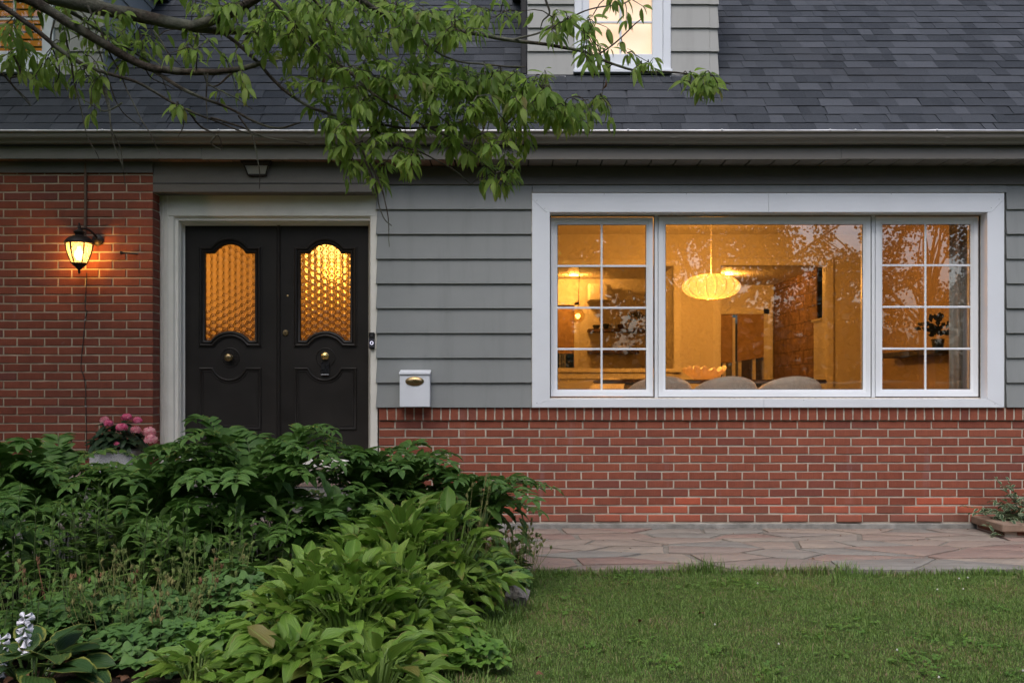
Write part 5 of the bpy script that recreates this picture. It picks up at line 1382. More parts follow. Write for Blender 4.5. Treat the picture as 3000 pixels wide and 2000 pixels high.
# neighbouring house opposite
nh = empty('neighbour_house', (-13.0, -31, -0.05), 'plain gabled brown house on the far side of the street', 'house')
sdm = plain('brown brick far', (0.14, 0.075, 0.05), 0.8, 0.1, 2)
MB().box(-7, 7, -4, 4, 0, 3.0).build('wall', sdm, nh)
MB().add([(-7.4, 4.4, 2.9), (7.4, 4.4, 2.9), (7.4, -4.4, 2.9), (-7.4, -4.4, 2.9), (-7.4, 0, 5.6), (7.4, 0, 5.6)], [(0, 1, 5, 4), (2, 3, 4, 5), (0, 4, 3), (1, 2, 5), (3, 2, 1, 0)]).build('roof', plain('dark brown roof', (0.03, 0.025, 0.021), 0.95), nh)
for x_ in (-5, -2, 3, 5.4):
    w = MB().box(x_-0.6, x_+0.6, 3.98, 4.06, 1.0, 2.3).build('window', M['white'], nh)
    MB().box(x_-0.5, x_+0.5, 4.05, 4.08, 1.1, 2.2).build('pane', M['night'], w)
MB().box(0.2, 1.2, 3.98, 4.06, 0.1, 2.2).build('door', M['black'], nh)
# trees added out of view to block low sky light and deepen eave shade
def blocking_wood(name, spans, label):
    g = np.random.default_rng(77); P_ = []
    for (a0, a1, r0, r1, n, h) in spans:
        a = np.radians(g.uniform(a0, a1, n)); rr = g.uniform(r0, r1, n)
        x = rr*np.sin(a); y = -D - rr*np.cos(a)
        top = h*(0.72 + 0.28*np.sin(a*23+1.3)*np.sin(a*9.1) + 0.06*np.sin(a*61))
        P_.append(np.stack([x, y, top*g.random(n)**0.8], 1))
    p = np.concatenate(P_); n = len(p)
    d1 = g.normal(0, 1, (n, 3)); d1 /= np.linalg.norm(d1, axis=1)[:, None]; d2 = np.cross(d1, g.normal(0, 1, (n, 3))); d2 /= np.linalg.norm(d2, axis=1)[:, None]
    L_ = g.uniform(0.35, 0.7, (n, 1))
    V = np.stack([p, p+d1*L_*0.5+d2*L_*0.4, p+d1*L_, p+d1*L_*0.5-d2*L_*0.4], 1).reshape(-1, 3)
    me = bpy.data.meshes.new(name); me.from_pydata(V.tolist(), [], np.arange(n*4).reshape(-1, 4).tolist()); me.materials.append(fol)
    tag(link(name, me), label, 'trees', kind='stuff')
blocking_wood('light_blocking_trees', ((-88, 2, 26, 38, 26000, 13), (54, 88, 24, 34, 13000, 13), (2, 54, 34, 40, 11000, 6.4)), 'added trees out of view that block the low sky light')
# clipped hedge in front of that house
hg = grid_obj('ground_hedge', -30, 30, -24.5, -23.3, 120, 6, lambda x, y: 1.25 + 0.18*mnoise.noise((x*1.5, y*3, 0)), M['hedge_dark'], kind='thing')
hg.name = 'clipped_hedge'; tag(hg, 'long clipped dark hedge across the street', 'hedge', kind='thing')
# ------------------------------------------------------------------ foliage tools
def leafmat(name, c1, c2, rib, trans=0.3, rough=0.45, veins=0.0, nv=9.0, edge=None, vb=0.5, blem=None):
    t = NT(name)
    at = t.n('ShaderNodeAttribute', attribute_name='lc'); sep = t.n('ShaderNodeSeparateXYZ'); t.t.links.new(at.outputs['Vector'], sep.inputs[0])
    ac = t.math('ABSOLUTE', sep.outputs[0]); al = sep.outputs[1]
    r = t.math('FRACT', t.math('ADD', t.orand(), sep.outputs[2]))
    v = t.coord('Object')
    n = t.noise(v, 18, 4)
    col = t.mix(t.math('ADD', t.math('MULTIPLY', r, 0.7), t.math('MULTIPLY', n, 0.35)), c1, c2)
    # veins: parallel to the midrib (hosta) or slanted off it
    if veins:
        ph = t.math('MULTIPLY', ac, nv*6.283) if veins > 0 else t.math('MULTIPLY', t.math('ADD', al, t.math('MULTIPLY', ac, -0.28)), nv*6.283)
        vw = t.math('SINE', ph); vh = t.math('POWER', t.math('MULTIPLY_ADD', vw, 0.5, 0.5), 2.0)
        col = t.mix(t.math('MULTIPLY', vh, 0.22*abs(veins)), col, [x*0.5 for x in c1])
    else: vh = n
    if edge:
        e = t.ramp(t.math('ADD', ac, t.math('MULTIPLY', t.math('SUBTRACT', t.noise(v, 30, 3), 0.5), 0.5)), edge[1]-0.06, edge[1]+0.06)
        col = t.mix(e, col, edge[0])
    if blem:
        col = t.mix(t.ramp(t.noise(v, 34, 4, 0.7), 0.69, 0.76, 0, 0.6), col, blem)
        # some leaves yellow, browned at the tip
        r2 = t.math('FRACT', t.math('MULTIPLY', r, 13.7))
        col = t.mix(t.math('MULTIPLY', t.ramp(r2, 0.86, 0.9), t.ramp(al, 0.72, 0.95)), col, (0.16, 0.085, 0.03))
        col = t.mix(t.ramp(r2, 0.66, 0.78, 0, 0.25), col, (0.28, 0.32, 0.05))
        col = t.mix(t.ramp(r2, 0.03, 0.0, 0, 0.8), col, (0.20, 0.13, 0.05))
        col = t.mix(t.math('MULTIPLY', t.ramp(ac, 0.82, 0.97), t.ramp(t.noise(v, 9, 3), 0.5, 0.6, 0, 0.8)), col, (0.22, 0.16, 0.06))
    col = t.mix(t.ramp(ac, 0.09, 0.03, 0, 0.65), col, rib)
    nb = t.bump(t.math('ADD', vh, t.math('MULTIPLY', t.noise(v, 90, 2), 0.3)), vb, 0.0016)
    pb = t.bsdf(col, rough, nb, spec=0.35)
    tl = t.n('ShaderNodeBsdfTranslucent'); t.set(tl.inputs[0], t.mix(0.5, col, [min(1, c*1.8) for c in c2]))
    return t.done(t.shader_mix(trans, pb, tl.outputs[0]))

def leaf_tpl(L, W, a=0.7, b=1.0, fold=0.3, curl=0.5, nl=5, cols=3, wave=0.0, seed=0, pet=0.0):
    r = random.Random(seed); pk = a/(a+b); nrm = pk**a*(1-pk)**b
    v, f, lc = [], [], []
    y = z = 0.0; ph = r.uniform(0, 6.28); side = r.uniform(-0.10, 0.10)
    cs = np.linspace(-1, 1, cols)
    pts = []
    if pet: pts.append((0.0, 0.0, 0.004)); y = pet
    prev = 0.0
    for i in range(nl+1):
        t_ = i/nl
        if i: 
            ang = curl*(((i-0.5)/nl)**1.2); y += L/nl*math.cos(ang); z -= L/nl*math.sin(ang)
        w = W/2*max(0.035, (max(1e-4, t_)**a*(1-t_)**b)/nrm)
        for c in cs:
            zz = z + fold*abs(c)*w + wave*W*math.sin(t_*11+ph+c)*abs(c)
            v.append((c*w + side*L*t_*t_, y, zz)); lc.append((c, t_, 0.0))
    for i in range(nl):
        for j in range(cols-1):
            q = i*cols+j; f.append((q, q+1, q+cols+1, q+cols))
    return np.array(v, np.float32), f, np.array(lc, np.float32)

def lobed_tpl(R_, seed=0, lobes=3, stalk=0.02):
    """a three-part leaf whose leaflets are round-lobed (columbine)"""
    r = random.Random(seed); v, f, lc = [], [], []
    for k in range(lobes):
        a0 = R(-62 + 124*k/(lobes-1)) if lobes > 1 else 0
        dv = (math.sin(a0), math.cos(a0)); nv = (dv[1], -dv[0])
        o = len(v); base = (dv[0]*stalk, dv[1]*stalk, 0.0)
        v.append(base); lc.append((0, 0, 0))
        n = 12; tilt = r.uniform(-0.2, 0.25)
        for i in range(n+1):
            th = R(-78 + 156*i/n)
            rad = R_*(0.80 + 0.20*abs(math.sin(1.5*(th+R(90))*2.0)))*(0.72+0.28*math.cos(th))
            lx_, ly_ = rad*math.cos(th), rad*math.sin(th)*0.92
            v.append((base[0]+dv[0]*lx_+nv[0]*ly_, base[1]+dv[1]*lx_+nv[1]*ly_, 0.10*lx_*tilt*4 + 0.2*abs(ly_) - 0.25*rad*(lx_/R_)**2)); lc.append((ly_/R_, 0.5, 0))
        for i in range(n): f.append((o, o+1+i, o+2+i))
    return np.array(v, np.float32), f, np.array(lc, np.float32)

def tpl_mesh(name, tp, mat):
    v, f, lc = tp
    me = bpy.data.meshes.new(name); me.from_pydata(v.tolist(), [], f)
    at = me.attributes.new('lc', 'FLOAT_VECTOR', 'POINT'); at.data.foreach_set('vector', lc.ravel())
    me.materials.append(mat); me.shade_smooth(); return me

class Species:
    def __init__(s, name, tpls, mat): s.tp = tpls; s.mat = mat; s.me = [tpl_mesh(name, t, mat) for t in tpls]
def join_insts(name, tpls, insts, mat, parent, loc):
    vs_, fs, ls = [], [], []; o = 0
    for ti, Mx in insts:
        v, f, lc = tpls[ti]; A = np.array(Mx); A3 = A[:3, :3]; b = A[:3, 3] - np.array(loc)
        vs_.append(v @ A3.T + b); l2 = lc.copy(); l2[:, 2] = random.random(); ls.append(l2)
        fs += [tuple(i+o for i in q) for q in f]; o += len(v)
    me = bpy.data.meshes.new(name); me.from_pydata(np.concatenate(vs_).tolist(), [], fs)
    at = me.attributes.new('lc', 'FLOAT_VECTOR', 'POINT'); at.data.foreach_set('vector', np.concatenate(ls).astype(np.float32).ravel())
    me.materials.append(mat); me.shade_smooth()
    return tag(link(name, me, parent), kind='stuff')
def scatter(plant, sp, insts, nmax=300, part='leaf', fill='foliage'):
    def key(it):
        p = it[1].translation; d = p.y + D
        if d < 0.3: return -1
        px = CX + F*p.x/d; py = CY - F*(p.z-HC)/d
        vis = -40 < px < 3040 and -40 < py < 2040
        return (it[1].to_scale().x/d if vis else -1) + 0.004*p.z
    insts = sorted(insts, key=key, reverse=True)
    T = Matrix.Translation(-plant.location)
    for ti, Mx in insts[:nmax]: link(part, sp.me[ti], plant, T @ Mx)
    if len(insts) > nmax: join_insts(fill, sp.tp, insts[nmax:], sp.mat, plant, plant.location)
def place(p, d, up, s=1.0, roll=0.0):
    Mx = Matrix.Translation(p) @ frame_of(d, up)
    if roll: Mx = Mx @ Matrix.Rotation(roll, 4, 'Y')
    return Mx @ Matrix.Scale(s, 4)
U = random.uniform
def rdir(a, e): return Vector((math.cos(a)*math.cos(e), math.sin(a)*math.cos(e), math.sin(e)))

# ------------------------------------------------------------------ hostas
hm = leafmat('hosta leaf', (0.092, 0.190, 0.022), (0.205, 0.335, 0.052), (0.24, 0.35, 0.09), 0.30, 0.42, 1.0, 4.2, None, 0.6, (0.17, 0.15, 0.05))
HT = [leaf_tpl(0.130*U(0.85, 1.15), 0.066*U(0.8, 1.2), 0.55, 0.90, U(0.3, 0.8), U(0.1, 1.0), 6, 5, U(0.03, 0.10), i) for i in range(14)]
hosta = Species('hosta_leaf', HT, hm)
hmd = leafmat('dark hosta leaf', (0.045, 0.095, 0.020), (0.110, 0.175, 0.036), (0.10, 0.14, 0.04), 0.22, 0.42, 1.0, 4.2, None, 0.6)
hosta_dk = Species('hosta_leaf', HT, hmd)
def hosta_plant(sp, cx, cy, rad, h, n, label, subs=4, s=1.0, nmax=300, group=None):
    e = empty('hosta', (cx, cy, 0.0), label, 'hosta', group)
    ins = []; ccs = []
    for k in range(subs):
        a = 6.283*k/subs + U(-.4, .4); rr = rad*(0.42 if subs > 1 else 0)
        ccs.append((cx + rr*math.cos(a), cy + rr*math.sin(a)*0.8, U(0.82, 1.08)))
    if subs > 2: ccs.append((cx, cy, 1.12))
    stem = MB()
    for i in range(n):
        x0, y0, hf = ccs[i % len(ccs)]
        f = math.sqrt((i + 0.5)/n); f = min(1, f*U(0.8, 1.08))
        a = i*2.39996 + U(-.35, .35)
        rr = rad*0.60*f
        z = h*hf*(1 - 0.80*f**1.7) + U(-0.02, 0.02)
        el = R(74 - 84*f**0.9) + U(-.35, .35)
        p = Vector((x0 + rr*math.cos(a), y0 + rr*math.sin(a), max(0.05, z)))
        d = rdir(a + U(-.3, .3), el)
        sc_ = s*U(0.45, 1.2)*(0.9 if f < 0.2 else 1.0)
        ins.append((random.randrange(len(sp.tp)), place(p, d, Vector((U(-.3, .3), U(-.3, .3), 1)) + rdir(a, 0)*-0.3, sc_)))
        b = Vector((x0 + 0.25*rr*math.cos(a), y0 + 0.25*rr*math.sin(a), 0.0))
        if i % 2 == 0:
            stem.tube([b - e.location, (b.lerp(p, 0.6) + Vector((0, 0, 0.05))) - e.location, p + d*0.01 - e.location], [0.005, 0.004, 0.0035], 4, cap=False)
    for i in range(int(n*0.28)):        # the skirt of lower leaves that hides the stalks
        a = U(0, 6.283); rr = rad*U(0.62, 0.98); p = Vector((cx + rr*math.cos(a), cy + rr*math.sin(a)*0.85, h*U(0.10, 0.42)))
        ins.append((random.randrange(len(sp.tp)), place(p, rdir(a + U(-.6, .6), R(U(-35, 25))), Vector((U(-.3, .3), U(-.3, .3), 1)), s*U(0.6, 1.1))))
    stem.build('stems', sp.mat, e, smooth=True)
    scatter(e, sp, ins, nmax)
    return e
hosta_plant(hosta, -0.55, -2.80, 0.55, 0.45, 520, 'large yellow green hosta mound behind the front hosta, beside the lawn', 5, 1.0)
hosta_plant(hosta, -0.66, -3.70, 0.50, 0.37, 520, 'yellow green hosta mound nearest the camera at the bottom edge', 5, 0.98)
hosta_plant(hosta, -0.62, -4.22, 0.36, 0.20, 130, 'low hosta leaves along the bottom edge in front of the hosta mounds', 2, 0.95, 150)
hosta_plant(hosta, -1.16, -4.10, 0.20, 0.14, 40, 'low clump of bright hosta leaves at the bottom edge beside the columbine', 1, 0.8)
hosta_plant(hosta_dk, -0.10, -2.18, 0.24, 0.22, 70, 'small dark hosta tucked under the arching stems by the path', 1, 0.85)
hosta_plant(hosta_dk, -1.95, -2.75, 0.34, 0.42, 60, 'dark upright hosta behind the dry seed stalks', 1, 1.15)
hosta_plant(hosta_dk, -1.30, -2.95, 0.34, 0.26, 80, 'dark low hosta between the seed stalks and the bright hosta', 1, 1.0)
# variegated hosta with flowers at the corner
vm = leafmat('variegated hosta leaf', (0.030, 0.075, 0.022), (0.065, 0.125, 0.030), (0.07, 0.12, 0.03), 0.2, 0.42, 1.0, 5.0, ((0.24, 0.25, 0.05), 0.88), 0.6)
VT = [leaf_tpl(0.16, 0.12, 0.42, 0.62, U(0.1, 0.3), U(0.3, 0.9), 6, 5, 0.03, 50+i) for i in range(5)]
vsp = Species('variegated_leaf', VT, vm)
hosta_plant(vsp, -1.78, -4.06, 0.36, 0.12, 40, 'broad dark hosta with yellow leaf edges in the bottom corner', 1, 1.0)
wf = empty('hosta_flower', (-1.85, -4.02, 0.0), 'drooping white bell flowers above the yellow edged hosta', 'flower')
wm = plain('white petal', (0.74, 0.73, 0.78), 0.6, 0.05, 30, 0.2)
fl_me = MB().lathe([(0.003, 0.0), (0.006, 0.012), (0.009, 0.028), (0.013, 0.040), (0.017, 0.048), (0.011, 0.043), (0.005, 0.02)], 8, caps=False).mesh('bell_flower', wm, smooth=True)
for bx, by, h_ in ((0.0, 0.0, 0.25), (-0.075, -0.03, 0.17)):
    MB().tube([(bx, by, 0), (bx+0.01, by, h_*0.6), (bx+0.02, by, h_)], [0.004, 0.003, 0.002], 6).build('stalk', hmd, wf)
    for i in range(22):
        f = i/22; a = i*2.4; z_ = h_ - 0.005 - f*0.13
        d = rdir(a, R(20 - 95*min(1, f*1.2)) + U(-.2, .2))
        link('bell_flower', fl_me, wf, Matrix.Translation((bx+0.02, by, z_)) @ d.to_track_quat('Z', 'Y').to_matrix().to_4x4() @ Matrix.Scale(U(0.55, 0.75), 4))

# ------------------------------------------------------------------ arching stems with paired leaves
sm = leafmat('arching stem leaf', (0.060, 0.140, 0.026), (0.135, 0.250, 0.052), (0.09, 0.15, 0.05), 0.26, 0.42, 0.6, 3.0, None, 0.45)
ST = [leaf_tpl(0.125, 0.050*U(0.85, 1.2), 0.72, 0.95, U(0.2, 0.5), U(0.4, 1.1), 5, 3, 0.02, 100+i) for i in range(8)]
ssp = Species('arching_leaf', ST, sm)
stem_m = plain('green stem', (0.085, 0.12, 0.04), 0.6, 0.2, 20, 0.1)
def arching(cx, cy, rad, h, nst, label, amin=0, amax=360, s=1.0, nmax=170, fillers=130):
    e = empty('arching_perennial', (cx, cy, 0.0), label, 'perennial', 'arching leafy perennials along the path')
    ins = []
    for k in range(nst):
        a = R(amin + (amax-amin)*(k + U(0.1, 0.9))/nst); f = U(0.35, 1.0); H = h*U(0.72, 1.0)*(1.05-0.25*f); Rr = rad*f
        b = Vector((cx + U(-.16, .16), cy + U(-.12, .12), 0.0)); n = 20; pts = []
        for i in range(n+1):
            t_ = i/n
            z = H*(1-(1-t_)**2.0) - 0.20*H*max(0, t_-0.62)**1.4*3.0*f
            pts.append(b + Vector((math.cos(a)*Rr*t_**1.7, math.sin(a)*Rr*t_**1.7, z)))
        MB().tube([p - e.location for p in pts[::2]], [0.0042-0.0003*i for i in range(len(pts[::2]))], 5, cap=False).build('stem', stem_m, e, smooth=True)
        for i in range(6, n+1):
            p = pts[i]; d = (pts[min(n, i+1)] - pts[max(0, i-1)]).normalized(); sd_ = d.cross(Vector((0, 0, 1)))
            if sd_.length < 0.05: continue
            sd_.normalize(); up = sd_.cross(d)
            if up.z < 0: up = -up
            for sg in ((1, -1) if i % 2 else (-1, 1)):
                if random.random() < 0.04: continue
                ld = sd_*sg*U(0.75, 1.0) + d*U(0.25, 0.75) + up*U(0.1, 0.5) - Vector((0, 0, U(0.0, 0.12)))
                ins.append((random.randrange(8), place(p, ld, up + sd_*sg*-0.25 + Vector((U(-.2, .2), U(-.2, .2), 0.2)), s*U(0.75, 1.12)*(1 - 0.35*max(0, (i-15)/5)))))
        ins.append((random.randrange(8), place(pts[-1], pts[-1]-pts[-3], Vector((0, 0, 1)), 0.7*s)))
    for i in range(fillers):     # shaded leaves lower down in the clump
        a = U(0, 6.28); rr = rad*0.75*math.sqrt(U(0, 1)); z = U(0.08, h*0.62)
        ins.append((random.randrange(8), place(Vector((cx+rr*math.cos(a), cy+rr*math.sin(a)*0.7, z)), rdir(a+U(-.8, .8), U(-.9, .3)), Vector((0, -0.3, 1)), s*U(0.8, 1.2))))
    scatter(e, ssp, ins, nmax)
    return e
arching(-1.42, -2.25, 0.66, 1.10, 34, 'tall arching perennial with pointed paired leaves in front of the black doors')
arching(-0.72, -2.02, 0.66, 0.86, 28, 'arching perennial with long leafy stems between the doors and the brick wall')
arching(-0.30, -2.08, 0.56, 0.76, 28, 'arching perennial reaching out over the flagstone path')
arching(-2.05, -2.15, 0.60, 0.90, 32, 'arching perennial in front of the pink hydrangea')
arching(-2.72, -2.10, 0.62, 0.97, 30, 'arching perennial under the lantern wall at the edge of the picture')
arching(-1.78, -2.50, 0.50, 0.62, 18, 'lower arching perennial between the doors and the seed stalks', nmax=110)
arching(-1.02, -2.42, 0.45, 0.60, 18, 'lower arching perennial behind the big hosta mound', nmax=110)
arching(-2.75, -2.75, 0.55, 0.70, 20, 'shaded leafy perennial low at the edge of the picture', nmax=110)

# ------------------------------------------------------------------ upright leafy stems
um = leafmat('upright stem leaf', (0.075, 0.160, 0.030), (0.150, 0.250, 0.050), (0.09, 0.17, 0.05), 0.28, 0.5, -0.5, 5.0)
UT = [leaf_tpl(0.095, 0.034*U(0.85, 1.25), 0.8, 1.1, U(0.2, 0.4), U(0.4, 1.0), 4, 3, 0.0, 200+i) for i in range(5)]
usp = Species('upright_leaf', UT, um)
def upright(px, Y, npl, spread, h, label, nmax=120):
    cx = X(px, Y)
    e = empty('upright_perennial', (cx, Y, 0.0), label, 'perennial', 'upright leafy perennials in the bed')
    ins = []
    for k in range(npl):
        bx, by = cx + U(-1, 1)*spread, Y + U(-1, 1)*spread*0.6; H = h*U(0.65, 1.08); lean = Vector((U(-.12, .12), U(-.12, .12), 0))
        MB().tube([Vector((bx, by, 0)) - e.location, Vector((bx, by, H*0.5)) + lean*H*0.4 - e.location, Vector((bx, by, H)) + lean*H - e.location], [0.003, 0.0026, 0.0016], 5, cap=False).build('stem', stem_m, e, smooth=True)
        n = int(H/0.028)
        for i in range(2, n+1):
            t_ = i/n; p = Vector((bx, by, H*t_)) + lean*H*t_; a = i*2.4 + k
            ins.append((random.randrange(5), place(p, rdir(a, R(10 + 55*t_**3) + U(-.3, .2)), Vector((0, 0, 1)), (1.25 - 0.75*t_**1.5)*U(0.8, 1.15))))
    scatter(e, usp, ins, nmax)
for args in ((110, -3.05, 18, 0.26, 0.60, 'upright leafy stems at the edge of the picture under the arching leaves'), (330, -2.95, 18, 0.26, 0.60, 'upright leafy stems below the hydrangea pot'), (560, -3.05, 15, 0.24, 0.52, 'upright leafy stems among the dry seed stalks'), (700, -2.85, 14, 0.22, 0.50, 'upright leafy stems in front of the tall arching perennial'), (60, -3.70, 14, 0.22, 0.34, 'upright leafy stems above the white flowers'), (260, -3.62, 18, 0.26, 0.32, 'short upright leafy stems over the brown mulch')):
    upright(*args)

# ------------------------------------------------------------------ columbines: lobed leaves and dry seed stalks
cm = leafmat('columbine leaf', (0.060, 0.140, 0.036), (0.125, 0.230, 0.055), (0.07, 0.14, 0.05), 0.25, 0.55, 0.0)
CT = [lobed_tpl(0.047*U(0.85, 1.15), 300+i, 3, 0.012) for i in range(6)]
csp = Species('columbine_leaf', CT, cm)
cmb = leafmat('bright lobed leaf', (0.085, 0.185, 0.028), (0.150, 0.275, 0.045), (0.10, 0.18, 0.04), 0.3, 0.5, 0.0)
csb = Species('columbine_leaf', CT, cmb)
def columbine(sp, px, Y, rad, h, n, label, nmax=150):
    cx = X(px, Y); e = empty('columbine', (cx, Y, 0.0), label, 'columbine', 'columbines in the bed'); ins = []; m = MB()
    for i in range(n):
        f = math.sqrt((i+.5)/n); a = i*2.4; rr = rad*f
        p = Vector((cx + rr*math.cos(a), Y + rr*math.sin(a)*0.8, max(0.03, h*(1-0.7*f*f)*U(0.6, 1.05))))
        ins.append((random.randrange(6), place(p, rdir(a+U(-.5, .5), U(-.5, .25)), Vector((U(-.3, .3), -0.3+U(-.3, .3), 1)), U(0.7, 1.15))))
        if i % 2 == 0: m.tube([Vector((cx, Y, 0)) - e.location, Vector((cx, Y, 0)).lerp(p, 0.6) - e.location + Vector((0, 0, 0.03)), p - e.location], 0.0016, 4, cap=False)
    m.build('stems', stem_m, e); scatter(e, sp, ins, nmax)
columbine(csp, 690, -3.25, 0.28, 0.30, 120, 'blue green columbine leaves beside the bright hosta')
columbine(csb, 640, -3.82, 0.22, 0.20, 80, 'bright round lobed columbine leaves at the bottom beside the front hosta')
columbine(csp, 470, -3.80, 0.30, 0.18, 110, 'dark columbine leaves low in front of the seed stalks')
columbine(csp, 160, -3.55, 0.34, 0.20, 120, 'columbine leaves in the corner behind the white flowers')
columbine(csp, 1430, -2.42, 0.20, 0.26, 70, 'columbine leaves between the big hosta and the path')
columbine(csb, 1375, -3.78, 0.13, 0.13, 50, 'small bright lobed weeds at the lawn edge below the hosta')
columbine(csp, 330, -3.35, 0.40, 0.24, 170, 'columbine leaves under the dry seed stalks')
dry = [plain('dry stalk %d' % i, c, 0.85, 0.3, 30, 0.2) for i, c in enumerate(((0.15, 0.19, 0.05), (0.22, 0.20, 0.07), (0.24, 0.12, 0.06)))]
def stalks(px, Y, sx, sy, n, h, label, tilt=0.25):
    cx = X(px, Y); e = empty('seed_stalk_clump', (cx, Y, 0.0), label, 'seed stalks', 'dry columbine seed stalks')
    for k in range(n):
        bx, by = U(-1, 1)*sx, U(-1, 1)*sy; H = h*U(0.55, 1.1); a = U(0, 6.28); ln = U(0, tilt)
        m = MB(); top = Vector((bx + math.cos(a)*ln*H, by + math.sin(a)*ln*H, H)); b = Vector((bx*0.7, by*0.7, 0))
        mid_ = b.lerp(top, 0.55) + Vector((U(-.02, .02), U(-.02, .02), 0))
        m.tube([b, mid_, top], [0.0022, 0.0017, 0.0012], 4, cap=False)
        tips = [top]
        for j in range(random.randint(1, 3)):
            q = b.lerp(top, U(0.5, 0.85)) + Vector((U(-.05, .05), U(-.05, .05), U(0.03, 0.09))); m.tube([b.lerp(top, 0.5), q], 0.0011, 4, cap=False); tips.append(q)
        for q in tips:
            d0 = rdir(U(0, 6.28), U(0.7, 1.5))
            for w in range(3):
                o = d0.orthogonal().normalized(); o.rotate(Matrix.Rotation(2.1*w, 3, d0))
                m.tube([q, q + d0*0.010 + o*0.0045, q + d0*0.021 + o*0.004, q + d0*0.027 + o*0.008], [0.001, 0.0032, 0.0026, 0.0005], 5, cap=False)
        m.build('seed_stalk', random.choices(dry, (5, 3, 1))[0], e)
stalks(330, -3.20, 0.34, 0.26, 26, 0.34, 'dry brownish seed stalks standing in the bed')
stalks(560, -3.25, 0.26, 0.24, 22, 0.36, 'dry seed stalks with brown pods beside the lobed leaves')
stalks(430, -3.55, 0.26, 0.20, 22, 0.26, 'green yellow seed stalks leaning over the mulch')
stalks(130, -3.20, 0.24, 0.2, 10, 0.30, 'sparse seed stalks at the edge of the picture')
stalks(1335, -2.62, 0.12, 0.10, 18, 0.62, 'tall thin seed stalks behind the big hosta', 0.2)
stalks(1500, -2.25, 0.14, 0.12, 26, 0.32, 'reddish seed stalks leaning over the flagstones', 0.55)
# mulch: fallen brown leaves on the soil
lit = [leaf_tpl(0.05, 0.028, 0.8, 1.0, 0.5, U(0.5, 2.0), 4, 3, 0.05, 400+i) for i in range(4)]
lm = leafmat('fallen brown leaf', (0.075, 0.035, 0.018), (0.20, 0.095, 0.05), (0.12, 0.07, 0.04), 0.1, 0.9, 0.0)
ins = []
for i in range(900):
    x_, y_ = U(-3.2, -0.9), U(-4.6, -2.4); ins.append((random.randrange(4), place(Vector((x_, y_, bed_z(x_, y_)+0.008)), rdir(U(0, 6.28), U(-.3, .4)), Vector((U(-.6, .6), U(-.6, .6), 1)), U(0.5, 1.1))))
le = empty('fallen_leaves', (-2, -3.4, 0)); tag(le, 'brown fallen leaves and mulch on the soil of the bed', 'leaves', kind='stuff')
join_insts('leaf_litter', lit, ins, lm, le, le.location)
# bits of leaf and twig on the flagstones
ins = []
for i in range(70):
    x_, y_ = U(0.15, 3.9), U(-1.70, -0.06) if i % 3 else U(-0.14, -0.03); ins.append((random.randrange(4), place(Vector((x_, y_, 0.007)), rdir(U(0, 6.28), U(-.1, .25)), Vector((U(-.4, .4), U(-.4, .4), 1)), U(0.16, 0.5))))
pe = empty('path_litter', (2, -0.9, 0)); tag(pe, 'scraps of dry leaf lying on the flagstone path', 'leaves', kind='stuff')
join_insts('leaf_scraps', lit, ins, lm, pe, pe.location)
# three single brown leaves on the lawn
dl = Species('dead_leaf', lit, lm)
for i, (px, py) in enumerate(((1585, 1935), (1570, 1985), (2060, 1805), (1880, 1825))):
    d = (HC+0.02)*F/(py-CY); o = link('fallen_leaf', dl.me[i % 4], None, place(Vector((X(px, d-D), d-D, -0.005)), rdir(U(0, 6.28), 0.1), Vector((.2, -.4, 1)), 0.8))
    tag(o, ('orange brown leaf lying on the lawn near the hosta', 'orange brown leaf lying on the lawn at the bottom edge', 'brown leaf lying alone in the middle of the lawn', 'small brown leaf on the grass below the path')[i], 'leaf')

# ------------------------------------------------------------------ hydrangea in its pot on the stoop
hy = empty('hydrangea', (X(345, -.45), -0.45, 0.468), 'pink hydrangea growing in the white pot on the stoop', 'hydrangea')
ho = hy.location
cp = empty('flower_pot', (ho.x, ho.y, 0.468), 'speckled white concrete pot on the stoop beside the doors', 'pot')
t = NT('speckled concrete'); v = t.coord('Object'); 
M['terrazzo'] = t.done(t.bsdf(t.mix(t.ramp(t.noise(v, 170, 2), 0.55, 0.68), (0.50, 0.50, 0.50), (0.14, 0.14, 0.15)), 0.8, t.bump(t.noise(v, 200, 2), 0.5, 0.001)))
MB().box(-0.15, 0.15, -0.15, 0.15, 0.0, 0.185).build('body', M['terrazzo'], cp, bevel=0.012, seg=2)
MB().box(-0.135, 0.135, -0.135, 0.135, 0.184, 0.187).build('soil', M['soil'], cp)
hyl = leafmat('hydrangea leaf', (0.016, 0.040, 0.018), (0.035, 0.070, 0.028), (0.05, 0.09, 0.04), 0.2, 0.4, -0.8, 6.0)
hsp = Species('hydrangea_leaf', [leaf_tpl(0.11, 0.075, 0.6, 0.8, 0.3, U(0.4, 1.0), 5, 5, 0.03, 500+i) for i in range(4)], hyl)
ins = []
for i in range(90):
    a = i*2.4; f = math.sqrt(i/90); p = ho + Vector((0.16*f*math.cos(a), 0.15*f*math.sin(a), 0.20 + 0.17*(1-f*f)*U(0.5, 1.1)))
    ins.append((i % 4, place(p, rdir(a, U(-.7, .4)), Vector((0, -.2, 1)), U(0.8, 1.1))))
scatter(hy, hsp, ins, 90)
def petal_mat(c1, c2):
    t = NT('pink petal'); at = t.n('ShaderNodeAttribute', attribute_name='lc'); sp_ = t.n('ShaderNodeSeparateXYZ'); t.t.links.new(at.outputs['Vector'], sp_.inputs[0])
    col = t.mix(sp_.outputs[2], c1, c2)
    pb = t.bsdf(col, 0.6); tl = t.n('ShaderNodeBsdfTranslucent'); t.set(tl.inputs[0], col)
    return t.done(t.shader_mix(0.3, pb, tl.outputs[0]))
pinks = [petal_mat((0.72, 0.07, 0.22), (0.85, 0.30, 0.40)), petal_mat((0.80, 0.24, 0.34), (0.85, 0.50, 0.48))]
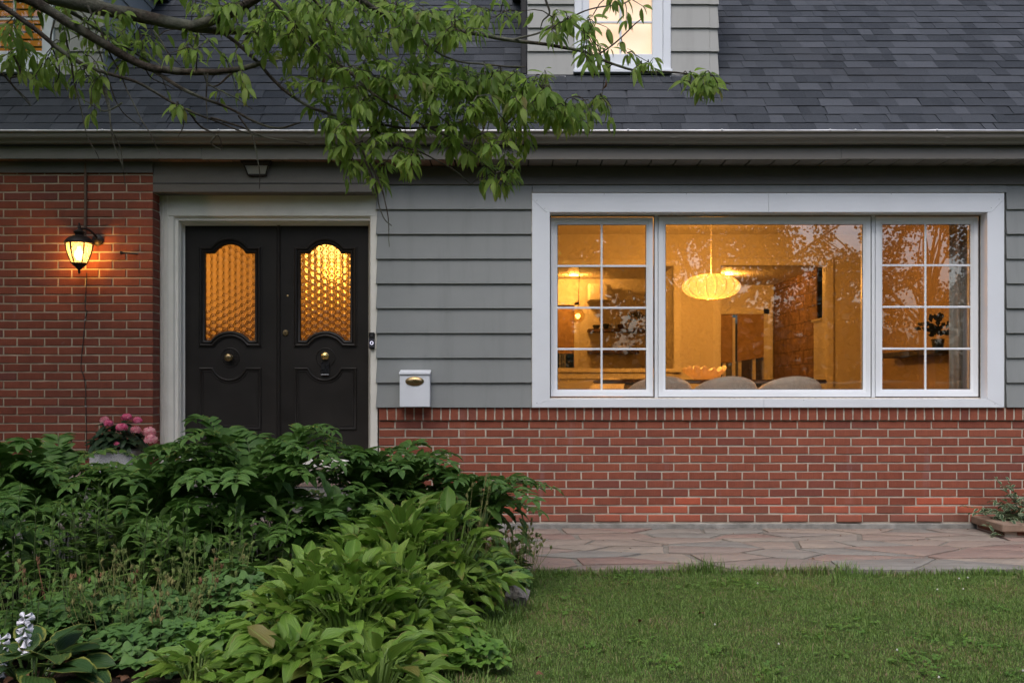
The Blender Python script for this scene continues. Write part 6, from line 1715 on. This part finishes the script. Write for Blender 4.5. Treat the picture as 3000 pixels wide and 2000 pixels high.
def flower_head(px, py, r, pale, yoff):
    c = Vector((X(px, yoff), yoff, Z(py, yoff)))
    insp = []; tp = []
    v = []; f = []
    for q in range(4):
        a = q*math.pi/2; ca, sa = math.cos(a), math.sin(a); o = len(v)
        for lx_, ly_, z_ in ((0, 0, 0), (0.007, 0.006, 0.002), (0.0145, 0.001, 0.001), (0.007, -0.006, 0.002)): v.append((lx_*ca-ly_*sa, lx_*sa+ly_*ca, z_))
        f.append((o, o+1, o+2, o+3))
    # floret faces along +Z; templates use Z as the normal
    tpl = (np.array(v, np.float32), f, np.zeros((len(v), 3), np.float32))
    for i in range(64):
        z_ = 1 - 1.5*(i+.5)/64; a = i*2.4; rr = math.sqrt(max(0, 1-z_*z_)); n = Vector((rr*math.cos(a), rr*math.sin(a), z_))
        p = c + Vector((n.x*r, n.y*r, n.z*r*0.75))*U(0.88, 1.06)
        insp.append((0, Matrix.Translation(p) @ (n + Vector((U(-.4, .4), U(-.4, .4), U(-.4, .4)))).to_track_quat('Z', 'Y').to_matrix().to_4x4() @ Matrix.Scale(U(0.8, 1.2), 4)))
    o = join_insts('flower_head', [tpl], insp, pinks[pale], hy, hy.location); o['kind'] = 'thing'; del o['kind']
for px, py, r, pale, yo in ((318, 1240, 0.031, 0, -.50), (306, 1230, 0.03, 1, -.42), (357, 1252, 0.037, 0, -.60), (371, 1222, 0.033, 0, -.45), (402, 1232, 0.029, 0, -.42), (398, 1260, 0.034, 1, -.55), (438, 1266, 0.046, 1, -.50), (442, 1288, 0.045, 1, -.56), (342, 1302, 0.018, 0, -.62)):
    flower_head(px, py, r, pale, yo)

# ------------------------------------------------------------------ variegated shrub in the planter
eu = leafmat('variegated shrub leaf', (0.030, 0.060, 0.026), (0.055, 0.10, 0.045), (0.09, 0.13, 0.07), 0.2, 0.4, -0.6, 5.0, ((0.36, 0.42, 0.26), 0.72))
esp = Species('shrub_leaf', [leaf_tpl(0.058, 0.028, 0.7, 0.9, 0.3, U(0.3, 0.9), 4, 3, 0.03, 600+i) for i in range(5)], eu)
ev = empty('variegated_shrub', (3.86, -0.28, 0.10), 'variegated green and cream shrub spilling over the brick planter', 'shrub')
ins = []; m = MB()
for k in range(60):
    a = U(0, 6.28); L_ = U(0.18, 0.46); e_ = U(-.15, 1.3); dv = rdir(a, e_); b = Vector((3.86, -0.28, 0.11))
    pts = [b + dv*L_*t_ + Vector((0, 0, -0.22*L_*t_*t_)) for t_ in (0, .35, .7, 1)]
    m.tube([p - ev.location for p in pts], 0.0022, 4, cap=False)
    for i in range(9):
        p = pts[1].lerp(pts[3], i/8); ins.append((random.randrange(5), place(p, rdir(a + (1.1 if i % 2 else -1.1) + U(-.5, .5), e_*0.5 + U(-.6, .4)), Vector((0, -.4, 1)), U(0.8, 1.2))))
for k in range(2):      # trailing bits over the capping
    for i in range(8): ins.append((i % 5, place(Vector((3.72 - 0.03*k + U(-.05, .05), -0.40 + U(-.08, .05), 0.10 + U(-.05, .03))), rdir(U(2, 5), U(-.8, .2)), Vector((0, -.4, 1)), U(0.8, 1.1))))
m.build('stems', stem_m, ev); scatter(ev, esp, ins, 260)
# ------------------------------------------------------------------ the cherry tree over the roof
barkm = NT('cherry bark'); _v = barkm.coord('Object', rnd=False)
_n = barkm.noise(_v, 34, 6, 0.7); _n2 = barkm.noise(_v, 5, 5)
_c = barkm.mix(barkm.ramp(_n, 0.35, 0.7), (0.020, 0.015, 0.012), (0.115, 0.092, 0.070))
_c = barkm.mix(barkm.ramp(_n2, 0.48, 0.62, 0, 0.8), _c, (0.16, 0.165, 0.125))
M['cherrybark'] = barkm.done(barkm.bsdf(_c, 0.9, barkm.bump(barkm.noise(_v, 48, 6, 0.75), 1.0, 0.014), spec=0.2))
ctree = empty('cherry_tree', (-3.3, -4.3, -0.02), 'cherry tree whose leafy branches hang in front of the roof', 'tree')
CL = ctree.location
def CP(px, py, d): return Vector((X(px, d-D), d-D, Z(py, d-D)))
def px_to_m(w, d): return w/F*d
nodes = []     # (point) where twigs may start
def limb(pts, w0, w1, name='branch', grow=True, nsub=6, wob=0.006):
    P3 = smooth_path([CP(*p) for p in pts], nsub)
    out = []
    for i, p in enumerate(P3):
        q = p + Vector((mnoise.noise(p*9), mnoise.noise(p*9+Vector((5, 0, 0))), mnoise.noise(p*9+Vector((0, 7, 0)))))*wob; out.append(q)
    n = len(out); d = pts[0][2]
    rad = [px_to_m(w0 + (w1-w0)*i/(n-1), d)/2*(1+0.10*mnoise.noise(out[i]*22)) for i in range(n)]
    MB().tube([p - CL for p in out], rad, 10 if w0 > 12 else 6).build(name, M['cherrybark'], ctree, smooth=True)
    if grow: nodes.extend(out[2:])
    return out
# trunk outside the frame and the limbs that enter it
MB().tube([p - CL for p in smooth_path([Vector((-3.3, -4.3, -0.1)), Vector((-3.25, -4.28, 0.9)), Vector((-3.1, -4.2, 1.7)), Vector((-2.8, -4.05, 2.3))], 5)], [0.17-0.0045*i for i in range(16)], 14).build('trunk', M['cherrybark'], ctree, smooth=True)
limb([(-560, 330, 3.75), (-260, 60, 3.85), (-60, -40, 4.0), (120, -14, 4.1), (300, 26, 4.2), (440, 55, 4.25), (560, 78, 4.3)], 62, 38, 'limb')
limb([(555, 80, 4.3), (640, 55, 4.25), (700, 28, 4.2), (760, -10, 4.15), (860, -90, 4.1)], 30, 22, 'limb')
limb([(560, 82, 4.3), (640, 90, 4.32), (720, 94, 4.35), (835, 112, 4.4)], 26, 15, 'limb')
limb([(-120, -70, 3.95), (40, -18, 4.0), (140, 30, 4.05), (230, 85, 4.1), (330, 145, 4.15), (410, 188, 4.2), (480, 205, 4.2), (560, 212, 4.22), (640, 210, 4.25), (720, 198, 4.28), (766, 188, 4.3)], 36, 15, 'limb')
limb([(-80, -30, 3.9), (0, 14, 3.95), (90, 78, 4.0), (180, 150, 4.05), (250, 192, 4.1), (330, 218, 4.15), (420, 250, 4.2), (530, 312, 4.25), (620, 352, 4.3), (720, 390, 4.35), (800, 407, 4.4)], 18, 3, 'branch')
limb([(425, 192, 4.2), (520, 252, 4.22), (595, 288, 4.25), (680, 322, 4.3), (750, 358, 4.3), (820, 374, 4.32), (880, 360, 4.35)], 12, 5)
limb([(205, 35, 4.2), (270, 75, 4.25), (340, 125, 4.3), (430, 175, 4.35)], 12, 5)
limb([(640, 90, 4.35), (700, 130, 4.3), (750, 180, 4.3), (800, 232, 4.3), (865, 290, 4.3), (940, 325, 4.3), (1080, 358, 4.3), (1200, 377, 4.3), (1300, 368, 4.3), (1392, 340, 4.35)], 12, 6)
limb([(860, -60, 4.1), (1000, -25, 4.1), (1060, 5, 4.15), (1120, 40, 4.2), (1190, 66, 4.25), (1290, 82, 4.3), (1400, 102, 4.3), (1510, 120, 4.35), (1610, 130, 4.35), (1700, 150, 4.4), (1780, 182, 4.4), (1870, 207, 4.4), (1960, 210, 4.45), (2040, 222, 4.45), (2140, 248, 4.5)], 20, 4)
limb([(780, -20, 4.2), (850, 60, 4.2), (930, 140, 4.2), (1020, 210, 4.2), (1100, 280, 4.2), (1180, 330, 4.25), (1250, 372, 4.25)], 12, 5)
limb([(900, -30, 4.25), (960, 60, 4.3), (1010, 170, 4.3), (1060, 260, 4.3), (1110, 300, 4.3)], 9, 4)
limb([(1190, 66, 4.25), (1250, 130, 4.25), (1330, 175, 4.25), (1430, 190, 4.25), (1540, 196, 4.3)], 8, 4)
limb([(1500, 118, 4.35), (1570, 100, 4.3), (1640, 68, 4.3), (1730, 30, 4.3), (1830, 10, 4.3), (1870, -20, 4.3)], 6, 3)
limb([(1260, 372, 4.25), (1330, 410, 4.25), (1390, 450, 4.25), (1440, 500, 4.25), (1490, 545, 4.25)], 8, 3)
limb([(1080, 362, 4.3), (1150, 420, 4.3), (1240, 450, 4.3), (1330, 500, 4.3), (1380, 540, 4.3)], 6, 3)
limb([(1750, 165, 4.4), (1800, 130, 4.35), (1850, 80, 4.3), (1880, 55, 4.3)], 5, 3)
# thin bare hanging twigs on the left
random.seed(21)
bare = [((260, 20), (300, 110), (340, 190), (430, 380), (470, 450)), ((190, 100), (210, 200), (230, 290), (260, 400), (290, 468)), ((40, 150), (60, 220), (30, 240), (85, 305)), ((0, 215), (40, 255), (85, 305), (90, 310)),
        ((290, 210), (305, 280), (330, 380), (360, 460), (365, 545)), ((310, 250), (322, 340), (335, 420), (362, 480)), ((420, 195), (450, 230), (510, 262)), ((240, 40), (290, 150), (310, 220), (360, 330), (415, 378)),
        ((600, 212), (615, 250), (690, 290), (740, 320)), ((560, 330), (590, 370), (640, 400), (650, 440)), ((620, 350), (700, 370), (770, 400), (900, 425)), ((610, 215), (605, 280), (612, 360)), ((450, 90), (500, 160), (530, 195)),
        ((700, 340), (740, 400), (752, 470), (755, 550)), ((1070, 470), (1090, 520), (1100, 560), (1122, 640), (1145, 665)), ((1085, 480), (1110, 540), (1130, 600), (1145, 720)), ((1060, 440), (1080, 500), (1095, 570)), ((640, 400), (620, 425), (650, 442)), ((360, 300), (300, 330), (250, 300), (230, 270)),
        ((160, 60), (150, 130), (175, 210), (150, 260)), ((530, 310), (540, 360), (520, 400)), ((690, 200), (640, 250), (600, 250)), ((1000, 10), (960, 60), (900, 90)), ((1600, 0), (1610, 40), (1590, 65), (1585, 90))]
for b in bare:
    d0 = U(4.1, 4.3)
    limb([(x_, y_, d0 + 0.02*i) for i, (x_, y_) in enumerate(b)], U(5.5, 8.0), 2.4, 'twig', grow=False, nsub=5, wob=0.012)
cmat = leafmat('cherry leaf', (0.085, 0.160, 0.022), (0.230, 0.345, 0.058), (0.21, 0.30, 0.07), 0.5, 0.42, -0.9, 8.0, None, 0.6, (0.14, 0.11, 0.04))
CHT = [leaf_tpl(0.079, 0.0245*U(0.85, 1.15), 0.75, 1.05, U(0.15, 0.45), U(0.2, 0.9), 5, 3, 0.02, 700+i, pet=0.012) for i in range(10)]
chs = Species('cherry_leaf', CHT, cmat)
fields = [(1080, 170, 240, 170, 46, 7), (1230, 320, 200, 115, 34, 7), (960, 330, 100, 150, 16, 7), (1150, 460, 110, 70, 12, 7), (1430, 290, 170, 75, 28, 7), (1380, 420, 110, 60, 12, 7), (1470, 505, 60, 70, 8, 7), (1640, 285, 105, 70, 11, 6),
          (1790, 55, 100, 65, 7, 6), (1610, 85, 80, 40, 6, 6), (1810, 190, 110, 40, 8, 6), (2055, 255, 85, 30, 6, 7), (1000, 60, 230, 90, 32, 7), (770, 50, 150, 55, 12, 6), (150, 180, 130, 80, 12, 6), (330, 90, 90, 55, 9, 6), (120, 30, 90, 30, 4, 6),
          (255, 275, 70, 25, 3, 5), (525, 325, 10, 10, 1, 5), (280, 340, 18, 10, 1, 6), (520, 320, 30, 20, 1, 4), (610, 175, 120, 50, 5, 6), (1010, 505, 30, 35, 3, 7), (1260, 90, 110, 70, 16, 7), (680, 260, 60, 40, 3, 5), (400, 150, 60, 60, 5, 6), (1310, 240, 140, 70, 18, 7), (880, 200, 90, 70, 8, 7), (1170, 250, 170, 60, 16, 7), (660, 30, 120, 35, 8, 6), (870, 70, 120, 70, 12, 6), (560, 130, 60, 40, 2, 5), (200, 230, 150, 40, 6, 5), (1700, 130, 60, 40, 3, 5), (900, 120, 160, 90, 14, 6), (760, 110, 90, 50, 5, 6), (1420, 40, 120, 50, 8, 6), (60, 190, 90, 40, 4, 6), (1120, 520, 40, 30, 3, 6), (1050, 400, 90, 60, 9, 6), (1340, 90, 80, 60, 8, 6), (1730, 335, 110, 40, 8, 6), (1570, 350, 120, 55, 11, 6), (2060, 262, 80, 28, 4, 7), (1480, 400, 70, 60, 5, 6), (1660, 340, 120, 40, 7, 6), (1500, 300, 120, 50, 7, 6), (70, 110, 80, 60, 4, 6)]
clus = []
for cx_, cy_, rx_, ry_, n_, nl_ in fields:
    for i in range(int(n_*1.6+0.5)):
        a = U(0, 6.283); f = math.sqrt(U(0, 1)); clus.append((CP(cx_ + rx_*f*math.cos(a), cy_ - 18 + ry_*f*math.sin(a), U(4.02, 4.55)), nl_))
pend = list(range(len(clus))); NP = [p for p in nodes]
twig = MB(); ins = []
arr = np.array([tuple(p) for p in NP]); cl = np.array([tuple(c[0]) for c in clus])
dist = np.array([np.min(np.sum((arr-c)**2, 1)) for c in cl]); order = np.argsort(dist)
tw_objs = []
for oi in order:
    c, nl_ = clus[oi]; A = np.array([tuple(p) for p in NP]); k = int(np.argmin(np.sum((A - np.array(c))**2, 1) + 0.02*np.maximum(0, np.array(c)[2]-A[:, 2])))
    s = Vector(A[k]); mid_ = s.lerp(c, 0.5) + Vector((U(-.02, .02), U(-.02, .02), 0.12*(s-c).length))
    pts = [s, s.lerp(mid_, 0.55) + Vector((0, 0, 0.01)), mid_, mid_.lerp(c, 0.55), c, c + Vector((U(-.02, .02), U(-.02, .02), -0.02))]
    w = 0.0022 + 0.004*min(0.5, (s-c).length)
    twig.tube([p - CL for p in pts], [w, w*0.9, w*0.8, w*0.65, 0.0014, 0.0009], 5, cap=False)
    NP += [mid_, c]
    up0 = (c-s).normalized() if (c-s).length > 1e-3 else Vector((1, 0, 0))
    for i in range(nl_ + random.randint(-1, 2)):
        a = i*2.4 + U(-.5, .5); t_ = U(0, 1)
        p = (s.lerp(mid_, 0.3+1.4*t_) if t_ < 0.5 else mid_.lerp(c, (t_-0.5)*2)) if i > 2 else c
        sp0 = U(0.3, 1.1); dv = Vector((math.cos(a)*sp0, math.sin(a)*sp0, -U(0.15, 1.3))) + up0*U(0.1, 0.7)
        nrm = Vector((math.cos(a)*0.6, math.sin(a)*0.6 - 0.45, 0.55)) + Vector((U(-.5, .5), U(-.5, .5), U(-.3, .3)))
        ins.append((random.randrange(10), place(p, dv, nrm, U(0.45, 1.12))))
tag(twig.build('twigs', M['cherrybark'], ctree, smooth=True), kind='stuff')
scatter(ctree, chs, ins, 300)
# the rest of the crown, above and beside the picture: it shades the left of the garden
cr = []
for i in range(30000):
    p = Vector((U(-8.2, -1.4), U(-4.6, 0.8), U(2.85, 8.4)))
    if p.z < RZ0 + (p.y-RY0)*math.tan(TH) + 0.5: continue
    dd = p.y + D
    if abs(p.x) < (1500/F)*dd*1.03 and p.z < HC + (CY+40)/F*dd: continue
    if (p - Vector((-4.2, -3.1, 5.0))).length > 3.7: continue
    if mnoise.noise(p*1.3) < -0.18: continue
    a = U(0, 6.28); cr.append((random.randrange(10), place(p, Vector((math.cos(a), math.sin(a), -0.8)), Vector((U(-.6, .6), U(-.6, .6), 1)), U(1.4, 2.1))))
join_insts('crown', chs.tp, cr, cmat, ctree, CL)
for a_, b_, c_ in (((-3.0, -4.1, 2.0), (-3.4, -4.6, 3.0), (-4.0, -5.2, 4.2)), ((-3.0, -4.1, 2.0), (-2.6, -4.8, 3.0), (-1.8, -5.6, 3.9)), ((-2.9, -4.08, 2.1), (-3.6, -3.6, 3.1), (-4.4, -3.2, 3.9)), ((-2.8, -4.05, 2.3), (-2.3, -3.9, 3.0), (-1.5, -4.2, 3.8))):
    MB().tube([Vector(p) - CL for p in smooth_path([a_, b_, c_], 6)], [0.085-0.006*i for i in range(13)], 8).build('limb', M['cherrybark'], ctree, smooth=True)
# curled dead leaves caught in the twigs
for px, py in ((945, 225), (1285, 105), (1080, 215), (1155, 270), (1415, 365), (1775, 235)):
    m_ = place(CP(px, py, 4.15), Vector((U(-.2, .2), U(-.2, .2), -1)), Vector((1, -0.3, 0.2)), U(0.7, 0.95))
    link('dead_leaf', dl.me[random.randrange(4)], ctree, Matrix.Translation(-CL) @ m_)

# ------------------------------------------------------------------ lawn grass
gr = np.random.default_rng(5)
def blades(n, x0, x1, y0, y1, hmin, hmax, keep, wid=0.0022, lean=0.55, zf=None):
    x = gr.uniform(x0, x1, n); y = gr.uniform(y0, y1, n); k = keep(x, y); x, y = x[k], y[k]; n = len(x)
    z = np.array([lawn_z(a, b) for a, b in zip(x, y)]) - 0.004 if zf is None else zf(x, y)
    cl_ = np.array([mnoise.noise((a*7, b*7, 8)) for a, b in zip(x, y)])
    h = gr.uniform(hmin, hmax, n)*(0.85 + 0.35*gr.random(n)**2)*(1 + 0.35*cl_); az = gr.uniform(0, 2*np.pi, n); ln = gr.uniform(0.1, lean, n)*h; tw = az + np.pi/2 + gr.normal(0, 0.4, n)
    w = wid*gr.uniform(0.6, 1.3, n)
    ux, uy = np.cos(az), np.sin(az); sx, sy = np.cos(tw)*w, np.sin(tw)*w
    B = np.zeros((n, 5, 3), np.float32)
    B[:, 0] = np.stack([x-sx, y-sy, z], 1); B[:, 1] = np.stack([x+sx, y+sy, z], 1)
    mx, my, mz = x+ux*ln*0.35, y+uy*ln*0.35, z+h*0.6
    B[:, 2] = np.stack([mx+sx*0.8, my+sy*0.8, mz], 1); B[:, 3] = np.stack([mx-sx*0.8, my-sy*0.8, mz], 1)
    B[:, 4] = np.stack([x+ux*ln, y+uy*ln, z+h*np.sqrt(np.maximum(0.1, 1-(ln/h)**2*0.8))], 1)
    pat = np.array([0.5+0.55*mnoise.fractal((a*2.1, b*2.1, 3), 0.6, 2.3, 5) for a, b in zip(x, y)])
    r = gr.random(n); c = np.zeros((n, 5, 3), np.float32)
    c[:, :, 0] = r[:, None]; c[:, :, 1] = (np.array([0, 0, .6, .6, 1.0]))[None]; c[:, :, 2] = pat[:, None]
    return B.reshape(-1, 3), c.reshape(-1, 3), n
def grass_obj(name, parts, mat, parent=None, loc=None):
    V = np.concatenate([p[0] for p in parts]); Cc = np.concatenate([p[1] for p in parts]); n = sum(p[2] for p in parts)
    me = bpy.data.meshes.new(name); me.vertices.add(len(V)); me.vertices.foreach_set('co', V.ravel())
    base = np.arange(n, dtype=np.int32)[:, None]*5
    li = np.concatenate([base + np.array([[0, 1, 2, 3]]), base + np.array([[3, 2, 4]])], 1).astype(np.int32)
    me.loops.add(n*7); me.loops.foreach_set('vertex_index', li.ravel()); me.polygons.add(n*2)
    ls = (np.arange(n, dtype=np.int32)[:, None]*7 + np.array([[0, 4]])).ravel().astype(np.int32)
    me.polygons.foreach_set('loop_start', ls); me.polygons.foreach_set('loop_total', np.tile(np.array([4, 3], np.int32), n))
    me.update(); me.validate()
    at = me.attributes.new('gc', 'FLOAT_VECTOR', 'POINT'); at.data.foreach_set('vector', Cc.astype(np.float32).ravel())
    me.materials.append(mat); return link(name, me, parent)
t = NT('lawn blade'); at = t.n('ShaderNodeAttribute', attribute_name='gc'); sp_ = t.n('ShaderNodeSeparateXYZ'); t.t.links.new(at.outputs['Vector'], sp_.inputs[0])
r_, al_, pt_ = sp_.outputs[0], sp_.outputs[1], sp_.outputs[2]
col = t.mix(r_, (0.100, 0.185, 0.036), (0.215, 0.335, 0.078))
col = t.mix(t.ramp(pt_, 0.35, 0.75), col, t.mix(0.45, col, (0.20, 0.29, 0.065)))
dryf = t.math('LESS_THAN', r_, t.ramp(pt_, 0.45, 0.85, 0.05, 0.32))
col = t.mix(dryf, col, (0.30, 0.24, 0.125))
pb = t.bsdf(col, 0.5, spec=0.3); tl = t.n('ShaderNodeBsdfTranslucent'); t.set(tl.inputs[0], col)
M['blade'] = t.done(t.shader_mix(0.3, pb, tl.outputs[0]))
ex_ = lambda y: edge_x(y)
def fray(x, y): return 0.05*np.sin(y*9+1) + 0.03*np.sin(y*23)
parts = [blades(330000, -0.3, 3.9, -4.75, -1.742, 0.010, 0.022, lambda x, y: (x > ex_(y) + fray(x, y) - 0.03*gr.random(len(x))), wid=0.0014, lean=0.85),
         blades(9000, -0.05, 4.6, -1.80, -1.715, 0.03, 0.065, lambda x, y: gr.random(len(x)) < 0.35 + 0.5*np.sin(x*2.3+1)**4, lean=0.9),
         blades(1500, 0.9, 2.3, -1.77, -1.70, 0.05, 0.11, lambda x, y: gr.random(len(x)) < np.sin(x*4.1)**6, lean=0.9),
         blades(9000, -0.35, 0.25, -4.4, -1.85, 0.025, 0.08, lambda x, y: np.abs(x - ex_(y) - fray(x, y)) < 0.10, wid=0.0026, lean=0.9),
         blades(4000, 3.9, 6.5, -4.75, -1.742, 0.02, 0.045, lambda x, y: x > 0)]
tx, ty = gr.uniform(0.1, 3.8, 420), gr.uniform(-4.6, -1.8, 420)     # coarser tufts
for a, b in zip(tx, ty):
    if a < edge_x(b) + 0.06: continue
    k_ = int(gr.integers(8, 26)); rr = gr.uniform(0.012, 0.04)
    parts.append(blades(k_, a-rr, a+rr, b-rr, b+rr, 0.03, 0.055, lambda x, y: x > -9, wid=0.0018, lean=0.9))
g_o = grass_obj('grass', parts, M['blade'])
tag(g_o, 'short green lawn grass with dry straw blades in front of the path', 'grass', kind='stuff')
# clover and small broad-leaved weeds in the lawn
clv = Species('clover_leaf', [lobed_tpl(0.010, 800+i, 3, 0.002) for i in range(4)], cmb)
ins = []
for i in range(70):
    cx_, cy_ = U(0.15, 3.7), U(-4.5, -1.8)
    if mnoise.noise((cx_*1.3, cy_*1.3, 11)) < -0.05: continue
    for j in range(random.randint(6, 26)):
        p = Vector((cx_ + random.gauss(0, 0.05), cy_ + random.gauss(0, 0.05), 0)); p.z = lawn_z(p.x, p.y) + U(0.012, 0.024)
        if p.x < edge_x(p.y): continue
        ins.append((random.randrange(4), place(p, rdir(U(0, 6.28), U(-.3, .3)), Vector((U(-.3, .3), U(-.5, .2), 1)), U(0.7, 1.5))))
cle = empty('clover_patches', (1.8, -3.0, -0.02)); tag(cle, 'small clover leaves growing in patches through the lawn', 'clover', kind='stuff')
join_insts('clover_leaves', clv.tp, ins, cmb, cle, cle.location)
# white clover heads
cv = empty('clover_flowers', (1.5, -2.6, -0.02)); tag(cv, 'tiny white clover heads scattered in the lawn', 'clover', kind='stuff')
m = MB()
for i in range(16):
    x_, y_ = U(0.3, 3.4), U(-4.2, -1.95); z_ = lawn_z(x_, y_) + U(0.02, 0.035)
    m.lathe([(0.001, 0.0), (0.004, 0.002), (0.005, 0.005), (0.003, 0.008), (0.001, 0.011)], 6, c=Vector((x_, y_, z_)) - cv.location)
m.build('clover_heads', plain('clover white', (0.55, 0.53, 0.46), 0.8), cv)
